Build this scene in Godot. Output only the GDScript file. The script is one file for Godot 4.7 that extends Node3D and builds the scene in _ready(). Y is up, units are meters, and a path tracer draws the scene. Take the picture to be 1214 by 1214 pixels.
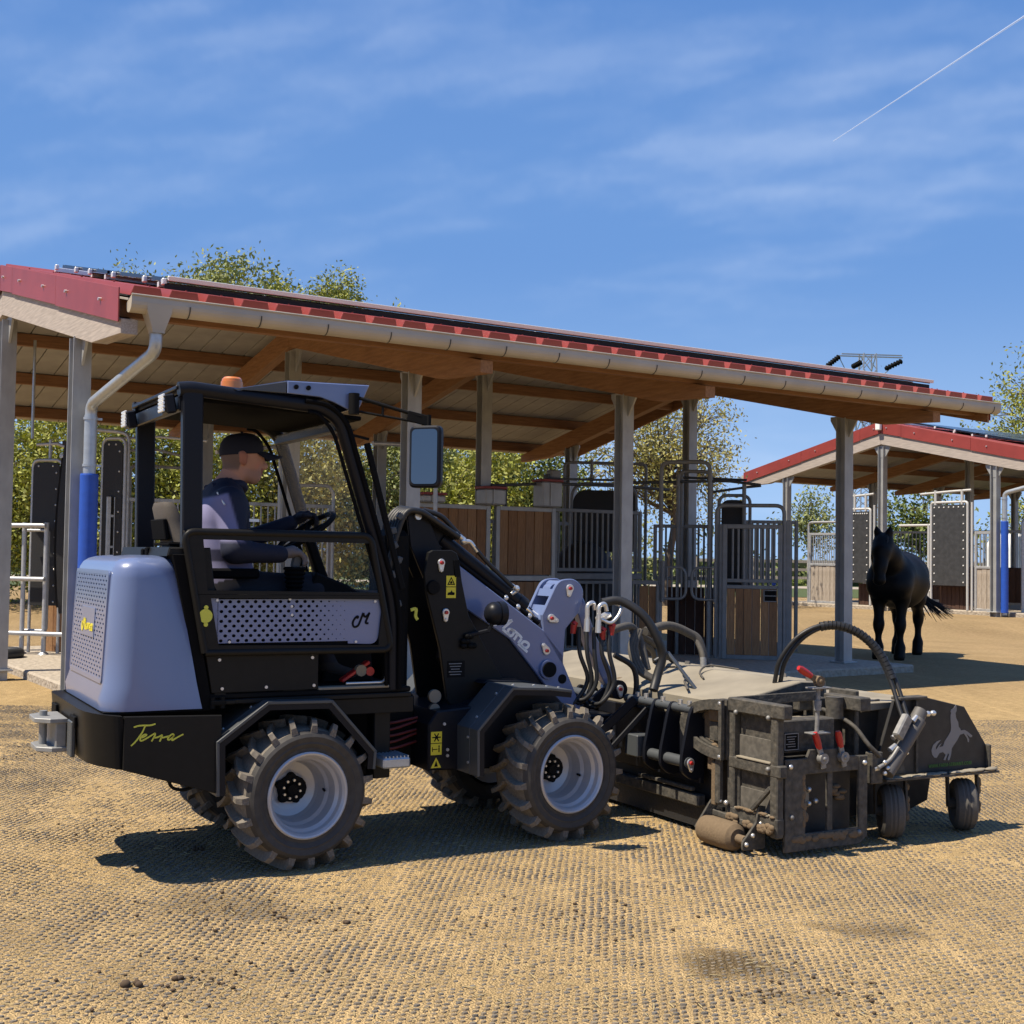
extends Node3D
# A compact wheel loader with a driver carries a sweeping machine over a studded sand paddock in front of an open horse stable.

const FLAT_UP := Vector3.UP
var rng := RandomNumberGenerator.new()
var M := {}
var used := {}

# ---------------------------------------------------------------- mesh builder
class MB:
	var v := PackedVector3Array()
	var n := PackedVector3Array()
	var c := PackedColorArray()
	var t := PackedVector2Array()
	var col := Color(1, 1, 1)
	var xf := Transform3D()

	func tri(a: Vector3, b: Vector3, d: Vector3, na: Vector3, nb: Vector3, nd: Vector3) -> void:
		if (b - a).cross(d - a).dot(na + nb + nd) > 0.0:
			var s := b
			b = d
			d = s
			s = nb
			nb = nd
			nd = s
		v.append(xf * a); v.append(xf * b); v.append(xf * d)
		n.append(xf.basis * na); n.append(xf.basis * nb); n.append(xf.basis * nd)
		c.append(col); c.append(col); c.append(col)

	func flat(a: Vector3, b: Vector3, d: Vector3, hint: Vector3) -> void:
		var m := (b - a).cross(d - a).normalized()
		if m.dot(hint) < 0.0:
			m = -m
		tri(a, b, d, m, m, m)

	func quad(a: Vector3, b: Vector3, d: Vector3, e: Vector3, hint: Vector3) -> void:
		flat(a, b, d, hint)
		flat(a, d, e, hint)

	func box(at: Vector3, size: Vector3, bev := 0.0, basis := Basis()) -> MB:
		var h := size * 0.5
		bev = minf(bev, minf(h.x, minf(h.y, h.z)) * 0.45)
		var f := func(x: float, y: float, z: float) -> Vector3: return at + basis * Vector3(x, y, z)
		if bev <= 0.0:
			for s in [-1.0, 1.0]:
				quad(f.call(s * h.x, -h.y, -h.z), f.call(s * h.x, h.y, -h.z), f.call(s * h.x, h.y, h.z), f.call(s * h.x, -h.y, h.z), basis.x * s)
				quad(f.call(-h.x, s * h.y, -h.z), f.call(h.x, s * h.y, -h.z), f.call(h.x, s * h.y, h.z), f.call(-h.x, s * h.y, h.z), basis.y * s)
				quad(f.call(-h.x, -h.y, s * h.z), f.call(h.x, -h.y, s * h.z), f.call(h.x, h.y, s * h.z), f.call(-h.x, h.y, s * h.z), basis.z * s)
			return self
		var i := h - Vector3.ONE * bev
		for s in [-1.0, 1.0]:
			quad(f.call(s * h.x, -i.y, -i.z), f.call(s * h.x, i.y, -i.z), f.call(s * h.x, i.y, i.z), f.call(s * h.x, -i.y, i.z), basis.x * s)
			quad(f.call(-i.x, s * h.y, -i.z), f.call(i.x, s * h.y, -i.z), f.call(i.x, s * h.y, i.z), f.call(-i.x, s * h.y, i.z), basis.y * s)
			quad(f.call(-i.x, -i.y, s * h.z), f.call(i.x, -i.y, s * h.z), f.call(i.x, i.y, s * h.z), f.call(-i.x, i.y, s * h.z), basis.z * s)
			for q in [-1.0, 1.0]:
				quad(f.call(s * h.x, q * i.y, -i.z), f.call(s * h.x, q * i.y, i.z), f.call(s * i.x, q * h.y, i.z), f.call(s * i.x, q * h.y, -i.z), basis * Vector3(s, q, 0))
				quad(f.call(s * h.x, -i.y, q * i.z), f.call(s * h.x, i.y, q * i.z), f.call(s * i.x, i.y, q * h.z), f.call(s * i.x, -i.y, q * h.z), basis * Vector3(s, 0, q))
				quad(f.call(-i.x, s * h.y, q * i.z), f.call(i.x, s * h.y, q * i.z), f.call(i.x, s * i.y, q * h.z), f.call(-i.x, s * i.y, q * h.z), basis * Vector3(0, s, q))
				for p in [-1.0, 1.0]:
					flat(f.call(s * h.x, q * i.y, p * i.z), f.call(s * i.x, q * h.y, p * i.z), f.call(s * i.x, q * i.y, p * h.z), basis * Vector3(s, q, p))
		return self

	func bar(a: Vector3, b: Vector3, w: float, hgt: float, bev := 0.0, up := Vector3.UP) -> MB:   # hgt along up, w across
		var x := (b - a).normalized()
		if absf(x.dot(up)) > 0.99:
			up = Vector3.RIGHT if absf(x.x) < 0.9 else Vector3.UP
		var z := x.cross(up).normalized()
		var y := z.cross(x)
		return box((a + b) * 0.5, Vector3(a.distance_to(b), hgt, w), bev, Basis(x, y, z))

	func cyl(a: Vector3, b: Vector3, r0: float, r1 := -1.0, sides := 16, caps := true) -> MB:
		if r1 < 0.0:
			r1 = r0
		var x := (b - a).normalized()
		var y := x.cross(Vector3.UP if absf(x.y) < 0.9 else Vector3.RIGHT).normalized()
		var z := x.cross(y)
		var sl := (r0 - r1) / maxf(a.distance_to(b), 0.0001)
		for k in sides:
			var g := TAU * k / sides
			var g2 := TAU * (k + 1) / sides
			var d := y * cos(g) + z * sin(g)
			var e := y * cos(g2) + z * sin(g2)
			var nd := (d + x * sl).normalized()
			var ne := (e + x * sl).normalized()
			if r0 > 0.0:
				tri(a + d * r0, a + e * r0, b + e * r1, nd, ne, ne)
			if r1 > 0.0:
				tri(a + d * r0, b + e * r1, b + d * r1, nd, ne, nd)
			if caps:
				if r0 > 0.0:
					tri(a, a + d * r0, a + e * r0, -x, -x, -x)
				if r1 > 0.0:
					tri(b, b + d * r1, b + e * r1, x, x, x)
		return self

	func tube(p: PackedVector3Array, r: float, sides := 10, caps := true, radii := PackedFloat32Array()) -> MB:
		var m := p.size()
		var x := (p[1] - p[0]).normalized()
		var y := x.cross(Vector3.UP if absf(x.y) < 0.9 else Vector3.RIGHT).normalized()
		var ring := PackedVector3Array()
		var norm := PackedVector3Array()
		for i in m:
			var d := (p[mini(i + 1, m - 1)] - p[maxi(i - 1, 0)]).normalized()
			y = (y - d * y.dot(d)).normalized()
			var z := d.cross(y)
			var rr := radii[i] if radii.size() > i else r
			for k in sides:
				var g := TAU * k / sides
				var q := y * cos(g) + z * sin(g)
				ring.append(p[i] + q * rr)
				norm.append(q)
		for i in m - 1:
			for k in sides:
				var a := i * sides + k
				var b := i * sides + (k + 1) % sides
				tri(ring[a], ring[b], ring[b + sides], norm[a], norm[b], norm[b + sides])
				tri(ring[a], ring[b + sides], ring[a + sides], norm[a], norm[b + sides], norm[a + sides])
		if caps:
			for e in [0, m - 1]:
				var d := (p[1] - p[0]).normalized() * -1.0 if e == 0 else (p[m - 1] - p[m - 2]).normalized()
				for k in sides:
					tri(p[e], ring[e * sides + k], ring[e * sides + (k + 1) % sides], d, d, d)
		return self

	func lathe(prof: PackedVector2Array, at: Transform3D, sides := 32, g0 := 0.0, g1 := TAU) -> MB:   # prof: (radius, along local z)
		for i in prof.size() - 1:
			var a := prof[i]
			var b := prof[i + 1]
			var e := (b - a).normalized()
			var nn := Vector2(-e.y, e.x)      # left of the run: profiles run so that this points out
			for k in sides:
				var u := g0 + (g1 - g0) * k / sides
				var w := g0 + (g1 - g0) * (k + 1) / sides
				var cu := Vector3(cos(u), sin(u), 0)
				var cw := Vector3(cos(w), sin(w), 0)
				var z := Vector3(0, 0, 1)
				var nu := at.basis * (cu * nn.x + z * nn.y)
				var nw := at.basis * (cw * nn.x + z * nn.y)
				tri(at * (cu * a.x + z * a.y), at * (cw * a.x + z * a.y), at * (cw * b.x + z * b.y), nu, nw, nw)
				tri(at * (cu * a.x + z * a.y), at * (cw * b.x + z * b.y), at * (cu * b.x + z * b.y), nu, nw, nu)
		return self

	func prism(poly: PackedVector2Array, at: Transform3D, depth: float, bev := 0.0) -> MB:   # poly in the local xy plane, pushed out along local z from 0 to depth
		var p := poly.duplicate()
		if Geometry2D.is_polygon_clockwise(p):
			p.reverse()
		var m := p.size()
		var q := p.duplicate()
		if bev > 0.0:
			for i in m:
				var a := (p[i] - p[(i + m - 1) % m]).normalized()
				var b := (p[(i + 1) % m] - p[i]).normalized()
				var na := Vector2(-a.y, a.x)
				var nb := Vector2(-b.y, b.x)
				q[i] = p[i] + (na + nb) / maxf(0.35, 1.0 + na.dot(nb)) * bev
		var ix := Geometry2D.triangulate_polygon(q)
		var zz := at.basis.z.normalized()
		for k in range(0, ix.size(), 3):
			var a := q[ix[k]]
			var b := q[ix[k + 1]]
			var d := q[ix[k + 2]]
			tri(at * Vector3(a.x, a.y, depth), at * Vector3(b.x, b.y, depth), at * Vector3(d.x, d.y, depth), zz, zz, zz)
			tri(at * Vector3(a.x, a.y, 0), at * Vector3(b.x, b.y, 0), at * Vector3(d.x, d.y, 0), -zz, -zz, -zz)
		for i in m:
			var j := (i + 1) % m
			var e := (p[j] - p[i]).normalized()
			var o := at.basis * Vector3(e.y, -e.x, 0)
			quad(at * Vector3(p[i].x, p[i].y, bev), at * Vector3(p[j].x, p[j].y, bev), at * Vector3(p[j].x, p[j].y, depth - bev), at * Vector3(p[i].x, p[i].y, depth - bev), o)
			if bev > 0.0:
				quad(at * Vector3(p[i].x, p[i].y, depth - bev), at * Vector3(p[j].x, p[j].y, depth - bev), at * Vector3(q[j].x, q[j].y, depth), at * Vector3(q[i].x, q[i].y, depth), o + zz)
				quad(at * Vector3(p[i].x, p[i].y, bev), at * Vector3(p[j].x, p[j].y, bev), at * Vector3(q[j].x, q[j].y, 0), at * Vector3(q[i].x, q[i].y, 0), o - zz)
		return self

	func ring_prism(o: PackedVector2Array, i: PackedVector2Array, at: Transform3D, depth: float) -> MB:   # a frame between two outlines with as many points each
		var m := o.size()
		var zz := at.basis.z.normalized()
		var mid := Vector2()
		for p in o:
			mid += p / m
		for k in m:
			var j := (k + 1) % m
			for d in [0.0, depth]:
				quad(at * Vector3(o[k].x, o[k].y, d), at * Vector3(o[j].x, o[j].y, d), at * Vector3(i[j].x, i[j].y, d), at * Vector3(i[k].x, i[k].y, d), zz if d > 0.0 else -zz)
			for s in [[o, 1.0], [i, -1.0]]:
				var a: Vector2 = s[0][k]
				var b: Vector2 = s[0][j]
				var e := (b - a).normalized()
				var nn := Vector2(e.y, -e.x)
				if nn.dot((a + b) * 0.5 - mid) < 0.0:
					nn = -nn
				quad(at * Vector3(a.x, a.y, 0), at * Vector3(b.x, b.y, 0), at * Vector3(b.x, b.y, depth), at * Vector3(a.x, a.y, depth), at.basis * Vector3(nn.x, nn.y, 0) * float(s[1]))
		return self

	func ball(at: Vector3, r: Vector3, rings := 8, sides := 12, basis := Basis()) -> MB:
		var f := func(i: int, k: int) -> Vector3:
			var la := PI * i / rings
			var lo := TAU * k / sides
			return Vector3(sin(la) * cos(lo), cos(la), sin(la) * sin(lo))
		for i in rings:
			for k in sides:
				var a: Vector3 = f.call(i, k)
				var b: Vector3 = f.call(i, k + 1)
				var d: Vector3 = f.call(i + 1, k + 1)
				var e: Vector3 = f.call(i + 1, k)
				var na := basis * (a / r).normalized()
				var nb := basis * (b / r).normalized()
				var nd := basis * (d / r).normalized()
				var ne := basis * (e / r).normalized()
				if i > 0:
					tri(at + basis * (a * r), at + basis * (b * r), at + basis * (d * r), na, nb, nd)
				if i < rings - 1:
					tri(at + basis * (a * r), at + basis * (d * r), at + basis * (e * r), na, nd, ne)
		return self

	func loft(rings: Array, closed := true, cap0 := false, cap1 := false) -> MB:   # rings: PackedVector3Array each, the same count; smooth normals
		var m: int = rings[0].size()
		var nr := rings.size()
		var mids := []
		for r in rings:
			var s := Vector3()
			for p in r:
				s += p
			mids.append(s / m)
		var norm := []
		for i in nr:
			var row := PackedVector3Array()
			for k in m:
				var kp := (k + 1) % m if closed else mini(k + 1, m - 1)
				var km := (k + m - 1) % m if closed else maxi(k - 1, 0)
				var d1: Vector3 = rings[i][kp] - rings[i][km]
				var d2: Vector3 = rings[mini(i + 1, nr - 1)][k] - rings[maxi(i - 1, 0)][k]
				var nn := d1.cross(d2).normalized()
				if nn.dot(rings[i][k] - mids[i]) < 0.0:
					nn = -nn
				row.append(nn)
			norm.append(row)
		for i in nr - 1:
			for k in (m if closed else m - 1):
				var j := (k + 1) % m
				tri(rings[i][k], rings[i][j], rings[i + 1][j], norm[i][k], norm[i][j], norm[i + 1][j])
				tri(rings[i][k], rings[i + 1][j], rings[i + 1][k], norm[i][k], norm[i + 1][j], norm[i + 1][k])
		for e in [[cap0, 0, 1], [cap1, nr - 1, nr - 2]]:
			if e[0]:
				var o: Vector3 = (mids[e[1]] - mids[e[2]]).normalized()
				for k in m:
					flat(mids[e[1]], rings[e[1]][k], rings[e[1]][(k + 1) % m], o)
		return self

	func mesh(mat: Material) -> ArrayMesh:
		var a := []
		a.resize(Mesh.ARRAY_MAX)
		a[Mesh.ARRAY_VERTEX] = v
		a[Mesh.ARRAY_NORMAL] = n
		a[Mesh.ARRAY_COLOR] = c
		if t.size() == v.size():
			a[Mesh.ARRAY_TEX_UV] = t
		var am := ArrayMesh.new()
		am.add_surface_from_arrays(Mesh.PRIMITIVE_TRIANGLES, a)
		am.surface_set_material(0, mat)
		return am

# ---------------------------------------------------------------- scene tree helpers
func numbered(called: String) -> String:
	var k: int = used.get(called, 0)
	used[called] = k + 1
	return called if k == 0 else "%s_%03d" % [called, k]

func tag(o: Node3D, label := "", category := "", group := "", kind := "") -> Node3D:
	for e in [["label", label], ["category", category], ["group", group], ["kind", kind]]:
		if e[1] != "":
			o.set_meta(e[0], e[1])
	return o

func thing(called: String, label: String, category: String, at := Vector3.ZERO, turn := 0.0, group := "") -> Node3D:
	var o := Node3D.new()
	o.name = numbered(called)
	o.position = at
	o.rotation.y = turn
	add_child(o)
	return tag(o, label, category, group)

func part(called: String, mb: MB, mat: Material, parent: Node3D) -> MeshInstance3D:
	return part_m(called, mb.mesh(mat), parent)

func part_m(called: String, mesh: Mesh, parent: Node3D) -> MeshInstance3D:
	var o := MeshInstance3D.new()
	o.name = called
	if parent != self:
		var k := 0
		while parent.has_node(NodePath(o.name)):
			k += 1
			o.name = "%s_%03d" % [called, k]
	else:
		o.name = numbered(called)
	o.mesh = mesh
	parent.add_child(o, true)
	return o

func dup(root: Node3D, at: Vector3, turn: float, label: String, group := "") -> Node3D:
	var r: Node3D = root.duplicate()
	r.name = numbered(String(root.name).get_slice("_0", 0))
	add_child(r)
	r.position = at
	r.rotation.y = turn
	r.set_meta("label", label)
	if group != "":
		r.set_meta("group", group)
	return r

func v2(a: Array) -> PackedVector2Array:
	var p := PackedVector2Array()
	for i in range(0, a.size(), 2):
		p.append(Vector2(a[i], a[i + 1]))
	return p

func v3(a: Array) -> PackedVector3Array:
	var p := PackedVector3Array()
	for i in range(0, a.size(), 3):
		p.append(Vector3(a[i], a[i + 1], a[i + 2]))
	return p

func rounded(p: PackedVector2Array, r: float, n := 5, only := []) -> PackedVector2Array:
	var o := PackedVector2Array()
	var m := p.size()
	for i in m:
		if only.size() and not i in only:
			o.append(p[i])
			continue
		var a := p[(i + m - 1) % m]
		var b := p[(i + 1) % m]
		var rr := minf(r, minf(a.distance_to(p[i]), b.distance_to(p[i])) * 0.48)
		var s := p[i] + (a - p[i]).normalized() * rr
		var e := p[i] + (b - p[i]).normalized() * rr
		for k in n + 1:
			var f := float(k) / n
			o.append(s.lerp(p[i], f).lerp(p[i].lerp(e, f), f))
	return o

func bend(p: PackedVector3Array, r: float, n := 5) -> PackedVector3Array:   # a path with its corners rounded
	var o := PackedVector3Array()
	for i in p.size():
		if i == 0 or i == p.size() - 1:
			o.append(p[i])
			continue
		var rr := minf(r, minf(p[i].distance_to(p[i - 1]), p[i].distance_to(p[i + 1])) * 0.48)
		var s := p[i] + (p[i - 1] - p[i]).normalized() * rr
		var e := p[i] + (p[i + 1] - p[i]).normalized() * rr
		for k in n + 1:
			var f := float(k) / n
			o.append(s.lerp(p[i], f).lerp(p[i].lerp(e, f), f))
	return o

func curve(p: PackedVector3Array, n := 6) -> PackedVector3Array:   # a smooth line through the points
	var o := PackedVector3Array()
	var m := p.size()
	for i in m - 1:
		for k in n:
			o.append(p[i].cubic_interpolate(p[i + 1], p[maxi(i - 1, 0)] if i > 0 else p[0] * 2.0 - p[1], p[i + 2] if i + 2 < m else p[m - 1] * 2.0 - p[m - 2], float(k) / n))
	o.append(p[m - 1])
	return o

func XY(z: float) -> Transform3D:          # local xy plane standing at that z, facing +z
	return Transform3D(Basis(), Vector3(0, 0, z))

func ZY(x: float) -> Transform3D:          # polygon (z, y), pushed out along -x from x
	return Transform3D(Basis(Vector3(0, 0, 1), Vector3(0, 1, 0), Vector3(-1, 0, 0)), Vector3(x, 0, 0))

# ---------------------------------------------------------------- materials
func noise_tex(freq: float, lo: float, hi: float, seed_ := 1, size := 256, oct := 4, type := FastNoiseLite.TYPE_SIMPLEX_SMOOTH, tint := Color(1, 1, 1)) -> NoiseTexture2D:
	var f := FastNoiseLite.new()
	f.noise_type = type
	f.seed = seed_
	f.frequency = freq
	f.fractal_octaves = oct
	var t := NoiseTexture2D.new()
	t.width = size
	t.height = size
	t.seamless = true
	t.noise = f
	var g := Gradient.new()
	g.set_color(0, Color(tint.r * lo, tint.g * lo, tint.b * lo).linear_to_srgb())
	g.set_color(1, Color(hi, hi, hi).linear_to_srgb())
	t.color_ramp = g
	return t

func bump_tex(freq: float, seed_ := 3, size := 256, oct := 4, strength := 6.0) -> NoiseTexture2D:
	var t := noise_tex(freq, 0, 1, seed_, size, oct)
	t.color_ramp = null
	t.as_normal_map = true
	t.bump_strength = strength
	return t

func mat(called: String, lin: Color, rough := 0.6, metal := 0.0, tex: Texture2D = null, scale := Vector3.ONE, more := {}) -> StandardMaterial3D:
	var m := StandardMaterial3D.new()
	m.resource_name = called
	m.albedo_color = Color(lin.linear_to_srgb(), lin.a)
	m.roughness = rough
	m.metallic = metal
	if tex:
		m.albedo_texture = tex
		m.uv1_triplanar = true
		m.uv1_scale = scale
	for k in more:
		m.set(k, more[k])
	M[called] = m
	return m

func make_materials() -> void:
	var soft := noise_tex(0.012, 0.78, 1.0, 4)
	var fine := noise_tex(0.05, 0.7, 1.0, 5)
	var blot := noise_tex(0.02, 0.55, 1.0, 8, 256, 5)
	var wood := noise_tex(0.03, 0.62, 1.0, 11, 256, 3, FastNoiseLite.TYPE_PERLIN, Color(1, 0.93, 0.86))
	var bump := bump_tex(0.06, 3, 256, 4, 5.0)
	var nrm := {"normal_enabled": true, "normal_texture": bump, "normal_scale": 0.25}
	mat("steel", Color(0.40, 0.405, 0.40), 0.48, 0.35, soft, Vector3(2.2, 0.9, 2.2))
	mat("shaded_steel", Color(0.235, 0.24, 0.24), 0.55, 0.2, soft, Vector3.ONE * 2.0)  # darker copy of steel, with the shade inside the stalls put into its colour
	mat("pipe", Color(0.50, 0.51, 0.52), 0.4, 0.45, soft, Vector3.ONE * 3.0)
	mat("beam", Color(0.27, 0.132, 0.058), 0.7, 0.0, wood, Vector3(0.35, 5.0, 5.0), nrm)
	mat("rafter", Color(0.33, 0.165, 0.070), 0.7, 0.0, wood, Vector3(5.0, 4.0, 0.4), nrm)
	mat("old_rafter", Color(0.46, 0.40, 0.35), 0.8, 0.0, noise_tex(0.03, 0.62, 1.0, 21, 256, 4), Vector3(5.0, 6.0, 0.35), {"normal_enabled": true, "normal_texture": bump, "normal_scale": 0.06})
	mat("ceiling", Color(0.36, 0.34, 0.31), 0.8, 0.0, soft, Vector3.ONE * 0.8)
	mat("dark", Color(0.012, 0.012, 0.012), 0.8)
	mat("red_metal", Color(0.28, 0.045, 0.036), 0.45, 0.0, soft, Vector3.ONE * 0.6)
	mat("zinc", Color(0.47, 0.42, 0.34), 0.5, 0.1, soft, Vector3.ONE * 0.5)
	mat("galv", Color(0.46, 0.50, 0.54), 0.35, 0.5, soft, Vector3.ONE * 4.0)
	mat("alu", Color(0.8, 0.79, 0.75), 0.4, 0.4)
	mat("cells", Color(0.006, 0.008, 0.016), 0.15)
	mat("concrete", Color(0.44, 0.38, 0.30), 0.9, 0.0, noise_tex(0.03, 0.6, 1.0, 31, 512, 5), Vector3.ONE * 0.7, {"normal_enabled": true, "normal_texture": bump, "normal_scale": 0.6})
	mat("blue", Color(0.018, 0.085, 0.46), 0.45, 0.0, soft, Vector3.ONE * 3.0)
	for k in 4:
		var w: Color = [Color(0.37, 0.195, 0.085), Color(0.32, 0.165, 0.072), Color(0.42, 0.235, 0.11), Color(0.35, 0.19, 0.09)][k]
		mat("board%d" % k, w, 0.75, 0.0, noise_tex(0.03, 0.6, 1.0, 40 + k, 256, 3, FastNoiseLite.TYPE_PERLIN, Color(1, 0.93, 0.86)), Vector3(9.0, 0.7, 9.0), nrm)
	mat("grey_board", Color(0.42, 0.37, 0.31), 0.85, 0.0, wood, Vector3(9.0, 0.7, 9.0), nrm)
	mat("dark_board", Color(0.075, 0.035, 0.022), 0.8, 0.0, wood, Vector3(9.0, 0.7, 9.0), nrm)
	mat("rubber", Color(0.016, 0.016, 0.017), 0.6, 0.0, fine, Vector3.ONE * 3.0, nrm)
	mat("rubber_grey", Color(0.05, 0.052, 0.056), 0.5, 0.0, blot, Vector3.ONE * 1.2)
	mat("bolt", Color(0.6, 0.6, 0.6), 0.35, 0.6)
	# the loader
	mat("paint", Color(0.142, 0.186, 0.335), 0.32, 0.0, noise_tex(0.006, 0.9, 1.0, 14), Vector3.ONE * 1.1, {"clearcoat_enabled": true, "clearcoat": 0.6, "clearcoat_roughness": 0.12})
	mat("black_paint", Color(0.012, 0.0117, 0.011), 0.45, 0.0, soft, Vector3.ONE * 5.0, {"metallic_specular": 0.3})
	mat("navy_paint", Color(0.009, 0.010, 0.014), 0.38, 0.0, null, Vector3.ONE, {"metallic_specular": 0.3})
	mat("fender", Color(0.058, 0.064, 0.068), 0.5)
	mat("seal", Color(0.007, 0.007, 0.0075), 0.8, 0.0, null, Vector3.ONE, {"metallic_specular": 0.12})
	mat("hose", Color(0.013, 0.013, 0.013), 0.5)
	mat("dusty_hose", Color(0.095, 0.085, 0.07), 0.8, 0.0, blot, Vector3.ONE * 8.0)
	mat("tyre", Color(0.22, 0.19, 0.15), 0.85, 0.0, noise_tex(0.05, 0.45, 1.0, 51, 256, 5), Vector3.ONE * 5.0, nrm)
	mat("tyre_side", Color(0.055, 0.05, 0.044), 0.7, 0.0, noise_tex(0.02, 0.55, 1.0, 53, 256, 4), Vector3.ONE * 4.0)
	mat("rim", Color(0.44, 0.445, 0.465), 0.33, 0.25)
	mat("silver", Color(0.66, 0.65, 0.62), 0.3, 0.75)
	mat("cast", Color(0.30, 0.295, 0.28), 0.55, 0.3, blot, Vector3.ONE * 6.0)
	mat("hitch_grey", Color(0.27, 0.275, 0.27), 0.5, 0.2, soft, Vector3.ONE * 6.0)
	mat("red", Color(0.40, 0.018, 0.014), 0.4)
	mat("yellow", Color(0.66, 0.57, 0.03), 0.5)
	mat("lime", Color(0.55, 0.55, 0.06), 0.5)
	mat("ink", Color(0.008, 0.008, 0.008), 0.65, 0.0, null, Vector3.ONE, {"metallic_specular": 0.2})
	mat("white", Color(0.78, 0.78, 0.76), 0.5)
	mat("far_pipe", Color(0.5, 0.5, 0.49), 0.5, 0.2)
	mat("grey_ink", Color(0.2, 0.2, 0.2), 0.6)
	mat("green_ink", Color(0.07, 0.16, 0.03), 0.6)
	mat("amber", Color(0.55, 0.15, 0.008), 0.15, 0.0, null, Vector3.ONE, {"clearcoat_enabled": true, "clearcoat": 1.0})
	mat("glass", Color(0.75, 0.8, 0.8, 0.05), 0.03, 0.0, null, Vector3.ONE, {"transparency": BaseMaterial3D.TRANSPARENCY_ALPHA, "metallic_specular": 0.13})
	mat("mirror", Color(0.16, 0.17, 0.19), 0.06, 1.0)
	mat("lamp", Color(0.85, 0.85, 0.82), 0.2, 0.3)
	mat("seat_cloth", Color(0.10, 0.085, 0.07), 0.85, 0.0, fine, Vector3.ONE * 9.0)
	mat("chrome", Color(0.8, 0.8, 0.8), 0.12, 1.0)
	# the sweeper
	mat("grimy", Color(0.105, 0.092, 0.072), 0.75, 0.0, noise_tex(0.025, 0.35, 1.0, 61, 512, 5, FastNoiseLite.TYPE_SIMPLEX_SMOOTH, Color(0.85, 0.92, 1.0)), Vector3.ONE * 1.6, nrm)
	mat("grimy_dark", Color(0.03, 0.028, 0.025), 0.6, 0.0, noise_tex(0.02, 0.45, 1.0, 62, 256, 5), Vector3.ONE * 2.0)
	mat("dust", Color(0.29, 0.255, 0.19), 0.95, 0.0, noise_tex(0.008, 0.6, 1.0, 63, 512, 6), Vector3.ONE * 0.7)
	mat("mud", Color(0.17, 0.12, 0.07), 0.95, 0.0, fine, Vector3.ONE * 4.0, nrm)
	mat("worn_panel", Color(0.13, 0.118, 0.098), 0.85, 0.0, noise_tex(0.03, 0.45, 1.0, 66, 256, 5), Vector3.ONE * 2.5)
	mat("caster", Color(0.10, 0.092, 0.08), 0.8, 0.0, fine, Vector3.ONE * 6.0)
	mat("horse", Color(0.0045, 0.004, 0.004), 0.55, 0.0, noise_tex(0.02, 0.5, 1.0, 65), Vector3.ONE * 2.0, {"metallic_specular": 0.3})
	mat("hair", Color(0.005, 0.005, 0.005), 0.6)
	mat("body", Color(1, 1, 1), 0.8, 0.0, null, Vector3.ONE, {"vertex_color_use_as_albedo": true})
	mat("bark", Color(0.13, 0.105, 0.08), 0.9, 0.0, fine, Vector3(3, 0.6, 3))
	for e in [["leaf_yellow", Color(0.31, 0.33, 0.06)], ["leaf_green", Color(0.15, 0.19, 0.04)], ["leaf_bronze", Color(0.37, 0.345, 0.115)], ["leaf_pale", Color(0.26, 0.29, 0.10)], ["leaf_dark", Color(0.09, 0.115, 0.035)]]:
		mat(e[0], e[1], 0.65, 0.0, null, Vector3.ONE, {"backlight_enabled": true, "backlight": Color(e[1].r * 0.7, e[1].g * 0.7, e[1].b * 0.5).linear_to_srgb(), "vertex_color_use_as_albedo": true})
# ---------------------------------------------------------------- the place
const EYE := 1.45
var BO := Transform3D(Basis(Vector3.UP, 0.5809), Vector3(-3.947, 0, -11.456))      # near stable: x along the eave, z towards the yard
var B2 := Transform3D(Basis(Vector3.UP, 0.602), Vector3(10.808, 0.266, -28.278))   # far stable
const FRAMES := [0.0, 3.427, 6.289, 10.055]
const K := 0.217          # fall of the roof
const RIDGE := -3.126

func rise(x: float, z: float) -> float:
	return 0.27 * smoothstep(-24.5, -27.6, z) - 0.02 * smoothstep(-60.0, -200.0, z)

func set_stage() -> void:
	var cam := Camera3D.new()
	cam.name = "camera"
	cam.fov = 44.06
	cam.near = 0.1
	cam.far = 4000.0
	add_child(cam)
	var p := 0.0353
	var r := -0.0149
	cam.transform = Transform3D(Basis(Vector3.RIGHT, p) * Basis(Vector3.BACK, -r), Vector3(0, EYE, 0))
	cam.current = true
	var env := Environment.new()
	env.background_mode = Environment.BG_SKY
	env.tonemap_mode = Environment.TONE_MAPPER_LINEAR
	env.tonemap_exposure = 1.55
	env.sdfgi_enabled = true
	env.ssao_enabled = true
	env.ssil_enabled = true
	var sky := Sky.new()
	var pan := PanoramaSkyMaterial.new()
	pan.panorama = make_sky()
	sky.sky_material = pan
	env.sky = sky
	var we := WorldEnvironment.new()
	we.name = "world_environment"
	we.environment = env
	add_child(we)
	var sun := DirectionalLight3D.new()
	sun.name = "sun"
	sun.light_energy = 1.6
	sun.light_color = Color(1.0, 0.95, 0.87)
	sun.light_angular_distance = 0.5
	sun.shadow_enabled = true
	add_child(sun)
	sun.look_at_from_position(Vector3.ZERO, Vector3(0.51, -1.0, -0.21), Vector3.UP)

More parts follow.
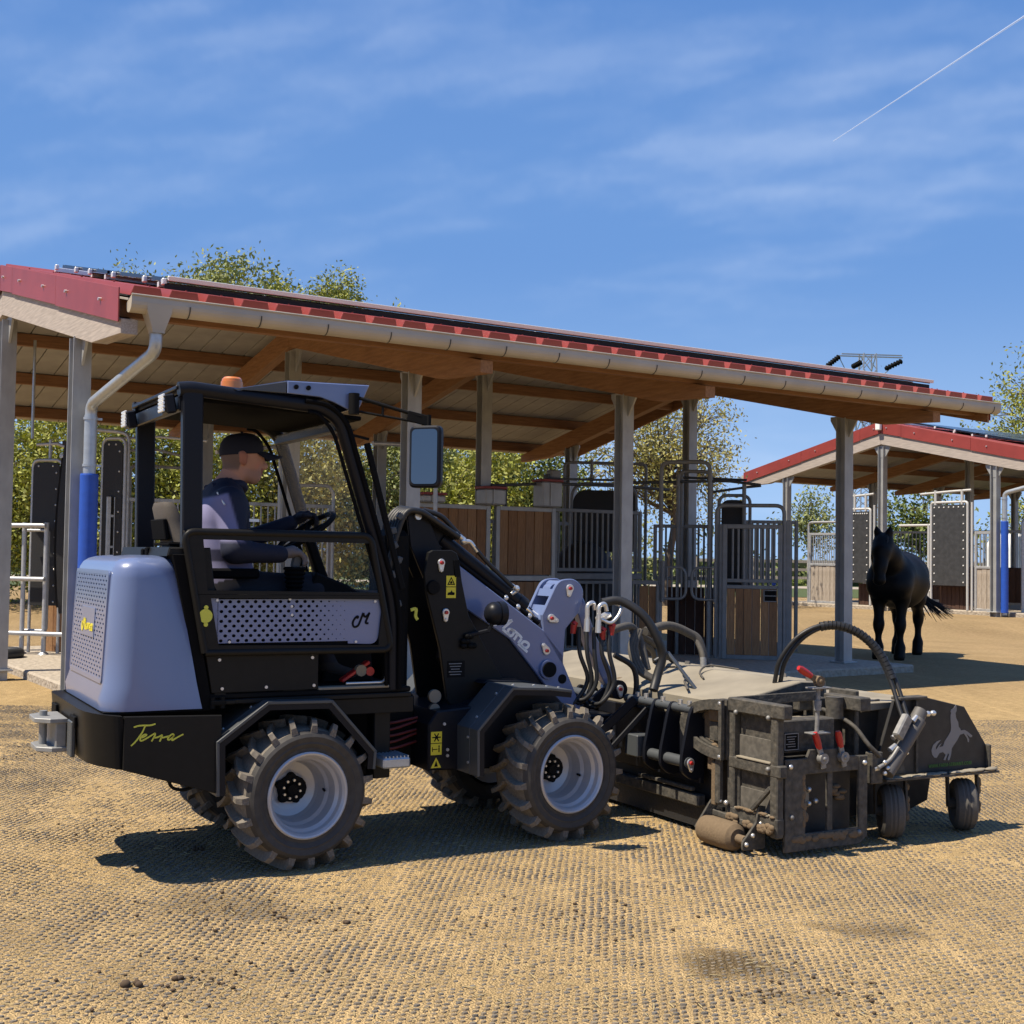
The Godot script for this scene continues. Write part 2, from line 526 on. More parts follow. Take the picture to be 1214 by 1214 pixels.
func make_sky() -> ImageTexture:
	var w := 2048
	var h := 1024
	var im := Image.create(w, h, false, Image.FORMAT_RGBAF)
	var a := FastNoiseLite.new()
	a.noise_type = FastNoiseLite.TYPE_SIMPLEX_SMOOTH
	a.seed = 7
	a.frequency = 1.0
	a.fractal_octaves = 5
	a.fractal_gain = 0.55
	a.domain_warp_enabled = true
	a.domain_warp_amplitude = 0.35
	a.domain_warp_frequency = 1.3
	var b := FastNoiseLite.new()
	b.noise_type = FastNoiseLite.TYPE_SIMPLEX_SMOOTH
	b.seed = 19
	b.frequency = 0.5
	b.fractal_octaves = 2
	var top := Color(0.054, 0.140, 0.375)
	var mid := Color(0.105, 0.220, 0.465)
	var low := Color(0.25, 0.385, 0.60)
	for y in h:
		var up := sin(PI * (0.5 - (y + 0.5) / h))
		var base: Color
		if up < 0.0:
			im.fill_rect(Rect2i(0, y, w, 1), Color(0.2, 0.17, 0.12))
			continue
		base = low.lerp(mid, smoothstep(0.02, 0.24, up)).lerp(top, smoothstep(0.2, 0.62, up))
		for x in w:
			var g := TAU * ((x + 0.5) / w - 0.5)
			var c := sqrt(1.0 - up * up)
			var q := 1.0 / (up + 0.16)
			var px := sin(g) * c * q
			var pz := -cos(g) * c * q
			# long thin wisps, stretched along one direction
			var s := a.get_noise_2d(px * 0.75 + pz * 0.3, pz * 1.5 - px * 0.75)
			var s2 := a.get_noise_2d(px * 3.2 + pz * 1.2 + 40.0, pz * 7.0 - px * 2.6)
			var k := b.get_noise_2d(px * 0.55 - 0.2, pz * 0.5 + 2.4)
			var f := smoothstep(-0.1, 0.75, s + 0.22 * s2 + 0.12) * smoothstep(-0.35, 0.5, k + 0.2) * (0.7 + 0.6 * s2) * 0.40
			f = f * smoothstep(0.0, 0.12, up)
			im.set_pixel(x, y, base.lerp(Color(0.47, 0.55, 0.69), f))
	return ImageTexture.create_from_image(im)

func make_ground() -> void:
	var xs := PackedFloat32Array()
	var zs := PackedFloat32Array()
	for e in [[-400.0, -60.0, 34.0], [-60.0, -12.0, 3.0], [-12.0, -5.5, 0.5], [-5.5, 5.5, 0.09], [5.5, 12.0, 0.5], [12.0, 60.0, 3.0], [60.0, 400.0, 34.0]]:
		var x: float = e[0]
		while x < e[1] - 0.01:
			xs.append(x)
			x += e[2]
	xs.append(400.0)
	for e in [[-800.0, -120.0, 40.0], [-120.0, -40.0, 4.0], [-40.0, -30.0, 1.0], [-30.0, -24.0, 0.5], [-24.0, -13.0, 0.4], [-13.0, -3.0, 0.09], [-3.0, 20.0, 2.5]]:
		var z: float = e[0]
		while z < e[1] - 0.01:
			zs.append(z)
			z += e[2]
	zs.append(22.0)
	var big := FastNoiseLite.new()
	big.seed = 3
	big.frequency = 0.45
	big.fractal_octaves = 4
	var small := FastNoiseLite.new()
	small.seed = 5
	small.frequency = 3.2
	small.fractal_octaves = 3
	var nx := xs.size()
	var pos := PackedVector3Array()
	var nor := PackedVector3Array()
	var col := PackedColorArray()
	var stains := [[0.82, -4.6, 0.19, 0.20, 0.5], [1.43, -5.05, 0.22, 0.12, 0.32], [-1.2, -5.28, 0.30, 0.16, 0.25], [-0.95, -5.15, 0.24, 0.12, 0.25], [-1.08, -4.3, 0.5, 0.3, 0.12], [-2.0, -4.8, 0.5, 0.2, 0.12], [0.9, -4.25, 0.2, 0.08, 0.25]]
	for z in zs:
		for x in xs:
			pos.append(Vector3(x, rise(x, z) + 0.004 * small.get_noise_2d(x * 0.6, z * 0.6), z))
			nor.append(Vector3.UP)
			var s := 0.95 + 0.15 * big.get_noise_2d(x, z) + 0.14 * small.get_noise_2d(x, z)
			var c := Color(0.82 * s, 0.585 * s, 0.29 * s)
			for e in stains:
				var d := sqrt(pow((x - e[0]) / e[2], 2.0) + pow((z - e[1]) / e[3], 2.0)) + 0.55 * small.get_noise_2d(x * 1.6 + 9.0, z * 1.6)
				c = c.lerp(Color(0.085, 0.062, 0.04), e[4] * 1.5 * (1.0 - smoothstep(0.6, 1.15, d)))
			# turned-over dirt further off is redder and smoother
			c = c.lerp(Color(0.70 * s, 0.50 * s, 0.265 * s), smoothstep(-12.0, -17.0, z))
			col.append(c)
	var idx := PackedInt32Array()
	for j in zs.size() - 1:
		for i in nx - 1:
			var a := j * nx + i
			idx.append_array(PackedInt32Array([a, a + 1, a + nx + 1, a, a + nx + 1, a + nx]))
	var arr := []
	arr.resize(Mesh.ARRAY_MAX)
	arr[Mesh.ARRAY_VERTEX] = pos
	arr[Mesh.ARRAY_NORMAL] = nor
	arr[Mesh.ARRAY_COLOR] = col
	arr[Mesh.ARRAY_INDEX] = idx
	var am := ArrayMesh.new()
	am.add_surface_from_arrays(Mesh.PRIMITIVE_TRIANGLES, arr)
	var m := mat("sand", Color(1, 1, 1), 1.0, 0.0, noise_tex(0.075, 0.34, 1.0, 71, 1024, 5, FastNoiseLite.TYPE_SIMPLEX), Vector3.ONE * 0.93, {"vertex_color_use_as_albedo": true, "normal_enabled": true, "normal_texture": bump_tex(0.085, 73, 1024, 5, 14.0), "normal_scale": 1.0, "metallic_specular": 0.2})
	m.detail_enabled = true
	m.detail_blend_mode = BaseMaterial3D.BLEND_MODE_MUL
	m.detail_albedo = noise_tex(0.02, 0.72, 1.0, 75, 512, 5)
	m.detail_uv_layer = BaseMaterial3D.DETAIL_UV_1
	am.surface_set_material(0, m)
	tag(part_m("ground", am, self), "", "", "", "structure")
	# the rubber studs of the paddock mats show through the sand
	var sb := MB.new()
	for q in 6:
		var g := TAU * q / 6
		var g2 := TAU * (q + 1) / 6
		var a := Vector3(cos(g) * 0.0145, -0.004, sin(g) * 0.0095)
		var b := Vector3(cos(g2) * 0.0145, -0.004, sin(g2) * 0.0095)
		var a2 := Vector3(a.x * 0.72, 0.0042, a.z * 0.72)
		var b2 := Vector3(b.x * 0.72, 0.0042, b.z * 0.72)
		var o := (a + b) * 0.5
		sb.quad(a, b, b2, a2, Vector3(o.x, 0.006, o.z))
		sb.flat(Vector3(0, 0.0048, 0), a2, b2, Vector3.UP)
	var stud := mat("stud", Color(1, 1, 1), 1.0, 0.0, null, Vector3.ONE, {"vertex_color_use_as_albedo": true})
	var spots := []
	rng.seed = 77
	var ca := cos(0.46)
	var sa := sin(0.46)
	var cover := FastNoiseLite.new()
	cover.seed = 29
	cover.frequency = 0.9
	cover.fractal_octaves = 3
	for i in range(-230, 260):
		for j in range(-330, 40):
			var lx := (i + 0.5 * (j & 1)) * 0.037
			var lz := j * 0.031
			var x := ca * lx + sa * lz + 0.3
			var z := -sa * lx + ca * lz - 3.0
			if z > -3.2 or z < -11.8 or absf(x) > -z * 0.43 + 0.25:
				continue
			var hide := cover.get_noise_2d(x, z) * 0.62 + rng.randf_range(-0.32, 0.32)
			if hide > 0.40:
				continue
			spots.append(Vector3(x + rng.randf_range(-0.004, 0.004), -0.0035 * clampf(hide + 0.45, 0.0, 1.0) + 0.001, z + rng.randf_range(-0.004, 0.004)))
	var mm := MultiMesh.new()
	mm.transform_format = MultiMesh.TRANSFORM_3D
	mm.use_colors = true
	mm.mesh = sb.mesh(stud)
	mm.instance_count = spots.size()
	for i in spots.size():
		var s := rng.randf_range(0.75, 1.12)
		mm.set_instance_transform(i, Transform3D(Basis(Vector3.UP, 0.46 + rng.randf_range(-0.3, 0.3)).scaled(Vector3(s, 1, s)), spots[i]))
		var g := rng.randf_range(0.085, 0.15)
		mm.set_instance_color(i, Color(g, g * 0.93, g * 0.82).lerp(Color(0.27, 0.20, 0.11), rng.randf() * 0.7))
	var studs := MultiMeshInstance3D.new()
	studs.name = "mat_studs"
	studs.multimesh = mm
	add_child(studs)
	tag(studs, "grey rubber studs of the paddock mats poking through the sand", "mat studs", "", "stuff")
	# straw and crumbs of dung
	for e in [["straw", 3800, Color(0.42, 0.33, 0.16), 0.0], ["dung_crumbs", 420, Color(0.07, 0.045, 0.025), 1.0]]:
		var mb := MB.new()
		if e[3] == 0.0:
			mb.box(Vector3.ZERO, Vector3(0.035, 0.0018, 0.0022))
		else:
			mb.ball(Vector3.ZERO, Vector3(0.008, 0.004, 0.006), 4, 6)
		var m2 := MultiMesh.new()
		m2.transform_format = MultiMesh.TRANSFORM_3D
		m2.mesh = mb.mesh(mat(e[0], e[2], 0.9))
		m2.instance_count = e[1]
		for i in int(e[1]):
			var z := -3.2 - 9.5 * pow(rng.randf(), 1.5)
			var x := rng.randf_range(-1, 1) * (-z * 0.43 + 0.2)
			if e[3] > 0.0:
				var st: Array = [[-1.2, -5.25, 0.4], [-0.9, -5.1, 0.3], [-1.05, -4.35, 0.35], [-2.0, -6.6, 0.3], [1.0, -4.3, 0.3], [0.2, -5.2, 0.5], [-3.3, -9.1, 0.5], [3.0, -9.8, 0.6]][i % 8]
				x = st[0] + rng.randfn() * st[2] * 0.6
				z = st[1] + rng.randfn() * st[2] * 0.45
			var s := rng.randf_range(0.4, 1.3)
			m2.set_instance_transform(i, Transform3D(Basis(Vector3.UP, rng.randf() * TAU).rotated(Vector3.RIGHT, rng.randf_range(-0.15, 0.15)).scaled(Vector3(s, s, s)), Vector3(x, 0.006, z)))
		var node := MultiMeshInstance3D.new()
		node.name = e[0]
		node.multimesh = m2
		add_child(node)
		tag(node, "short bits of straw strewn over the sand" if e[3] == 0.0 else "dark crumbs of dung scattered on the sand", "straw" if e[3] == 0.0 else "dung", "", "stuff")
	# a few bigger clods
	for e in [[-1.24, -4.27, 1.5, "largest dark dung clod, low at the left of the picture"], [-1.11, -4.34, 1.0, "smaller dark dung clod just right of the largest one"], [-1.5, -6.2, 1.3, "dung clod in the sunlit sand below the rear bumper"], [-0.62, -5.02, 0.9, "small dung clod by the brown stain in front of the rear wheel"]]:
		var cb := MB.new()
		for k in 5:
			cb.ball(Vector3(rng.randf_range(-0.016, 0.016), 0.007, rng.randf_range(-0.01, 0.01)) * e[2], Vector3(0.011, 0.009, 0.009) * e[2] * rng.randf_range(0.7, 1.2), 5, 7)
		var c := part("dung_clod", cb, M["dung_crumbs"], self)
		c.position = Vector3(e[0], 0.0, e[1])
		tag(c, e[3], "dung", "dung clods on the sand")
	# grass beyond
	var gb := MB.new()
	var gm := mat("grass", Color(0.075, 0.105, 0.02), 0.95, 0.0, noise_tex(0.05, 0.45, 1.0, 81, 512, 5), Vector3.ONE * 0.35)
	for k in 30:
		for j in 10:
			var x0 := -150.0 + k * 12.0
			var z0 := -41.0 - j * j * 5.0
			var z1 := -41.0 - (j + 1) * (j + 1) * 5.0
			gb.quad(Vector3(x0, rise(x0, z0) + 0.012, z0), Vector3(x0 + 12, rise(x0, z0) + 0.012, z0), Vector3(x0 + 12, rise(x0, z1) + 0.012, z1), Vector3(x0, rise(x0, z1) + 0.012, z1), Vector3.UP)
	tag(part("meadow", gb, gm, self), "", "", "", "structure")
	var lb := MB.new()
	lb.quad(Vector3(-40, 0.29, -53.5), Vector3(120, 0.29, -53.5), Vector3(120, 0.29, -58.0), Vector3(-40, 0.29, -58.0), Vector3.UP)
	tag(part("path", lb, M["concrete"], self), "", "", "", "structure")

func hpost(x: float, z: float, top: float, root: Node3D) -> void:
	var o := v2([-0.08, -0.08, 0.08, -0.08, 0.08, -0.067, 0.005, -0.067, 0.005, 0.067, 0.08, 0.067, 0.08, 0.08, -0.08, 0.08, -0.08, 0.067, -0.005, 0.067, -0.005, -0.067, -0.08, -0.067])
	var mb := MB.new()
	mb.prism(o, Transform3D(Basis(Vector3(1, 0, 0), Vector3(0, 0, -1), Vector3(0, 1, 0)), Vector3(x, 0.0, z)), top)
	var p := part("post", mb, M["steel"], root)
	var br := MB.new()
	br.prism(v2([z - 0.085, top - 0.26, z + 0.085, top - 0.26, z + 0.24, top - 0.02, z + 0.24, top + 0.03, z - 0.24, top + 0.03, z - 0.24, top - 0.02]), ZY(x + 0.012), 0.024)
	part("bracket", br, M["steel"], p)
	var bp := MB.new()
	bp.box(Vector3(x, 0.112, z), Vector3(0.26, 0.02, 0.26), 0.004)
	part("base_plate", bp, M["steel"], p)

func make_stable() -> Node3D:
	var root := thing("open_stable", "long open stable with red fascia, steel posts and solar roof behind the loader", "stable", BO.origin, 0.5809)
	# slab
	var sb := MB.new()
	sb.box(Vector3(5.5, -0.05, -3.1), Vector3(10.45, 0.3, 7.45), 0.02)
	part("floor_slab", sb, M["concrete"], root)
	# posts
	for x in FRAMES:
		hpost(x, 0.0, 3.38, root)
		hpost(x, RIDGE, 4.0, root)
		hpost(x, RIDGE * 2, 3.38, root)
	# rafters
	for i in 4:
		for s in [1.0, -1.0]:
			var y := func(d: float) -> float: return 4.06 - K * d      # under side, d from the ridge
			var pts := PackedVector2Array()
			for e in [[0.0, y.call(0.0)], [3.75, y.call(3.75)], [4.62, y.call(4.62) + 0.15], [4.62, y.call(4.62) + 0.27], [0.0, y.call(0.0) + 0.27]]:
				pts.append(Vector2(RIDGE + s * (float(e[0]) + 0.002), e[1]))
			var mb := MB.new()
			mb.prism(pts, ZY(FRAMES[i] + 0.07), 0.14, 0.004)
			var r := part("rafter", mb, M["old_rafter"] if i == 0 else M["rafter"], root)
			if i > 0 and s > 0.0:
				var bo := MB.new()
				for q in [[2.55, 0.08], [2.55, 0.18], [2.85, 0.1], [2.85, 0.2], [0.2, 0.12], [0.2, 0.2]]:
					bo.cyl(Vector3(FRAMES[i] + 0.07, y.call(q[0]) + q[1], RIDGE + q[0]), Vector3(FRAMES[i] + 0.082, y.call(q[0]) + q[1], RIDGE + q[0]), 0.013, -1, 8)
				part("bolt", bo, M["bolt"], r)
	# purlins on top of the rafters
	for s in [1.0, -1.0]:
		for d in [0.2, 1.6, 3.0, 4.4]:
			var mb := MB.new()
			mb.box(Vector3(5.52, 4.06 + 0.27 - K * d + 0.075, RIDGE + s * d), Vector3(11.12, 0.15, 0.09), 0.004)
			part("purlin", mb, M["beam"], root)
	# roof: light boards below, red crowns above, each pitch its own piece
	var sl := atan(K)
	var pm := MB.new()
	pm.box(Vector3.ZERO, Vector3(0.298, 0.02, 4.66 / cos(sl)), 0.003)
	var panel := pm.mesh(M["ceiling"])
	var cm := MB.new()
	cm.prism(v2([-0.135, 0, 0.135, 0, 0.108, 0.082, -0.108, 0.082]), Transform3D(Basis(), Vector3(0, 0, -2.34 / cos(sl))), 4.68 / cos(sl), 0.004)
	for q in 8:
		cm.cyl(Vector3(-0.07 if q % 2 else 0.075, 0.08, 2.2 - q * 0.55), Vector3(-0.07 if q % 2 else 0.075, 0.092, 2.2 - q * 0.55), 0.008, -1, 6)
	var crown := cm.mesh(M["red_metal"])
	for s in [1.0, -1.0]:
		var dk := MB.new()
		dk.box(Vector3(5.52, 4.06 + 0.27 + 0.15 + 0.045 - K * 2.33, RIDGE + s * 2.33), Vector3(11.1, 0.012, 4.66 / cos(sl)), 0.0, Basis(Vector3.RIGHT, sl * s))
		part("roof_deck", dk, M["dark"], root)
		for k in 36:
			var x := 0.12 + 0.31 * k
			var p := part_m("ceiling_panel", panel, root)
			p.transform = Transform3D(Basis(Vector3.RIGHT, sl * s), Vector3(x, 4.06 + 0.27 + 0.165 - K * 2.33, RIDGE + s * 2.33))
			var c := part_m("roof_crown", crown, root)
			c.transform = Transform3D(Basis(Vector3.RIGHT, sl * s), Vector3(x, 4.06 + 0.27 + 0.15 + 0.052 - K * 2.33, RIDGE + s * 2.33))
	var rc := MB.new()
	rc.prism(v2([RIDGE - 0.25, 4.52, RIDGE, 4.62, RIDGE + 0.25, 4.52, RIDGE, 4.64]), ZY(11.06), 11.1)
	part("ridge_cap", rc, M["red_metal"], root)
	# fascia of the gable ends
	for xx in [-0.10, 11.085]:
		for s in [1.0, -1.0]:
			for e in [[0.01, 0.62], [0.625, 2.55], [2.555, 4.64]]:
				var a: float = e[0]
				var b: float = e[1]
				var f := MB.new()
				f.prism(v2([RIDGE + s * a, 4.62 - 0.225 * a, RIDGE + s * b, 4.62 - 0.225 * b, RIDGE + s * b, 4.34 - 0.225 * b, RIDGE + s * a, 4.33 - 0.225 * a]), ZY(xx + 0.012), 0.012, 0.002)
				var fp := part("fascia", f, M["red_metal"], root)
				if xx > 1.0:
					var bb := MB.new()
					bb.prism(v2([RIDGE + s * a, 4.60 - 0.225 * a, RIDGE + s * b, 4.60 - 0.225 * b, RIDGE + s * b, 4.31 - 0.225 * b, RIDGE + s * a, 4.30 - 0.225 * a]), ZY(11.068), 0.035, 0.002)
					part("barge_board", bb, M["rafter"], root)
				var sc := MB.new()
				for q in ([0.3] if b < 1.0 else [0.2, 0.75]):
					var d := lerpf(a, b, q)
					sc.cyl(Vector3(xx, 4.49 - 0.225 * d, RIDGE + s * d), Vector3(xx - 0.022 if xx < 1.0 else xx + 0.03, 4.49 - 0.225 * d, RIDGE + s * d), 0.014, -1, 8)
				part("screw", sc, M["bolt"], fp)
	# gutters
	for s in [1.0, -1.0]:
		var zg: float = RIDGE + s * 4.70
		var g := MB.new()
		var outer := PackedVector2Array()
		for k in 11:
			var an := PI * k / 10
			outer.append(Vector2(zg - s * cos(an) * 0.075, 3.455 - sin(an) * 0.085))
		var inner := outer.duplicate()
		inner.reverse()
		var whole := PackedVector2Array()
		whole.append(Vector2(zg + s * 0.072, 3.505))
		outer.reverse()
		for q in outer:
			whole.append(q)
		for q in range(inner.size()):
			whole.append(Vector2(zg + (inner[q].x - zg) * 0.94, 3.458 + (inner[q].y - 3.458) * 0.94))
		whole.append(Vector2(zg + s * 0.066, 3.505))
		g.prism(whole, ZY(11.13), 11.16)
		for xe in [-0.03, 11.127]:
			g.prism(outer, ZY(xe + 0.003), 0.004)
		var lip := MB.new()
		lip.cyl(Vector3(-0.03, 3.507, zg + s * 0.074), Vector3(11.13, 3.507, zg + s * 0.074), 0.009, -1, 8)
		var gp := part("gutter", g, M["zinc"], root)
		part("gutter_lip", lip, M["zinc"], gp)
		for k in 18:
			var arc := PackedVector3Array()
			for q in 9:
				var an := PI * q / 8
				arc.append(Vector3(0.45 + k * 0.62, 3.457 - sin(an) * 0.088, zg + s * cos(an) * 0.078))
			var hb := MB.new()
			hb.tube(arc, 0.006, 5)
			part("gutter_hook", hb, M["worn_panel"], root)
	# downpipe with its blue sleeve
	var fn := MB.new()
	var rr := []
	for e in [[3.45, 0.105, 0.07], [3.39, 0.10, 0.065], [3.24, 0.05, 0.05], [3.22, 0.05, 0.05]]:
		rr.append(v3([0.2 - e[1], e[0], 1.56 - e[2], 0.2 + e[1], e[0], 1.56 - e[2], 0.2 + e[1], e[0], 1.56 + e[2] + 0.02, 0.2 - e[1], e[0], 1.56 + e[2] + 0.02]))
	for i in 3:
		for k in 4:
			var j := (k + 1) % 4
			fn.quad(rr[i][k], rr[i][j], rr[i + 1][j], rr[i + 1][k], (rr[i][k] + rr[i][j]) * 0.5 - Vector3(0.2, 0, 1.56) - Vector3(0, (rr[i][k].y), 0))
	var dp := part("downpipe_funnel", fn, M["zinc"], root)
	var dt := MB.new()
	dt.tube(bend(v3([0.2, 3.26, 1.56, 0.2, 3.08, 1.56, 0.055, 2.76, 0.2, 0.055, 2.55, 0.2]), 0.09, 4), 0.052, 18)
	dt.cyl(Vector3(0.055, 2.66, 0.2), Vector3(0.055, 0.05, 0.2), 0.056, -1, 20)
	var pipe := part("downpipe", dt, M["galv"], root)
	for y in [2.62, 2.2]:
		var cl := MB.new()
		cl.cyl(Vector3(0.055, y, 0.2), Vector3(0.055, y + 0.022, 0.2), 0.064, -1, 18)
		cl.box(Vector3(0.055, y + 0.011, 0.1), Vector3(0.02, 0.02, 0.12))
		cl.box(Vector3(0.13, y + 0.011, 0.2), Vector3(0.05, 0.02, 0.014))
		part("pipe_clamp", cl, M["galv"], pipe)
	var bl := MB.new()
	bl.lathe(v2([0.058, 2.135, 0.076, 2.135, 0.080, 2.12, 0.080, 0.1, 0.056, 0.1]), Transform3D(Basis(Vector3.RIGHT, -PI / 2), Vector3(0.055, 0, 0.2)), 28)
	part("pipe_sleeve", bl, M["blue"], root)
	# solar modules on the yard side
	for row in 2:
		for k in 10:
			var mb := MB.new()
			mb.box(Vector3.ZERO, Vector3(0.99, 0.035, 1.83), 0.003)
			var g := MB.new()
			g.box(Vector3(0, 0.0185, 0), Vector3(0.95, 0.003, 1.79))
			var p := part("solar_panel", mb, M["cells"], root)
			var d := 4.22 - 0.93 - row * 1.88
			p.transform = Transform3D(Basis(Vector3.RIGHT, sl), Vector3(0.94 + k * 1.005, 4.06 + 0.27 + 0.15 + 0.215 - K * d, RIDGE + d))
			part("glass", g, M["cells"], p)
	var trim := MB.new()
	trim.box(Vector3(5.46, 3.793, 1.10), Vector3(10.05, 0.042, 0.022), 0.004, Basis(Vector3.RIGHT, sl))
	part("module_edge", trim, M["alu"], root)
	for e in [0.35, 1.2, 1.75, 2.6, 3.6, 4.15]:
		var ck := MB.new()
		ck.box(Vector3(0.425, 4.06 + 0.27 + 0.15 + 0.195 - K * e, RIDGE + e), Vector3(0.04, 0.055, 0.05), 0.006)
		part("module_clamp", ck, M["alu"], root)
	var shade_strip := MB.new()  # added dark strips: the shade under the panel edges, put into colour
	shade_strip.box(Vector3(5.45, 3.715, 1.04), Vector3(10.05, 0.085, 0.02), 0.003)
	shade_strip.box(Vector3(0.46, 4.065, -0.95), Vector3(0.02, 0.10, 4.0), 0.003, Basis(Vector3.RIGHT, sl))
	part("panel_shade_strip", shade_strip, M["dark"], root)
	for e in [0.15, 1.7, 2.2, 3.9]:
		var rl := MB.new()
		rl.box(Vector3(5.46, 4.06 + 0.27 + 0.15 + 0.165 - K * e, RIDGE + e), Vector3(10.02, 0.05, 0.045), 0.004)
		part("mounting_rail", rl, M["alu"], root)
	return root
# ---------------------------------------------------------------- the loader: local x forward, z towards the yard side; origin on the ground under the rear axle
const LO := Vector3(-1.1967, 0, -6.3555)
const LTURN := 0.5

func ribbon(mb: MB, line: PackedVector2Array, at: Transform3D, w: float, th := 0.002, smooth := 4, taper := 0.0) -> void:
	var p := PackedVector3Array()
	for q in line:
		p.append(Vector3(q.x, q.y, 0))
	if smooth > 1:
		p = curve(p, smooth)
	var l := PackedVector3Array()
	var r := PackedVector3Array()
	for i in p.size():
		var d := (p[mini(i + 1, p.size() - 1)] - p[maxi(i - 1, 0)]).normalized()
		var f := 1.0 - taper * absf(2.0 * i / (p.size() - 1.0) - 1.0)
		var o := Vector3(-d.y, d.x, 0) * w * 0.5 * f
		l.append(p[i] + o)
		r.append(p[i] - o)
	var up := Vector3(0, 0, th)
	for i in p.size() - 1:
		mb.quad(at * (l[i] + up), at * (l[i + 1] + up), at * (r[i + 1] + up), at * (r[i] + up), at.basis.z)
		mb.quad(at * l[i], at * l[i + 1], at * (l[i + 1] + up), at * (l[i] + up), at.basis * (l[i] - r[i]))
		mb.quad(at * r[i], at * r[i + 1], at * (r[i + 1] + up), at * (r[i] + up), at.basis * (r[i] - l[i]))

func script_name(mb: MB, at: Transform3D, w: float, bold: float) -> void:   # the short script word on arm and grille, w long
	for e in [[0.0594, 0.1835, 0.0140, 0.1403, 0.0000, 0.0432, 0.0248, -0.0378, 0.0701, -0.0540, 0.1133, 0.0216, 0.1435, 0.1403, 0.1651, 0.2784],
			[0.1651, 0.2784, 0.1996, 0.1942, 0.2169, 0.1349],
			[0.2169, 0.1349, 0.2698, 0.2050, 0.3205, 0.2676],
			[0.3205, 0.2676, 0.2968, 0.1511, 0.2644, 0.0000],
			[0.4056, 0.1183, 0.4796, 0.1282, 0.5162, 0.0763, 0.4918, 0.0092, 0.4124, 0.0153, 0.3743, 0.0687, 0.4056, 0.1183],
			[0.4056, 0.1183, 0.5147, 0.1389, 0.6612, 0.1450, 0.7207, 0.1282],
			[0.5910, 0.1389, 0.6001, 0.0610, 0.6017, -0.0015],
			[0.7207, 0.1282, 0.7222, 0.0565, 0.7222, 0.0046],
			[0.7222, 0.0046, 0.8306, 0.0061, 1.0000, 0.0076],
			[0.8611, 0.0214, 0.7940, 0.0305, 0.7924, 0.1053, 0.8459, 0.1435, 0.9260, 0.1427, 0.9359, 0.0687, 0.8764, 0.0214],
			[0.2644, 0.0000, 0.3499, -0.0015, 0.4811, 0.0076]]:
		var p := v2(e)
		for i in p.size():
			p[i] *= w
		ribbon(mb, p, at, bold, 0.002, 4)

func perf(mb: MB, at: Transform3D, w: float, h: float, cols: int, rows: int, rx: float, ry: float, fade := 0.0) -> void:   # a sheet with staggered round holes, corner at the origin
	var cw := w / cols
	var ch := h / rows
	for j in rows:
		var off := 0.5 if j % 2 else 0.0
		for i in range(-1 if off > 0.0 else 0, cols):
			var x0 := maxf(0.0, (i + off) * cw)
			var x1 := minf(w, (i + 1 + off) * cw)
			var y0 := j * ch
			var y1 := y0 + ch
			if x1 - x0 < cw * 0.9:
				mb.quad(at * Vector3(x0, y0, 0), at * Vector3(x1, y0, 0), at * Vector3(x1, y1, 0), at * Vector3(x0, y1, 0), at.basis.z)
				continue
			var m := Vector3((x0 + x1) * 0.5, (y0 + y1) * 0.5, 0)
			var f := 1.0 if fade <= 0.0 else clampf((w - m.x) / fade, 0.28, 1.0)
			var rim := [Vector3(x1, m.y, 0), Vector3(x1, y1, 0), Vector3(m.x, y1, 0), Vector3(x0, y1, 0), Vector3(x0, m.y, 0), Vector3(x0, y0, 0), Vector3(m.x, y0, 0), Vector3(x1, y0, 0)]
			for k in 8:
				var a := TAU * k / 8
				var b := TAU * (k + 1) / 8
				var pa := m + Vector3(cos(a) * rx * f, sin(a) * ry * f, 0)
				var pb := m + Vector3(cos(b) * rx * f, sin(b) * ry * f, 0)
				var q: Vector3 = rim[(k + 1) % 8]
				mb.quad(at * pa, at * (rim[k] as Vector3), at * q, at * pb, at.basis.z)
				mb.quad(at * pa, at * pb, at * (pb - Vector3(0, 0, 0.004)), at * (pa - Vector3(0, 0, 0.004)), at.basis * (m - pa))

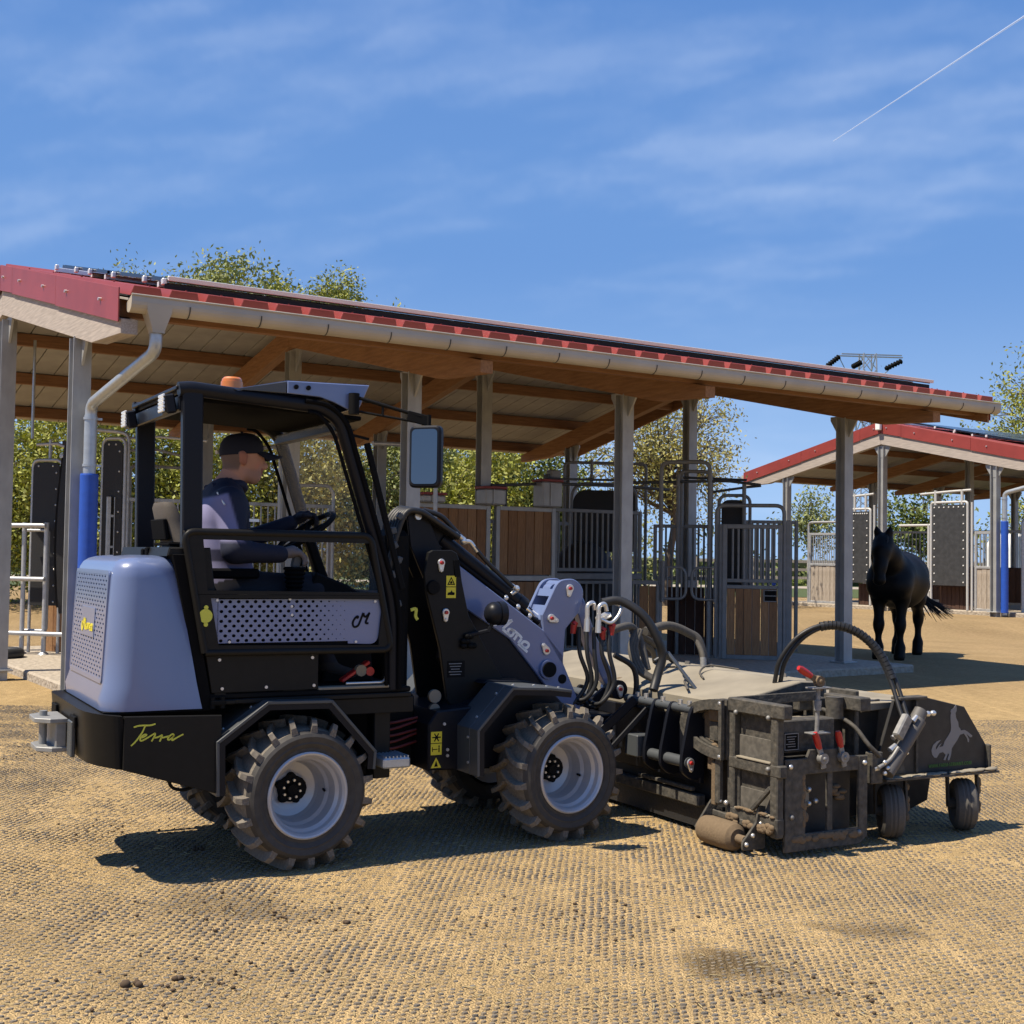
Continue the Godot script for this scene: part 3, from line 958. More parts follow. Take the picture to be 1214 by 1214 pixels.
func add_wheel(root: Node3D, x: float, side: float, spin: float) -> void:
	var ty := MB.new()
	ty.lathe(v2([0.180, -0.03, 0.190, -0.012, 0.207, -0.012, 0.222, -0.004, 0.228, 0.0, 0.234, -0.002, 0.258, 0.004, 0.272, -0.004, 0.285, -0.022, 0.293, -0.05, 0.298, -0.10, 0.299, -0.145, 0.298, -0.19, 0.293, -0.24, 0.284, -0.268, 0.26, -0.288, 0.20, -0.275]), Transform3D(), 56)
	var base := Transform3D(Basis(Vector3.UP, 0.09 if side > 0 else PI + 0.09) * Basis(Vector3.BACK, spin), Vector3(x, 0.343, 0.60 * side)).scaled_local(Vector3(1.04, 1.04, 1.0))
	var wheel := part("wheel", ty, M["tyre_side"], root)
	wheel.transform = base
	# chevron bars, each running from the middle over the shoulder
	var lm: Mesh
	for which in 2:
		var lug := MB.new()
		var path := [[0.0, -0.150, 0.0], [0.10, -0.105, 0.0], [0.155, -0.06, 0.0], [0.185, -0.024, -0.004], [0.195, -0.008, -0.026]] if which == 0 else [[0.0, -0.136, 0.0], [0.10, -0.182, 0.0], [0.155, -0.226, 0.0], [0.185, -0.260, -0.004], [0.195, -0.276, -0.026]]
		var rings := []
		for i in path.size():
			var a: float = path[i][0]
			var hw := 0.062 + 0.012 * i
			var top := 0.334 + float(path[i][2]) * 1.05
			var bot := 0.288 + float(path[i][2])
			var r := PackedVector3Array()
			for e in [[-hw * 0.62, bot], [-hw * 0.36, top], [hw * 0.36, top], [hw * 0.62, bot]]:
				r.append(Vector3(cos(a + e[0]) * float(e[1]), sin(a + e[0]) * float(e[1]), path[i][1]))
			rings.append(r)
		for i in rings.size() - 1:
			for k in 4:
				var j := (k + 1) % 4
				var mid: Vector3 = (rings[i][k] + rings[i][j] + rings[i + 1][j] + rings[i + 1][k]) * 0.25
				var cen: Vector3 = (rings[i][0] + rings[i][2] + rings[i + 1][1] + rings[i + 1][3]) * 0.25
				lug.quad(rings[i][k], rings[i][j], rings[i + 1][j], rings[i + 1][k], mid - cen)
		for e in [0, rings.size() - 1]:
			lug.quad(rings[e][0], rings[e][1], rings[e][2], rings[e][3], Vector3(0, 0, 1 if (e > 0) == (which == 0) else -1))
		lm = lug.mesh(M["tyre"])
		for k in 19:
			var p := part_m("tread_bar", lm, wheel)
			p.rotation.z = TAU * (k + 0.5 * which) / 19
	var tr := MB.new()
	tr.lathe(v2([0.2855, -0.022, 0.2935, -0.05, 0.2988, -0.10, 0.2998, -0.145, 0.2988, -0.19, 0.2935, -0.24]), Transform3D(), 56)
	part("tread_face", tr, M["tyre"], wheel)
	var rim := MB.new()
	rim.lathe(v2([0.0, -0.226, 0.075, -0.226, 0.10, -0.220, 0.130, -0.210, 0.140, -0.192, 0.146, -0.130, 0.158, -0.112, 0.163, -0.056, 0.176, -0.040, 0.181, -0.016, 0.190, -0.003, 0.198, 0.0, 0.205, -0.006, 0.204, -0.03]), Transform3D(), 56)
	rim.lathe(v2([0.2, -0.275, 0.19, -0.27, 0.15, -0.25, 0.0, -0.245]), Transform3D(), 24)
	part("rim", rim, M["rim"], wheel).scale = Vector3(0.935, 0.935, 1)
	var hub := MB.new()
	var star := PackedVector2Array()
	for k in 40:
		var a := TAU * k / 40
		star.append(Vector2(cos(a), sin(a)) * (0.058 + 0.016 * pow(maxf(0.0, cos(a * 5.0 + 0.4)), 0.6)))
	hub.prism(star, XY(-0.228), 0.03, 0.004)
	hub.cyl(Vector3(0, 0, -0.2), Vector3(0, 0, -0.176), 0.028, 0.024, 18)
	part("hub", hub, M["ink"], wheel)
	var bo := MB.new()
	for k in 8:
		var a := TAU * (k + 0.3) / 8
		bo.cyl(Vector3(cos(a) * 0.041, sin(a) * 0.041, -0.199), Vector3(cos(a) * 0.041, sin(a) * 0.041, -0.184), 0.006, -1, 6)
	part("wheel_nuts", bo, M["silver"], wheel)
	var va := MB.new()
	va.cyl(Vector3(0.13, -0.045, -0.15), Vector3(0.12, -0.043, -0.115), 0.006, -1, 8)
	part("valve", va, M["ink"], wheel)

func keeper(root: Node3D, x: float, y: float, z: float, ang: float, r := 0.021) -> void:   # pin keeper: a drop-shaped silver plate with a red cap
	var mb := MB.new()
	var o := PackedVector2Array()
	for k in 13:
		var a := -0.6 + (PI + 1.2) * k / 12
		o.append(Vector2(cos(a), sin(a)) * r)
	o.append(Vector2(-0.011, -0.044))
	o.append(Vector2(0.0, -0.05))
	o.append(Vector2(0.011, -0.044))
	mb.prism(o, Transform3D(Basis(Vector3.BACK, ang), Vector3(x, y, z)), 0.012, 0.003)
	var k := part("pin_keeper", mb, M["silver"], root)
	var cap := MB.new()
	cap.cyl(Vector3(x, y, z + 0.01), Vector3(x, y, z + 0.022), 0.0105, 0.009, 12)
	part("cap", cap, M["red"], k)
	var sc := MB.new()
	var p := Transform3D(Basis(Vector3.BACK, ang), Vector3(x, y, z)) * Vector3(0, -0.034, 0.012)
	sc.cyl(p, p + Vector3(0, 0, 0.006), 0.006, -1, 6)
	part("screw", sc, M["bolt"], k)

func warning(root: Node3D, x: float, y: float, z: float, w: float, h: float, kind: int) -> void:
	var mb := MB.new()
	if kind < 4:
		mb.box(Vector3(x, y, z), Vector3(w, h, 0.002))
	else:
		mb.prism(v2([x - w * 0.5, y - h * 0.5, x + w * 0.5, y - h * 0.5, x, y + h * 0.5]), XY(z - 0.001), 0.002)
	var s := part("warning_sticker", mb, M["yellow"], root)
	var i := MB.new()
	var at := Transform3D(Basis(), Vector3(x, y, z + 0.0012))
	var u := w * 0.5
	if kind == 0:      # triangle with a falling load
		i.ring_prism(v2([-u * 0.8, -u * 0.7, u * 0.8, -u * 0.7, 0, u * 0.8]), v2([-u * 0.5, -u * 0.52, u * 0.5, -u * 0.52, 0, u * 0.48]), at, 0.001)
		i.prism(v2([-u * 0.25, -u * 0.45, u * 0.25, -u * 0.45, u * 0.2, -u * 0.15, 0, u * 0.1, -u * 0.2, -u * 0.15]), at, 0.001)
	elif kind == 1:    # machine over ground
		i.prism(v2([-u * 0.8, -u * 0.45, u * 0.7, -u * 0.45, u * 0.75, 0, u * 0.3, u * 0.1, u * 0.1, u * 0.45, -u * 0.1, u * 0.1, -u * 0.6, 0]), at, 0.001)
	elif kind == 2:    # burst
		for k in 6:
			ribbon(i, v2([cos(k * 1.05) * u * 0.25, sin(k * 1.05) * u * 0.25, cos(k * 1.05) * u * 0.8, sin(k * 1.05) * u * 0.75]), at, u * 0.2, 0.001, 1)
		i.prism(v2([-u * 0.3, -u * 0.3, u * 0.3, -u * 0.2, u * 0.2, u * 0.3, -u * 0.2, u * 0.25]), at, 0.001)
	elif kind == 3:    # figure keeping its distance
		i.box(at * Vector3(u * 0.5, -u * 0.1, 0), Vector3(u * 0.22, u * 0.8, 0.001))
		i.cyl(at * Vector3(u * 0.5, u * 0.5, 0), at * Vector3(u * 0.5, u * 0.5, 0.001), u * 0.14, -1, 10)
		ribbon(i, v2([-u * 0.7, 0, u * 0.2, 0]), at, u * 0.14, 0.001, 1)
		i.box(at * Vector3(-u * 0.72, 0, 0), Vector3(u * 0.14, u * 0.8, 0.001))
	else:
		i.prism(v2([-u * 0.35, -h * 0.38, u * 0.35, -h * 0.38, u * 0.15, -h * 0.05, 0, h * 0.2, -u * 0.15, -h * 0.05]), at, 0.001)
	part("print", i, M["ink"], s)

func arch(root: Node3D, called: String, pts: PackedVector2Array, z0: float, z1: float) -> void:
	var n := pts.size()
	var plate := PackedVector2Array()
	var mid := Vector2()
	for p in pts:
		mid += p / n
	var inner := PackedVector2Array()
	for i in n:
		var a := (pts[i] - pts[maxi(i - 1, 0)]).normalized() if i > 0 else (pts[1] - pts[0]).normalized()
		var b := (pts[mini(i + 1, n - 1)] - pts[i]).normalized() if i < n - 1 else a
		var d := Vector2(a.y, -a.x) + Vector2(b.y, -b.x)
		d = d / maxf(0.3, d.length_squared() * 0.5)
		if d.dot(mid - pts[i]) < 0.0:
			d = -d
		inner.append(pts[i] + d * 0.014)
		plate.append(pts[i] + d * 0.040)
	var band := MB.new()
	for i in n - 1:
		band.prism(PackedVector2Array([pts[i], pts[i + 1], inner[i + 1], inner[i]]), XY(z0), (z1 - z0) - 0.088, 0.002)
	var f := part(called, band, M["fender"], root)
	var edge := MB.new()
	for i in n - 1:
		edge.prism(PackedVector2Array([pts[i], pts[i + 1], inner[i + 1], inner[i]]), XY(z1 - 0.084), 0.084, 0.002)
	part("edge_strip", edge, M["fender"], f)
	var lip := MB.new()
	for i in n - 1:
		lip.prism(PackedVector2Array([inner[i], inner[i + 1], plate[i + 1], plate[i]]), XY(z1 - 0.012), 0.008)
	part("lip", lip, M["navy_paint"], f)
	var sc := MB.new()
	for i in range(0, n - 1):
		var m := pts[i].lerp(pts[i + 1], 0.25)
		var d := (pts[i] - inner[i]).normalized()
		sc.cyl(Vector3(m.x, m.y, z1 - 0.1), Vector3(m.x + d.x * 0.006, m.y + d.y * 0.006, z1 - 0.1), 0.007, -1, 8)
		m = pts[i].lerp(pts[i + 1], 0.8)
		sc.cyl(Vector3(m.x, m.y, z1 - 0.1), Vector3(m.x + d.x * 0.006, m.y + d.y * 0.006, z1 - 0.1), 0.007, -1, 8)
	part("screws", sc, M["bolt"], f)

func hood_ring(y: float, xr: float, xf_: float, hw: float, r: float) -> PackedVector3Array:
	var o := PackedVector3Array()
	var c := [Vector2(xf_, hw), Vector2(xr + r, hw), Vector2(xr + r, -hw), Vector2(xf_, -hw)]
	for k in 9:
		var a := PI / 2 + PI / 2 * k / 8
		o.append(Vector3(c[1].x + cos(a) * r, y, hw - r + sin(a) * r))
	for k in 9:
		var a := PI + PI / 2 * k / 8
		o.append(Vector3(c[1].x + cos(a) * r, y, -hw + r + sin(a) * r))
	o.append(Vector3(xf_, y, -hw))
	for k in 7:
		o.append(Vector3(xf_, y, lerpf(-hw, hw, (k + 1) / 8.0)))
	o.append(Vector3(xf_, y, hw))
	return o

func make_loader() -> Node3D:
	var root := thing("wheel_loader", "compact pale violet wheel loader with black open cab and orange beacon", "wheel loader", LO, LTURN)
	var mb: MB
	# --- rear counterweight and side plates
	mb = MB.new()
	var top := PackedVector3Array()
	var bot := PackedVector3Array()
	for e in [[-0.832, 0.56], [-0.875, 0.553], [-0.915, 0.53], [-0.95, 0.49], [-0.972, 0.44], [-0.98, 0.36], [-0.98, -0.36], [-0.972, -0.44], [-0.95, -0.49], [-0.915, -0.53], [-0.875, -0.553], [-0.832, -0.56]]:
		top.append(Vector3(e[0], 0.737 - 0.12 * (e[0] + 0.832), e[1]))
		bot.append(Vector3(e[0] + 0.02, 0.505 - 0.18 * (e[0] + 0.832), e[1] * 0.985))
	mb.loft([bot, top], true, true, true)
	var cw := part("counterweight", mb, M["black_paint"], root)
	mb = MB.new()
	for s in [1.0, -1.0]:
		mb.box(Vector3(-0.984, 0.69, 0.25 * s), Vector3(0.012, 0.05, 0.12), 0.004)
	part("tail_recess", mb, M["ink"], cw)
	for s in [1.0, -1.0]:
		mb = MB.new()
		mb.prism(v2([-0.827, 0.737, -0.827, 0.508, -0.40, 0.372, -0.40, 0.724]), XY(0.535 if s > 0 else -0.56), 0.025, 0.003)
		part("side_plate", mb, M["black_paint"], root)
	mb = MB.new()
	mb.prism(v2([-0.82, 0.72, -0.82, 0.54, -0.3, 0.42, 0.45, 0.36, 0.47, 0.70, -0.3, 0.74]), XY(-0.27), 0.54)
	part("rear_chassis", mb, M["ink"], root)
	mb = MB.new()
	mb.tube(curve(v3([-0.62, 0.455, 0.5, -0.60, 0.41, 0.5, -0.55, 0.395, 0.5, -0.50, 0.41, 0.5, -0.48, 0.44, 0.5]), 5), 0.008, 6)
	part("lashing_eye", mb, M["ink"], root)
	# hitch
	mb = MB.new()
	mb.prism(v2([-0.985, -0.14, -1.06, -0.14, -1.12, -0.08, -1.12, 0.08, -1.06, 0.14, -0.985, 0.14]), Transform3D(Basis(Vector3(1, 0, 0), Vector3(0, 0, -1), Vector3(0, 1, 0)), Vector3(0, 0.665, -0.02)), 0.022, 0.003)
	mb.prism(v2([-0.985, -0.14, -1.05, -0.14, -1.11, -0.08, -1.11, 0.08, -1.05, 0.14, -0.985, 0.14]), Transform3D(Basis(Vector3(1, 0, 0), Vector3(0, 0, -1), Vector3(0, 1, 0)), Vector3(0, 0.535, -0.02)), 0.022, 0.003)
	mb.box(Vector3(-1.01, 0.61, -0.02), Vector3(0.05, 0.13, 0.26), 0.006)
	var hi := part("towing_hitch", mb, M["hitch_grey"], root)
	mb = MB.new()
	mb.cyl(Vector3(-1.07, 0.52, -0.02), Vector3(-1.07, 0.71, -0.02), 0.018, -1, 14)
	part("pin", mb, M["hitch_grey"], hi)
	mb = MB.new()
	mb.box(Vector3(-0.985, 0.61, 0.22), Vector3(0.02, 0.16, 0.10), 0.01)
	part("hitch_plate", mb, M["fender"], root)
	# --- hood
	mb = MB.new()
	var rings := []
	for e in [[0.752, -0.905, -0.478, 0.515, 0.11], [0.80, -0.912, -0.49, 0.515, 0.11], [0.86, -0.893, -0.503, 0.512, 0.11], [1.0, -0.886, -0.53, 0.508, 0.11], [1.2, -0.876, -0.57, 0.498, 0.105], [1.33, -0.868, -0.598, 0.492, 0.10], [1.372, -0.860, -0.606, 0.484, 0.095], [1.397, -0.846, -0.612, 0.468, 0.09], [1.413, -0.825, -0.616, 0.446, 0.085], [1.423, -0.795, -0.618, 0.41, 0.08], [1.429, -0.74, -0.62, 0.34, 0.05], [1.432, -0.67, -0.622, 0.2, 0.02]]:
		rings.append(hood_ring(e[0], e[1], e[2], e[3], e[4]))
	mb.loft(rings, true, true, true)
	var hood := part("hood", mb, M["paint"], root)
	mb = MB.new()
	mb.prism(v2([-0.905, 0.752, -0.478, 0.752, -0.478, 0.742, -0.9, 0.742]), XY(-0.505), 1.01)
	part("shadow_gap", mb, M["ink"], hood)
	# grille on the back, a slightly raised perforated panel
	mb = MB.new()
	var gy0 := 0.885
	var lean := 0.0466
	var gb := Basis(Vector3(0, 0, 1), Vector3(lean, 1, 0).normalized(), Vector3(-1, lean, 0).normalized())
	var gat := Transform3D(gb, Vector3(-0.8965, gy0, -0.375))
	perf(mb, gat, 0.76, 0.46, 12, 24, 0.0165, 0.0056)
	var gr := part("grille", mb, M["paint"], root)
	mb = MB.new()
	mb.box(gat * Vector3(0.38, 0.23, -0.0062), Vector3(0.76, 0.46, 0.002), 0.0, gb)
	part("grille_backing", mb, M["ink"], gr)
	mb = MB.new()
	mb.ring_prism(rounded(v2([-0.016, -0.02, 0.776, -0.02, 0.776, 0.478, -0.016, 0.478]), 0.03, 5), rounded(v2([0, 0, 0.76, 0, 0.76, 0.46, 0, 0.46]), 0.004, 5), Transform3D(gb, gat.origin - gb.z * 0.008), 0.009)
	part("grille_frame", mb, M["paint"], gr)
	mb = MB.new()
	mb.box(gat * Vector3(0.375, 0.235, 0.0015), Vector3(0.32, 0.135, 0.003), 0.001, gb)
	var nm := part("name_plate", mb, M["paint"], gr)
	mb = MB.new()
	script_name(mb, Transform3D(gb, gat * Vector3(0.25, 0.20, 0.0035)) * Transform3D(Basis().scaled(Vector3(1, 0.62, 1)), Vector3.ZERO), 0.27, 0.018)
	part("lettering", mb, M["yellow"], nm)
	mb = MB.new()
	mb.box(Vector3(-0.70, 1.425, -0.05), Vector3(0.13, 0.012, 0.05), 0.004)
	mb.box(Vector3(-0.645, 1.437, 0.03), Vector3(0.022, 0.05, 0.035), 0.008)
	mb.box(Vector3(-0.64, 1.44, 0.10), Vector3(0.025, 0.06, 0.04), 0.01)
	part("hood_latch", mb, M["seal"], root)
	# --- cab tub: seal, rear shelf, floor, side panels
	mb = MB.new()
	mb.prism(v2([-0.625, 1.44, -0.56, 1.44, -0.425, 0.74, -0.474, 0.74]), XY(-0.50), 1.005, 0.004)
	part("hood_seal", mb, M["seal"], root)
	mb = MB.new()
	mb.prism(v2([-0.635, 1.47, -0.645, 1.43, -0.50, 1.43, -0.42, 0.80, -0.36, 0.80, -0.45, 1.47]), XY(-0.49), 0.98, 0.006)
	part("cab_back", mb, M["black_paint"], root)
	mb = MB.new()
	mb.box(Vector3(-0.56, 1.484, 0.22), Vector3(0.1, 0.012, 0.3), 0.005)
	for q in [0.14, 0.28]:
		mb.cyl(Vector3(-0.56, 1.485, q), Vector3(-0.56, 1.494, q), 0.035, -1, 14)
	part("rear_shelf", mb, M["seal"], root)
	mb = MB.new()
	mb.prism(v2([-0.462, 0.985, -0.432, 0.815, 0.072, 0.815, 0.072, 0.985]), XY(0.475), 0.02, 0.003)
	var kick := part("kick_panel", mb, M["black_paint"], root)
	mb = MB.new()
	for e in [[-0.40, 0.965], [-0.385, 0.835], [-0.18, 0.835], [0.05, 0.835], [0.04, 0.965]]:
		mb.cyl(Vector3(e[0], e[1], 0.494), Vector3(e[0], e[1], 0.501), 0.0075, -1, 8)
	part("screws", mb, M["bolt"], kick)
	mb = MB.new()
	mb.box(Vector3(0.05, 0.80, 0.0), Vector3(1.0, 0.025, 0.98), 0.005)
	part("cab_floor", mb, M["ink"], root)
	mb = MB.new()
	mb.box(Vector3(0.255, 0.8165, 0.455), Vector3(0.36, 0.012, 0.07), 0.002)
	part("door_sill", mb, M["dust"], root)
	mb = MB.new()
	mb.box(Vector3(0.06, 0.775, 0.485), Vector3(0.98, 0.022, 0.03), 0.004)
	mb.box(Vector3(0.36, 0.725, 0.47), Vector3(0.42, 0.075, 0.02), 0.003)
	mb.box(Vector3(0.42, 0.55, 0.40), Vector3(0.085, 0.36, 0.10), 0.004)
	mb.box(Vector3(-0.35, 0.775, 0.50), Vector3(0.05, 0.02, 0.03), 0.004)
	part("lower_body", mb, M["black_paint"], root)
	mb = MB.new()
	mb.prism(v2([-0.46, 0.995, -0.56, 1.42, -0.50, 1.42, -0.41, 0.995]), XY(-0.495), 0.02)
	mb.prism(v2([-0.46, 1.25, 0.44, 1.25, 0.46, 0.80, -0.42, 0.80]), XY(-0.495), 0.02, 0.003)
	part("far_side_panel", mb, M["black_paint"], root)
	# step
	mb = MB.new()
	mb.box(Vector3(0.44, 0.462, 0.50), Vector3(0.14, 0.05, 0.18), 0.008)
	for k in 7:
		mb.box(Vector3(0.385 + k * 0.019, 0.49, 0.50), Vector3(0.006, 0.01, 0.17))
	part("step", mb, M["galv"], root)
	mb = MB.new()
	for k in 5:
		mb.tube(curve(v3([0.45, 0.62 - 0.03 * k, 0.30 - 0.03 * k, 0.56, 0.60 - 0.032 * k, 0.22, 0.72, 0.62 - 0.03 * k + 0.012 * (k % 2), 0.2]), 5), 0.0075, 7)
	part("red_hoses", mb, mat("dull_red", Color(0.10, 0.008, 0.007), 0.6), root)
	mb = MB.new()
	mb.box(Vector3(0.56, 0.55, 0.0), Vector3(0.34, 0.38, 0.30), 0.02)
	mb.cyl(Vector3(0.58, 0.30, 0), Vector3(0.58, 0.80, 0), 0.07, -1, 16)
	mb.cyl(Vector3(0.0, 0.343, -0.4), Vector3(0.0, 0.343, 0.4), 0.06, -1, 14)
	mb.cyl(Vector3(1.415, 0.343, -0.4), Vector3(1.415, 0.343, 0.4), 0.06, -1, 14)
	part("articulation_joint", mb, M["ink"], root)
	# --- roll bar, roof and visor
	for s in [1.0, -1.0]:
		mb = MB.new()
		mb.prism(v2([-0.577, 1.44, -0.487, 1.44, -0.497, 2.17, -0.590, 2.19]), XY(0.44 if s > 0 else -0.49), 0.05, 0.006)
		part("rear_post", mb, M["navy_paint"], root)
		mb = MB.new()
		mb.tube(bend(v3([-0.605, 2.178, 0.463 * s, -0.55, 2.186, 0.463 * s, 0.075, 2.146, 0.463 * s, 0.17, 2.09, 0.463 * s, 0.455, 1.22, 0.463 * s, 0.462, 0.80, 0.463 * s]), 0.14, 6), 0.034, 12)
		var rb := part("roll_bar", mb, M["navy_paint"], root)
		mb = MB.new()
		mb.tube(bend(v3([-0.02, 2.165, 0.502 * s, 0.10, 2.158, 0.502 * s, 0.19, 2.08, 0.502 * s, 0.478, 1.20, 0.502 * s, 0.482, 0.80, 0.502 * s]), 0.12, 6), 0.012, 6)
		mb.tube(bend(v3([0.0, 2.115, 0.49 * s, 0.05, 2.11, 0.49 * s, 0.125, 2.03, 0.49 * s, 0.40, 1.22, 0.49 * s, 0.42, 0.82, 0.49 * s]), 0.12, 6), 0.009, 6)
		part("pillar_trim", mb, M["seal"], rb)
		mb = MB.new()
		mb.prism(v2([-0.11, 2.195, -0.11, 2.252, 0.298, 2.262, 0.245, 2.142, 0.20, 2.135, 0.12, 2.168, 0.05, 2.188]), XY(0.492 if s > 0 else -0.504), 0.012, 0.003)
		var vs := part("visor_side", mb, M["paint"], root)
		mb = MB.new()
		for e in [[-0.07, 2.226], [-0.01, 2.226]]:
			mb.cyl(Vector3(e[0], e[1], 0.5 * s), Vector3(e[0], e[1], 0.514 * s), 0.011, -1, 10)
		part("bolt", mb, M["ink"], vs)
		mb = MB.new()
		mb.prism(v2([-0.36, 2.195, -0.113, 2.25, -0.113, 2.195]), XY(0.485 if s > 0 else -0.497), 0.012, 0.002)
		part("visor_gusset", mb, M["fender"], root)
	mb = MB.new()
	mb.prism(v2([-0.36, 2.197, -0.11, 2.255, 0.298, 2.265, 0.25, 2.15, 0.24, 2.15, 0.28, 2.252, -0.11, 2.243, -0.34, 2.190]), XY(-0.491), 0.982)
	part("visor_top", mb, M["paint"], root)
	mb = MB.new()
	mb.box(Vector3(-0.24, 2.160, 0), Vector3(0.70, 0.022, 0.88), 0.004, Basis(Vector3.BACK, -0.05))
	mb.bar(Vector3(-0.59, 2.188, -0.46), Vector3(-0.59, 2.188, 0.46), 0.05, 0.018, 0.004)
	part("roof_panel", mb, M["navy_paint"], root)
	mb = MB.new()
	mb.box(Vector3(-0.14, 2.128, 0), Vector3(0.86, 0.02, 0.86), 0.004, Basis(Vector3.BACK, -0.045))
	part("headliner", mb, M["seal"], root)
	mb = MB.new()
	mb.box(Vector3(-0.585, 2.12, 0), Vector3(0.03, 0.07, 0.9), 0.006)
	part("rear_crossbar", mb, M["navy_paint"], root)
	for s in [0.40, -0.40]:
		mb = MB.new()
		mb.box(Vector3(-0.635, 2.115, s), Vector3(0.05, 0.088, 0.10), 0.008, Basis(Vector3.BACK, 0.2))
		var lp := part("work_lamp", mb, M["navy_paint"], root)
		mb = MB.new()
		for k in 5:
			mb.box(Vector3(-0.6645, 2.084 + k * 0.0165, s), Vector3(0.012, 0.014, 0.088), 0.003, Basis(Vector3.BACK, 0.2))
		part("lens", mb, M["lamp"], lp)
		mb = MB.new()
		mb.cyl(Vector3(-0.6, 2.18, s * 1.13), Vector3(-0.6, 2.215, s * 1.13), 0.005, -1, 6)
		part("bolt", mb, M["ink"], lp)
	mb = MB.new()
	mb.cyl(Vector3(-0.2, 2.235, -0.1), Vector3(-0.2, 2.275, -0.1), 0.05, -1, 16)
	var bc := part("beacon_base", mb, M["ink"], root)
	mb = MB.new()
	mb.lathe(v2([0.0, 0.058, 0.04, 0.056, 0.050, 0.046, 0.051, 0.034, 0.055, 0.033, 0.056, 0.0]), Transform3D(Basis(Vector3.RIGHT, -PI / 2), Vector3(-0.2, 2.275, -0.1)), 24)
	part("beacon", mb, M["amber"], bc)
	# --- windscreen, wiper, dash
	mb = MB.new()
	mb.prism(v2([0.135, 2.08, 0.42, 1.22, 0.426, 1.22, 0.141, 2.082]), XY(-0.44), 0.88)
	part("windscreen", mb, M["glass"], root)
	mb = MB.new()
	mb.bar(Vector3(0.44, 1.24, -0.47), Vector3(0.44, 1.24, 0.47), 0.05, 0.06, 0.006)
	mb.bar(Vector3(0.17, 2.06, -0.46), Vector3(0.17, 2.06, 0.46), 0.05, 0.05, 0.006)
	part("windscreen_rail", mb, M["navy_paint"], root)
	mb = MB.new()
	mb.bar(Vector3(0.36, 2.0, 0.33), Vector3(0.565, 1.28, 0.33), 0.022, 0.03, 0.004)
	mb.bar(Vector3(0.20, 2.05, 0.33), Vector3(0.37, 2.02, 0.33), 0.012, 0.012)
	part("wiper", mb, M["ink"], root)
	mb = MB.new()
	mb.prism(v2([0.20, 0.81, 0.47, 0.81, 0.45, 1.22, 0.32, 1.30, 0.16, 1.36, 0.13, 1.30, 0.24, 1.20]), XY(-0.30), 0.5, 0.01)
	part("dashboard", mb, M["ink"], root)
	mb = MB.new()
	mb.bar(Vector3(0.26, 1.32, 0.02), Vector3(0.17, 1.545, 0.02), 0.05, 0.05, 0.01)
	part("steering_column", mb, M["ink"], root)
	mb = MB.new()
	var sw := PackedVector3Array()
	var wb := Basis(Vector3.BACK, 0.62)
	for k in 25:
		sw.append(Vector3(0.165, 1.56, 0.02) + wb * Vector3(cos(TAU * k / 24) * 0.165, 0, sin(TAU * k / 24) * 0.165))
	mb.tube(sw, 0.014, 8, false)
	for k in 3:
		mb.bar(Vector3(0.165, 1.555, 0.02), sw[k * 8 + 4], 0.025, 0.012, 0.003)
	part("steering_wheel", mb, M["ink"], root)
	# controls: a lever with a ribbed gaiter by the door
	mb = MB.new()
	var gt := PackedVector2Array()
	for k in 12:
		gt.append(Vector2(0.052 - 0.0016 * k + (0.006 if k % 2 else -0.003), 0.12 - 0.0105 * k))
	gt.reverse()
	mb.lathe(gt, Transform3D(Basis(Vector3.RIGHT, -PI / 2), Vector3(0.03, 1.265, 0.25)), 20)
	var jy := part("lever_gaiter", mb, M["seal"], root)
	mb = MB.new()
	mb.bar(Vector3(0.03, 1.38, 0.25), Vector3(0.045, 1.445, 0.25), 0.03, 0.045, 0.01)
	mb.cyl(Vector3(0.03, 1.36, 0.25), Vector3(0.03, 1.39, 0.25), 0.02, -1, 10)
	part("lever", mb, M["fender"], jy)
	mb = MB.new()
	mb.box(Vector3(-0.06, 1.13, 0.30), Vector3(0.42, 0.26, 0.22), 0.02)
	part("side_console", mb, M["ink"], root)
	# seat
	mb = MB.new()
	mb.box(Vector3(-0.24, 1.17, 0.0), Vector3(0.44, 0.13, 0.46), 0.03, Basis(Vector3.BACK, 0.06))
	var seat := part("seat", mb, M["ink"], root)
	mb = MB.new()
	rings = []
	for e in [[1.14, -0.40, 0.21, 0.05], [1.3, -0.435, 0.215, 0.055], [1.45, -0.47, 0.2, 0.05], [1.52, -0.50, 0.16, 0.045], [1.60, -0.525, 0.145, 0.045], [1.66, -0.545, 0.135, 0.04], [1.685, -0.55, 0.11, 0.03]]:
		var r := PackedVector3Array()
		for k in 16:
			var a := TAU * k / 16
			r.append(Vector3(float(e[1]) + signf(cos(a)) * pow(absf(cos(a)), 0.6) * float(e[3]), e[0], signf(sin(a)) * pow(absf(sin(a)), 0.5) * float(e[2])))
		rings.append(r)
	mb.loft(rings, true, true, true)
	part("backrest", mb, M["seat_cloth"], seat)
	mb = MB.new()
	mb.box(Vector3(-0.565, 1.555, 0.0), Vector3(0.02, 0.10, 0.26), 0.008, Basis(Vector3.BACK, 0.15))
	part("seat_pocket", mb, M["seal"], seat)
	mb = MB.new()
	mb.box(Vector3(-0.30, 1.35, 0.24), Vector3(0.30, 0.05, 0.07), 0.015)
	part("armrest", mb, M["seal"], seat)
	# pedal and spare bits seen through the low opening
	mb = MB.new()
	mb.bar(Vector3(0.22, 0.84, 0.40), Vector3(0.36, 0.93, 0.40), 0.05, 0.016, 0.004)
	mb.cyl(Vector3(0.36, 0.885, 0.38), Vector3(0.36, 0.885, 0.43), 0.022, -1, 12)
	part("red_pedal", mb, M["red"], root)
	mb = MB.new()
	mb.cyl(Vector3(0.315, 0.89, 0.40), Vector3(0.315, 0.89, 0.43), 0.028, -1, 12)
	part("pedal_pad", mb, M["dust"], root)
	mb = MB.new()
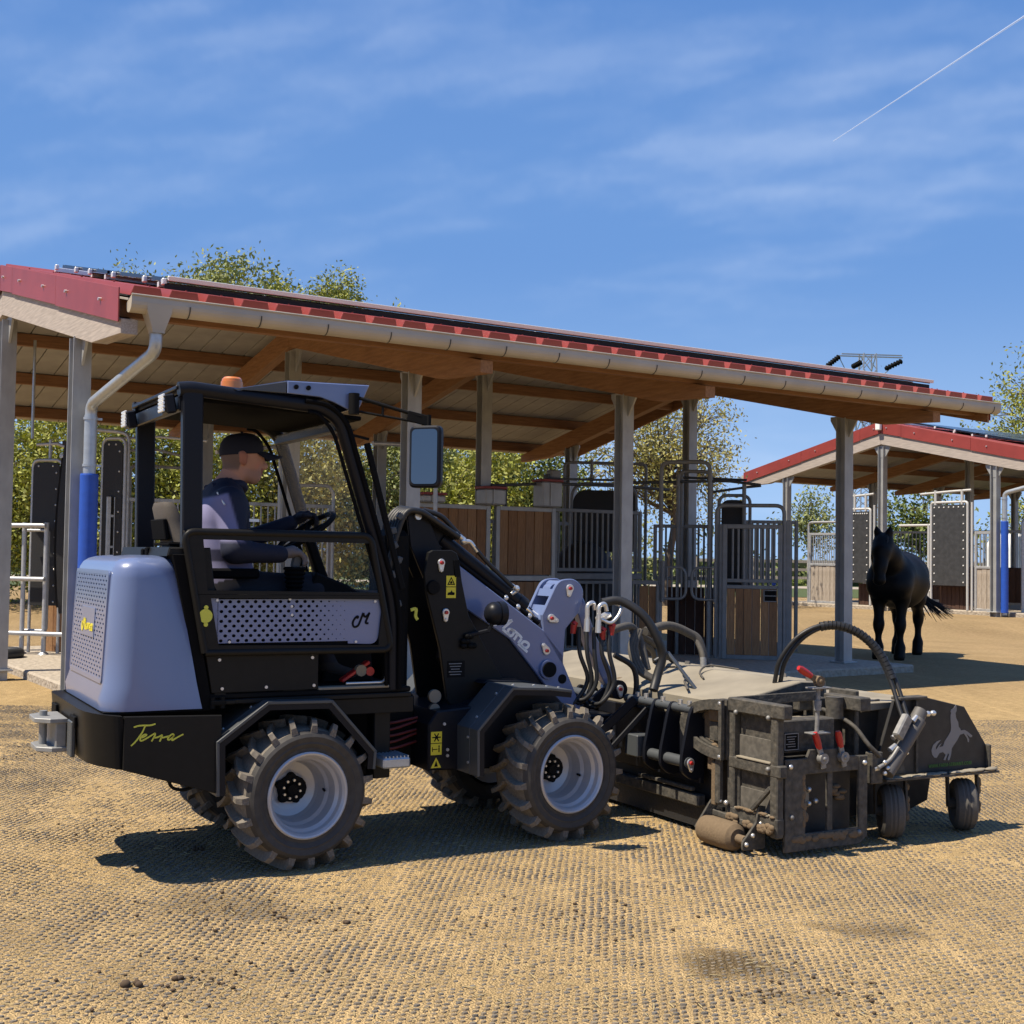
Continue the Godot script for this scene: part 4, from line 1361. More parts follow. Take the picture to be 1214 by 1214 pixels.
	mb.tube(bend(v3([0.424, 0.99, 0.47, 0.424, 0.835, 0.47, 0.22, 0.835, 0.47]), 0.03), 0.007, 6)
	part("door_edge_rod", mb, M["silver"], root)
	# --- half door with perforated panel
	mb = MB.new()
	var door_o := rounded(v2([-0.478, 1.0, 0.435, 0.992, 0.318, 1.545, -0.577, 1.545]), 0.05, 5, [1, 2, 3])
	var win := rounded(v2([-0.468, 1.277, 0.374, 1.266, 0.322, 1.503, -0.492, 1.507]), 0.022, 5, [1, 2, 3])
	var pan := rounded(v2([-0.452, 1.243, 0.384, 1.234, 0.360, 1.020, -0.412, 1.034]), 0.045, 5, [2, 1, 3])
	var zat := XY(0.488)
	# outer tube as four members round window and panel
	mb.ring_prism(v2([-0.577, 1.545, 0.31, 1.545, 0.388, 1.255, -0.507, 1.262]), v2([-0.492, 1.507, 0.320, 1.503, 0.374, 1.268, -0.468, 1.279]), zat, 0.034)
	mb.ring_prism(v2([-0.507, 1.260, 0.388, 1.253, 0.425, 0.995, -0.478, 1.0]), v2([-0.452, 1.245, 0.384, 1.236, 0.362, 1.018, -0.412, 1.032]), zat, 0.034)
	var door := part("half_door", mb, M["black_paint"], root)
	mb = MB.new()
	mb.tube(bend(v3([-0.472, 1.0, 0.515, -0.577, 1.54, 0.515, 0.315, 1.54, 0.515, 0.432, 0.995, 0.515, -0.472, 1.0, 0.515]), 0.05, 6), 0.017, 8, false)
	part("door_tube", mb, M["black_paint"], door)
	mb = MB.new()
	mb.quad(Vector3(-0.452, 1.243, 0.506), Vector3(-0.412, 1.034, 0.506), Vector3(-0.412, 1.243, 0.506), Vector3(-0.43, 1.243, 0.506), Vector3.BACK)
	perf(mb, Transform3D(Basis(), Vector3(-0.418, 1.040, 0.506)), 0.63, 0.198, 16, 9, 0.0092, 0.0078, 0.20)
	mb.prism(rounded(v2([0.212, 1.238, 0.384, 1.236, 0.362, 1.022, 0.212, 1.028]), 0.045, 5, [2]), XY(0.503), 0.003)
	part("door_panel", mb, M["paint"], door)
	mb = MB.new()
	mb.prism(pan, XY(0.490), 0.004)
	part("panel_backing", mb, M["ink"], door)
	mb = MB.new()
	for e in [[-0.42, 1.234], [0.345, 1.226], [-0.36, 1.046], [0.25, 1.036], [-0.08, 1.238], [-0.07, 1.205], [-0.068, 1.165]]:
		mb.cyl(Vector3(e[0], e[1], 0.506), Vector3(e[0], e[1], 0.513), 0.0065, -1, 8)
	part("rivet", mb, M["bolt"], door)
	mb = MB.new()
	var lat := Transform3D(Basis(), Vector3(0.25, 1.09, 0.5065))
	for e in [[0.0091, 0.0656, -0.0018, 0.0601, -0.0127, 0.0446, -0.0157, 0.0300, -0.0107, 0.0176, -0.0008, 0.0154, 0.0120, 0.0227, 0.0209, 0.0409, 0.0299, 0.0646, 0.0374, 0.0814], [0.0374, 0.0814, 0.0405, 0.0701, 0.0453, 0.0606], [0.0453, 0.0614, 0.0566, 0.0683, 0.0698, 0.0825], [0.0679, 0.0807, 0.0576, 0.0573, 0.0497, 0.0345, 0.0639, 0.0322]]:
		ribbon(mb, v2(e), lat, 0.0098)
	mb.cyl(lat * Vector3(0.007, 0.062, 0.0), lat * Vector3(0.007, 0.062, 0.002), 0.0085, -1, 12)
	part("monogram", mb, M["ink"], door)
	mb = MB.new()
	mb.cyl(Vector3(-0.476, 1.165, 0.523), Vector3(-0.476, 1.165, 0.530), 0.031, -1, 24)
	for q in [1.203, 1.127]:
		mb.cyl(Vector3(-0.474, q, 0.523), Vector3(-0.474, q, 0.530), 0.010, -1, 10)
	part("reflector", mb, M["lime"], root)
	mb = MB.new()
	mb.box(Vector3(-0.405, 0.775, 0.51), Vector3(0.07, 0.025, 0.03), 0.006)
	mb.cyl(Vector3(-0.43, 0.75, 0.51), Vector3(-0.43, 0.80, 0.51), 0.012, -1, 10)
	mb.cyl(Vector3(-0.385, 0.75, 0.51), Vector3(-0.385, 0.80, 0.51), 0.012, -1, 10)
	part("hinge", mb, M["ink"], root)
	# word on the side plate
	mb = MB.new()
	var tat := Transform3D(Basis(), Vector3(-0.79, 0.575, 0.5605))
	for e in [[0.0042, 0.1157, 0.0304, 0.1214, 0.0729, 0.1206, 0.0966, 0.1252], [0.0524, 0.1178, 0.0404, 0.0911, 0.0204, 0.0623, 0.0030, 0.0433, -0.0058, 0.0363], [0.0392, 0.0684, 0.0554, 0.0755, 0.0591, 0.0816, 0.0479, 0.0808, 0.0367, 0.0715, 0.0329, 0.0605, 0.0392, 0.0560, 0.0604, 0.0654, 0.0803, 0.0768, 0.0966, 0.0860], [0.0966, 0.0860, 0.0948, 0.0749, 0.0816, 0.0507], [0.0903, 0.0659, 0.1078, 0.0676, 0.1278, 0.0771], [0.1278, 0.0771, 0.1233, 0.0644, 0.1165, 0.0478], [0.1228, 0.0634, 0.1428, 0.0669, 0.1577, 0.0702], [0.1789, 0.0746, 0.1702, 0.0775, 0.1577, 0.0682, 0.1515, 0.0573, 0.1577, 0.0533, 0.1727, 0.0638, 0.1789, 0.0746], [0.1782, 0.0734, 0.1715, 0.0601, 0.1715, 0.0507, 0.1877, 0.0598, 0.2189, 0.0747]]:
		ribbon(mb, v2(e), tat, 0.0072, 0.002, 5, 0.15)
	part("lettering", mb, M["lime"], root)
	# --- mirror on its arm
	mb = MB.new()
	mb.cyl(Vector3(0.212, 2.115, 0.525), Vector3(0.212, 2.215, 0.525), 0.026, -1, 14)
	var ma := part("mirror_arm", mb, M["ink"], root)
	mb = MB.new()
	mb.tube(v3([0.225, 2.195, 0.535, 0.50, 2.112, 0.66]), 0.009, 7)
	mb.tube(v3([0.225, 2.13, 0.535, 0.48, 2.085, 0.65]), 0.006, 7)
	mb.tube(v3([0.335, 2.16, 0.585, 0.335, 2.11, 0.585]), 0.006, 6)
	mb.bar(Vector3(0.44, 2.115, 0.635), Vector3(0.535, 2.09, 0.675), 0.014, 0.05, 0.004)
	mb.cyl(Vector3(0.535, 2.05, 0.675), Vector3(0.535, 2.12, 0.675), 0.012, -1, 8)
	part("mirror_rod", mb, M["ink"], ma)
	mb = MB.new()
	var mo := rounded(v2([-0.082, -0.148, 0.082, -0.148, 0.082, 0.148, -0.082, 0.148]), 0.032, 5)
	var mbas := Basis(Vector3.UP, -0.85)
	mb.prism(mo, Transform3D(mbas, Vector3(0.535, 1.918, 0.675)), 0.045, 0.010)
	var mir := part("mirror", mb, M["navy_paint"], root)
	mb = MB.new()
	var mi := rounded(v2([-0.066, -0.13, 0.066, -0.13, 0.066, 0.13, -0.066, 0.13]), 0.024, 5)
	mb.prism(mi, Transform3D(mbas, Vector3(0.535, 1.918, 0.675) + mbas.z * 0.0455), 0.002)
	part("mirror_glass", mb, M["mirror"], mir)
	# --- front frame
	mb = MB.new()
	mb.prism(v2([0.715, 0.37, 0.712, 0.60, 0.76, 0.665, 0.96, 0.68, 1.20, 0.79, 1.43, 0.745, 1.62, 0.55, 1.60, 0.34, 0.99, 0.36]), XY(-0.35), 0.70, 0.008)
	var ff := part("front_frame", mb, M["navy_paint"], root)
	mb = MB.new()
	for e in [[0.80, 0.60], [0.82, 0.47], [0.82, 0.44]]:
		mb.cyl(Vector3(e[0], e[1], 0.35), Vector3(e[0], e[1], 0.356), 0.008, -1, 8)
	part("bolt", mb, M["bolt"], ff)
	var tower := v2([0.766, 1.465, 0.79, 1.478, 0.90, 1.480, 0.93, 1.465, 0.946, 1.424, 0.963, 1.314, 1.006, 1.137, 1.088, 1.003, 1.234, 0.767, 1.10, 0.60, 0.95, 0.62, 0.886, 0.70, 0.843, 0.964, 0.755, 1.269, 0.744, 1.356])
	for s in [1.0, -1.0]:
		mb = MB.new()
		mb.prism(tower, XY(0.175 if s > 0 else -0.20), 0.025, 0.004)
		part("tower_plate", mb, M["black_paint"], root)
	mb = MB.new()
	mb.cyl(Vector3(0.795, 1.285, 0.2), Vector3(0.795, 1.285, 0.216), 0.038, 0.034, 24)
	mb.box(Vector3(0.93, 1.385, 0.203), Vector3(0.032, 0.09, 0.006), 0.003, Basis(Vector3.BACK, 0.1))
	part("tower_boss", mb, M["ink"], root)
	keeper(root, 0.838, 1.413, 0.2, 0.0)
	keeper(root, 0.868, 1.155, 0.2, 0.0)
	warning(root, 0.898, 1.318, 0.2015, 0.056, 0.056, 0)
	warning(root, 0.898, 1.258, 0.2015, 0.056, 0.056, 1)
	warning(root, 0.757, 0.535, 0.3515, 0.06, 0.056, 2)
	warning(root, 0.757, 0.475, 0.3515, 0.06, 0.056, 3)
	warning(root, 0.757, 0.408, 0.3515, 0.058, 0.052, 4)
	mb = MB.new()
	mb.box(Vector3(0.935, 0.86, 0.2015), Vector3(0.10, 0.085, 0.002))
	var idp := part("type_plate", mb, M["ink"], root)
	mb = MB.new()
	for k in 5:
		mb.box(Vector3(0.93, 0.888 - 0.014 * k, 0.2028), Vector3(0.075 - 0.012 * (k % 3), 0.004, 0.001))
	part("print", mb, M["grey_ink"], idp)
	mb = MB.new()
	mb.cyl(Vector3(0.79, 0.73, 0.24), Vector3(0.79, 0.73, 0.26), 0.034, -1, 16)
	mb.cyl(Vector3(0.79, 0.665, 0.24), Vector3(0.79, 0.665, 0.26), 0.028, -1, 16)
	part("greasy_boss", mb, M["dust"], root)
	# hose bundle and chain-like sleeve between cab and tower
	mb = MB.new()
	for k in 6:
		var z := -0.1 + 0.045 * k
		mb.tube(curve(v3([0.56 + 0.01 * k, 0.78, z, 0.60, 1.05, z, 0.615 - 0.008 * k, 1.35, z, 0.65, 1.60 + 0.008 * k, z, 0.74, 1.70 - 0.004 * k, z, 0.87, 1.62, z * 0.8, 1.0, 1.55, z * 0.6]), 6), 0.017, 8)
	part("hose_bundle", mb, M["hose"], root)
	mb = MB.new()
	for k in 11:
		var y := 0.9 + 0.075 * k
		mb.box(Vector3(0.60 + 0.02 * sin(k * 2.0), y, 0.16), Vector3(0.03, 0.035, 0.02), 0.006, Basis(Vector3.BACK, 0.6 * sin(k * 1.7)))
	part("hose_clip", mb, M["fender"], root)
	mb = MB.new()
	ribbon(mb, v2([0.0, 0.05, 0.03, 0.055, 0.028, 0.02, 0.04, 0.0]), Transform3D(Basis(), Vector3(0.66, 1.12, 0.22)), 0.016, 0.006)
	part("yellow_cable_tie", mb, M["lime"], root)
	# tilt cylinder with its ears
	for s in [1.0, -1.0]:
		mb = MB.new()
		mb.prism(rounded(v2([0.695, 1.69, 0.80, 1.705, 0.835, 1.62, 0.97, 1.33, 0.80, 1.33, 0.72, 1.5]), 0.05, 4, [0, 1]), XY(0.055 if s > 0 else -0.075), 0.02, 0.003)
		part("cylinder_ear", mb, M["navy_paint"], root)
	mb = MB.new()
	mb.cyl(Vector3(0.757, 1.655, -0.09), Vector3(0.757, 1.655, 0.09), 0.019, -1, 16)
	part("pivot_pin", mb, M["silver"], root)
	var dir := (Vector3(1.52, 1.12, 0) - Vector3(0.757, 1.655, 0)).normalized()
	var c0 := Vector3(0.757, 1.655, 0)
	mb = MB.new()
	mb.bar(c0, c0 + dir * 0.24, 0.06, 0.10, 0.01)
	mb.cyl(c0 + dir * 0.2, c0 + dir * 0.80, 0.045, -1, 20)
	mb.cyl(c0 + dir * 0.78, c0 + dir * 0.84, 0.05, -1, 20)
	var cyl := part("tilt_cylinder", mb, M["navy_paint"], root)
	mb = MB.new()
	mb.cyl(c0 + dir * 0.84, c0 + dir * 0.95, 0.022, -1, 14)
	part("piston_rod", mb, M["chrome"], cyl)
	mb = MB.new()
	mb.tube(curve(v3([0.80, 1.69, 0.05, 0.90, 1.66, 0.06, 0.98, 1.59, 0.06, 1.03, 1.545, 0.06]), 5), 0.014, 8)
	mb.tube(curve(v3([1.10, 1.50, 0.06, 1.18, 1.42, 0.06, 1.27, 1.345, 0.06, 1.345, 1.285, 0.055]), 5), 0.013, 8)
	part("cylinder_hose", mb, M["hose"], root)
	mb = MB.new()
	mb.tube(v3([0.985, 1.575, 0.06, 1.04, 1.535, 0.06]), 0.016, 8)
	mb.tube(bend(v3([1.03, 1.525, 0.06, 1.075, 1.53, 0.06, 1.12, 1.475, 0.06]), 0.02), 0.013, 8)
	mb.ball(Vector3(1.035, 1.53, 0.06), Vector3.ONE * 0.021, 6, 8)
	mb.tube(bend(v3([1.335, 1.295, 0.055, 1.385, 1.27, 0.05, 1.345, 1.245, 0.04]), 0.02), 0.012, 8)
	mb.ball(Vector3(1.372, 1.275, 0.05), Vector3.ONE * 0.019, 6, 8)
	part("hose_fitting", mb, M["silver"], root)
	# boom
	mb = MB.new()
	mb.prism(v2([0.94, 1.36, 0.976, 1.412, 1.522, 1.046, 1.648, 0.905, 1.650, 0.86, 1.786, 0.582, 1.665, 0.583, 1.59, 0.68, 1.465, 0.825, 1.31, 1.000, 1.06, 1.155, 0.97, 1.21]), XY(-0.10), 0.20, 0.005)
	var boom := part("boom", mb, M["paint"], root)
	mb = MB.new()
	script_name(mb, Transform3D(Basis(Vector3.BACK, -0.70), Vector3(1.205, 1.105, 0.1005)), 0.275, 0.0150)
	part("lettering", mb, M["white"], boom)
	mb = MB.new()
	for k in 9:
		var q := Vector3(1.03, 1.40, 0.04).lerp(Vector3(1.48, 1.10, 0.04), k / 8.0)
		mb.box(q, Vector3(0.035, 0.03, 0.03), 0.006, Basis(Vector3.BACK, -0.6))
	mb.tube(v3([0.98, 1.43, 0.075, 1.50, 1.085, 0.075]), 0.012, 7)
	mb.tube(v3([0.98, 1.43, -0.05, 1.50, 1.085, -0.05]), 0.012, 7)
	part("boom_hydraulics", mb, M["ink"], boom)
	mb = MB.new()
	for k in 3:
		mb.tube(v3([1.26 + 0.075 * k, 1.245 - 0.05 * k, 0.07, 1.315 + 0.075 * k, 1.205 - 0.05 * k, 0.07]), 0.012, 8)
		mb.ball(Vector3(1.29 + 0.075 * k, 1.225 - 0.05 * k, 0.075), Vector3.ONE * 0.018, 6, 8)
	part("boom_fitting", mb, M["silver"], boom)
	for s in [1.0, -1.0]:
		mb = MB.new()
		mb.prism(rounded(v2([1.52, 1.02, 1.508, 1.13, 1.61, 1.325, 1.72, 1.335, 1.782, 1.27, 1.752, 1.15, 1.66, 1.05, 1.646, 0.85]), 0.045, 5, [2, 3, 4]), XY(0.075 if s > 0 else -0.1), 0.025, 0.004)
		part("gooseneck_plate", mb, M["paint"], root)
	mb = MB.new()
	mb.bar(Vector3(1.53, 1.10, 0), Vector3(1.56, 1.18, 0), 0.16, 0.02)
	mb.bar(Vector3(1.585, 1.23, 0), Vector3(1.60, 1.27, 0), 0.16, 0.02)
	mb.cyl(Vector3(1.66, 1.285, -0.07), Vector3(1.66, 1.285, 0.07), 0.036, -1, 18)
	mb.cyl(Vector3(1.625, 1.265, -0.04), Vector3(1.625, 1.265, 0.04), 0.036, -1, 18)
	part("gooseneck_web", mb, M["paint"], root)
	keeper(root, 1.681, 1.278, 0.1, -0.12, 0.024)
	keeper(root, 1.564, 1.113, 0.1, 1.2, 0.024)
	keeper(root, 1.535, 0.935, 0.1, 3.7, 0.024)
	mb = MB.new()
	mb.cyl(Vector3(1.545, 0.832, 0.1), Vector3(1.545, 0.832, 0.118), 0.056, 0.052, 28)
	var bs := part("boom_boss", mb, M["paint"], root)
	mb = MB.new()
	mb.cyl(Vector3(1.547, 0.832, 0.117), Vector3(1.547, 0.832, 0.127), 0.042, -1, 28)
	part("boss_cap", mb, M["ink"], bs)
	mb = MB.new()
	mb.cyl(Vector3(1.642, 0.776, 0.099), Vector3(1.642, 0.776, 0.1035), 0.026, -1, 20)
	part("boom_hole", mb, M["ink"], root)
	mb = MB.new()
	mb.prism(v2([0.98, 1.22, 1.30, 1.01, 1.46, 0.83, 1.56, 0.70, 1.50, 0.60, 1.10, 0.60, 0.95, 0.9]), XY(-0.085), 0.17, 0.005)
	part("lift_cylinder_cover", mb, M["navy_paint"], root)
	mb = MB.new()
	mb.box(Vector3(0.64, 1.16, -0.02), Vector3(0.14, 0.84, 0.26), 0.03)
	part("hose_gap_filler", mb, M["ink"], root)  # dark box added to block the light seen through between cab and tower
	# work light low on the tower
	mb = MB.new()
	mb.ball(Vector3(1.13, 1.15, 0.25), Vector3(0.055, 0.062, 0.062), 9, 16)
	mb.cyl(Vector3(1.15, 1.15, 0.25), Vector3(1.185, 1.15, 0.25), 0.063, -1, 20)
	mb.bar(Vector3(1.10, 1.06, 0.24), Vector3(0.98, 1.03, 0.20), 0.03, 0.02, 0.004)
	mb.bar(Vector3(1.12, 1.10, 0.25), Vector3(1.10, 1.05, 0.24), 0.03, 0.02, 0.004)
	part("front_lamp", mb, M["navy_paint"], root)
	mb = MB.new()
	for k in 7:
		mb.ball(Vector3(0.97 + 0.02 * (k % 4), 0.98 + 0.025 * (k % 3), 0.215), Vector3(0.02, 0.016, 0.016), 5, 8)
	part("lamp_cables", mb, M["ink"], root)
	# tilt link
	mb = MB.new()
	mb.prism(v2([1.70, 1.30, 1.79, 1.27, 1.83, 1.20, 1.90, 1.02, 2.05, 0.75, 2.0, 0.71, 1.965, 0.74, 1.855, 0.94, 1.79, 1.12, 1.75, 1.18]), XY(-0.03), 0.06, 0.005)
	mb.cyl(Vector3(2.035, 0.70, -0.05), Vector3(2.035, 0.70, 0.05), 0.045, -1, 18)
	part("tilt_link", mb, M["paint"], root)
	mb = MB.new()
	mb.cyl(Vector3(2.03, 0.70, 0.0), Vector3(2.03, 0.70, 0.09), 0.055, -1, 20)
	part("link_boss", mb, M["navy_paint"], root)
	keeper(root, 2.03, 0.705, 0.09, 0.1, 0.024)
	# quick couplers with red caps, hanging beside the tilt link
	for e in [[1.72, 1.06, 0.09, 0.3], [1.845, 1.03, 0.19, -0.2], [1.895, 1.055, 0.21, 0.2]]:
		mb = MB.new()
		mb.cyl(Vector3(e[0] - 0.02 * float(e[3]), e[1] - 0.035, e[2]), Vector3(e[0], e[1] + 0.015, e[2]), 0.015, 0.019, 10)
		mb.cyl(Vector3(e[0], e[1] + 0.015, e[2]), Vector3(e[0] + 0.01, e[1] + 0.03, e[2]), 0.020, 0.018, 10)
		part("coupler_cap", mb, M["red"], root)
	mb = MB.new()
	for e in [[1.775, 1.17, 0.16], [1.825, 1.165, 0.20]]:
		mb.tube(bend(v3([e[0] - 0.012, e[1] - 0.13, e[2], e[0] - 0.012, e[1] + 0.02, e[2], e[0] + 0.03, e[1] + 0.035, e[2], e[0] + 0.04, e[1] - 0.01, e[2]]), 0.03), 0.013, 8)
		mb.cyl(Vector3(e[0] - 0.014, e[1] - 0.13, e[2]), Vector3(e[0] - 0.012, e[1] - 0.06, e[2]), 0.018, 0.016, 10)
	mb.box(Vector3(1.87, 1.12, 0.16), Vector3(0.08, 0.03, 0.06), 0.008, Basis(Vector3.BACK, 0.4))
	mb.tube(curve(v3([1.83, 1.11, 0.2, 1.88, 1.09, 0.22, 1.93, 1.13, 0.22, 1.96, 1.18, 0.2, 1.92, 1.2, 0.18]), 4), 0.010, 7)
	part("coupler_fitting", mb, M["silver"], root)
	mb = MB.new()
	for k in 5:
		var x := 1.76 + 0.03 * k
		var z := 0.08 + 0.03 * k
		mb.tube(curve(v3([x, 1.06 + 0.02 * (k % 2), z, x - 0.012, 0.92, z + 0.03, x + 0.035 - 0.02 * (k % 3), 0.76, z + 0.04, x - 0.06 + 0.03 * (k % 2), 0.62 + 0.02 * (k % 3), z, x - 0.14 + 0.02 * k, 0.68, 0.02]), 6), 0.0125, 8)
	mb.tube(curve(v3([2.0, 0.90, 0.08, 2.12, 0.82, 0.1, 2.13, 0.66, 0.1, 2.03, 0.58, 0.1]), 6), 0.017, 8)
	part("boom_hose", mb, M["hose"], root)
	# quick hitch carriage
	mb = MB.new()
	mb.cyl(Vector3(2.075, 0.655, 0.10), Vector3(2.075, 0.655, 0.74), 0.024, -1, 14)
	mb.cyl(Vector3(2.02, 0.645, -0.6), Vector3(2.02, 0.645, -0.1), 0.026, -1, 14)
	mb.cyl(Vector3(2.03, 0.385, 0.40), Vector3(2.03, 0.385, 0.76), 0.030, -1, 14)
	mb.box(Vector3(2.02, 0.42, 0.30), Vector3(0.10, 0.12, 0.12), 0.006)
	part("carriage_tube", mb, M["fender"], root)
	for e in [0.40, 0.55, 0.74, -0.26, -0.40, -0.60]:
		mb = MB.new()
		mb.prism(rounded(v2([1.985, 0.34, 1.985, 0.42, 2.035, 0.64, 2.06, 0.685, 2.10, 0.68, 2.125, 0.60, 2.125, 0.30, 2.05, 0.29]), 0.03, 4), XY(e - 0.011), 0.022, 0.003)
		part("carriage_plate", mb, M["navy_paint"], root)
	mb = MB.new()
	mb.bar(Vector3(1.72, 0.36, 0.13), Vector3(2.05, 0.66, 0.22), 0.03, 0.05, 0.004)
	mb.bar(Vector3(1.80, 0.30, 0.2), Vector3(2.08, 0.62, 0.30), 0.02, 0.03, 0.004)
	mb.box(Vector3(2.12, 0.44, 0.15), Vector3(0.03, 0.34, 1.2), 0.004)
	mb.bar(Vector3(1.70, 0.50, 0.02), Vector3(1.98, 0.69, 0.02), 0.03, 0.05, 0.004)
	mb.box(Vector3(1.86, 0.42, 0.0), Vector3(0.24, 0.3, 0.22), 0.01)
	part("carriage_arm", mb, M["navy_paint"], root)
	for z in [0.22, 0.30, 0.46, 0.62, 0.70]:
		mb = MB.new()
		mb.cyl(Vector3(2.07, 0.675, z), Vector3(2.07, 0.70, z), 0.014, -1, 8)
		part("carriage_bolt", mb, M["silver"], root)
	keeper(root, 2.035, 0.385, 0.755, 0.1, 0.024)
	# --- fenders and wheels
	for s in [1.0, -1.0]:
		var z0 := 0.295 if s > 0 else -0.575
		arch(root, "rear_fender", v2([-0.420, 0.366, -0.426, 0.608, -0.194, 0.778, 0.118, 0.772, 0.342, 0.524, 0.336, 0.438]), z0, z0 + 0.28)
		arch(root, "front_fender", v2([0.878, 0.364, 0.874, 0.592, 1.07, 0.797, 1.29, 0.786, 1.42, 0.77]), z0, z0 + 0.28)
		mb = MB.new()
		mb.prism(v2([-0.40, 0.40, -0.405, 0.60, -0.195, 0.755, 0.095, 0.75, 0.305, 0.52, 0.30, 0.45, 0.0, 0.40]), XY(0.285 if s > 0 else -0.297), 0.012)
		part("wheel_house", mb, M["ink"], root)
		add_wheel(root, 0.0, s, 0.3)
		add_wheel(root, 1.415, s, 0.1)
	mb = MB.new()
	mb.prism(v2([1.04, 0.79, 1.07, 0.805, 1.30, 0.795, 1.40, 0.775, 1.30, 0.78]), XY(0.1), 0.2, 0.003)
	part("fender_top", mb, M["navy_paint"], root)
	return root
# ---------------------------------------------------------------- the sweeping machine in front of the loader
const SW := Vector3(2.75, 0, 0.0)

func sm() -> MB:
	var m := MB.new()
	m.xf = Transform3D(Basis(), -SW)
	return m

func make_sweeper() -> void:
	var root := thing("paddock_sweeper", "grimy black sweeping machine with dusty lid on the front of the loader", "sweeper", LO + Basis(Vector3.UP, LTURN) * SW, LTURN)
	var mb := sm()
	# lid and body
	mb.prism(v2([2.14, 0.61, 2.14, 0.705, 2.16, 0.716, 2.62, 0.806, 2.80, 0.80, 2.82, 0.66, 2.2, 0.61]), XY(-1.40), 2.34, 0.004)
	var lid := part("lid", mb, M["dust"], root)
	mb = sm()
	mb.prism(v2([2.165, 0.63, 2.165, 0.712, 2.62, 0.803, 2.78, 0.797, 2.78, 0.655]), XY(0.941), 0.012, 0.002)
	part("lid_end", mb, M["grimy"], lid)
	for e in [[2.74, -0.25], [2.74, -0.02], [2.76, 0.62], [2.74, 0.85], [2.45, -0.35]]:
		mb = sm()
		mb.prism(v2([-0.05, 0, 0.05, 0, 0.03, 0.018, -0.03, 0.018]), Transform3D(Basis(Vector3.UP, 0.9), Vector3(e[0], 0.80 if e[0] > 2.7 else 0.78, e[1])), 0.03, 0.003)
		part("lid_lug", mb, M["grimy"], lid)
	mb = sm()
	mb.prism(v2([2.18, 0.10, 2.17, 0.60, 2.8, 0.66, 3.1, 0.70, 3.45, 0.62, 3.55, 0.35, 3.45, 0.14]), XY(-1.38), 2.30, 0.006)
	part("brush_housing", mb, M["grimy_dark"], root)
	mb = sm()
	mb.prism(v2([2.84, 0.705, 3.32, 0.705, 3.34, 0.69, 2.84, 0.66]), XY(0.55), 0.62, 0.003)
	part("wing_cover", mb, M["dust"], root)
	mb = sm()
	mb.bar(Vector3(2.12, 0.18, -1.3), Vector3(2.12, 0.18, 0.75), 0.05, 0.06, 0.006)
	mb.bar(Vector3(2.10, 0.235, 0.2), Vector3(2.10, 0.235, 0.7), 0.03, 0.02, 0.004)
	part("lower_beam", mb, M["grimy"], root)
	mb = sm()
	mb.bar(Vector3(2.15, 0.10, -1.36), Vector3(2.15, 0.10, 0.9), 0.012, 0.14)
	part("rubber_skirt", mb, M["rubber"], root)
	# rounded guard at the near end: three curved ribs round a muddy pocket
	for k in 3:
		mb = sm()
		var o := PackedVector2Array()
		var i := PackedVector2Array()
		for q in 15:
			var a := PI / 2 + PI * q / 14
			o.append(Vector2(0.96 + cos(a) * 0.33, 0.582 + sin(a) * 0.152))
			i.append(Vector2(0.96 + cos(a) * 0.262, 0.582 + sin(a) * 0.100))
		o.append(Vector2(0.985, 0.43)); o.append(Vector2(0.985, 0.734))
		i.append(Vector2(0.961, 0.482)); i.append(Vector2(0.961, 0.682))
		mb.ring_prism(o, i, ZY(2.15 - 0.036 * k), 0.020)
		part("guard_rib", mb, M["grimy"], root)
	mb = sm()
	mb.box(Vector3(2.15, 0.575, 0.86), Vector3(0.03, 0.26, 0.26), 0.01)
	mb.box(Vector3(2.12, 0.645, 0.87), Vector3(0.05, 0.07, 0.09), 0.02)
	for k in 9:
		mb.ball(Vector3(2.115, 0.475 + 0.006 * (k % 3), 0.74 + 0.025 * k), Vector3(0.02, 0.014, 0.022), 5, 8)
	part("mud_cake", mb, M["mud"], root)
	mb = sm()
	mb.box(Vector3(2.115, 0.56, 0.86), Vector3(0.02, 0.10, 0.07), 0.006)
	mb.box(Vector3(2.11, 0.585, 0.93), Vector3(0.02, 0.2, 0.03), 0.004)
	part("guard_inside", mb, M["grimy"], root)
	for e in [[0.715, 0.965], [0.445, 0.965]]:
		mb = sm()
		mb.ball(Vector3(2.07, e[0], e[1]), Vector3.ONE * 0.017, 6, 10)
		part("guard_bolt", mb, M["silver"], root)
	# welded frame of the near end, facing the loader
	var fr := [[0.715, 0.07, 0.98, 1.41, 0.06], [0.425, 0.06, 0.98, 1.38, 0.05], [0.155, 0.085, 0.98, 1.36, 0.05]]
	for e in fr:
		mb = sm()
		mb.box(Vector3(2.13, e[0], (e[2] + e[3]) * 0.5), Vector3(e[4], e[1], float(e[3]) - float(e[2])), 0.006)
		var fb := part("frame_beam", mb, M["grimy"], root)
		if e[0] < 0.7:
			mb = sm()
			mb.box(Vector3(2.115, float(e[0]) + float(e[1]) * 0.5 + 0.004, (e[2] + e[3]) * 0.5), Vector3(0.03, 0.008, 0.26), 0.003)
			part("dust_ledge", mb, M["dust"], fb)
	for z in [1.0, 1.33]:
		mb = sm()
		mb.box(Vector3(2.13, 0.40, z), Vector3(0.045, 0.60, 0.055), 0.006)
		part("frame_post", mb, M["grimy"], root)
	mb = sm()
	mb.box(Vector3(2.16, 0.42, 1.165), Vector3(0.02, 0.56, 0.34), 0.003)
	part("frame_back", mb, M["grimy"], root)
	mb = sm()
	mb.box(Vector3(2.145, 0.30, 0.99), Vector3(0.03, 0.30, 0.10), 0.006)
	mb.box(Vector3(2.09, 0.33, 0.93), Vector3(0.03, 0.26, 0.04), 0.006)
	part("slide_rail", mb, M["grimy"], root)
	mb = sm()
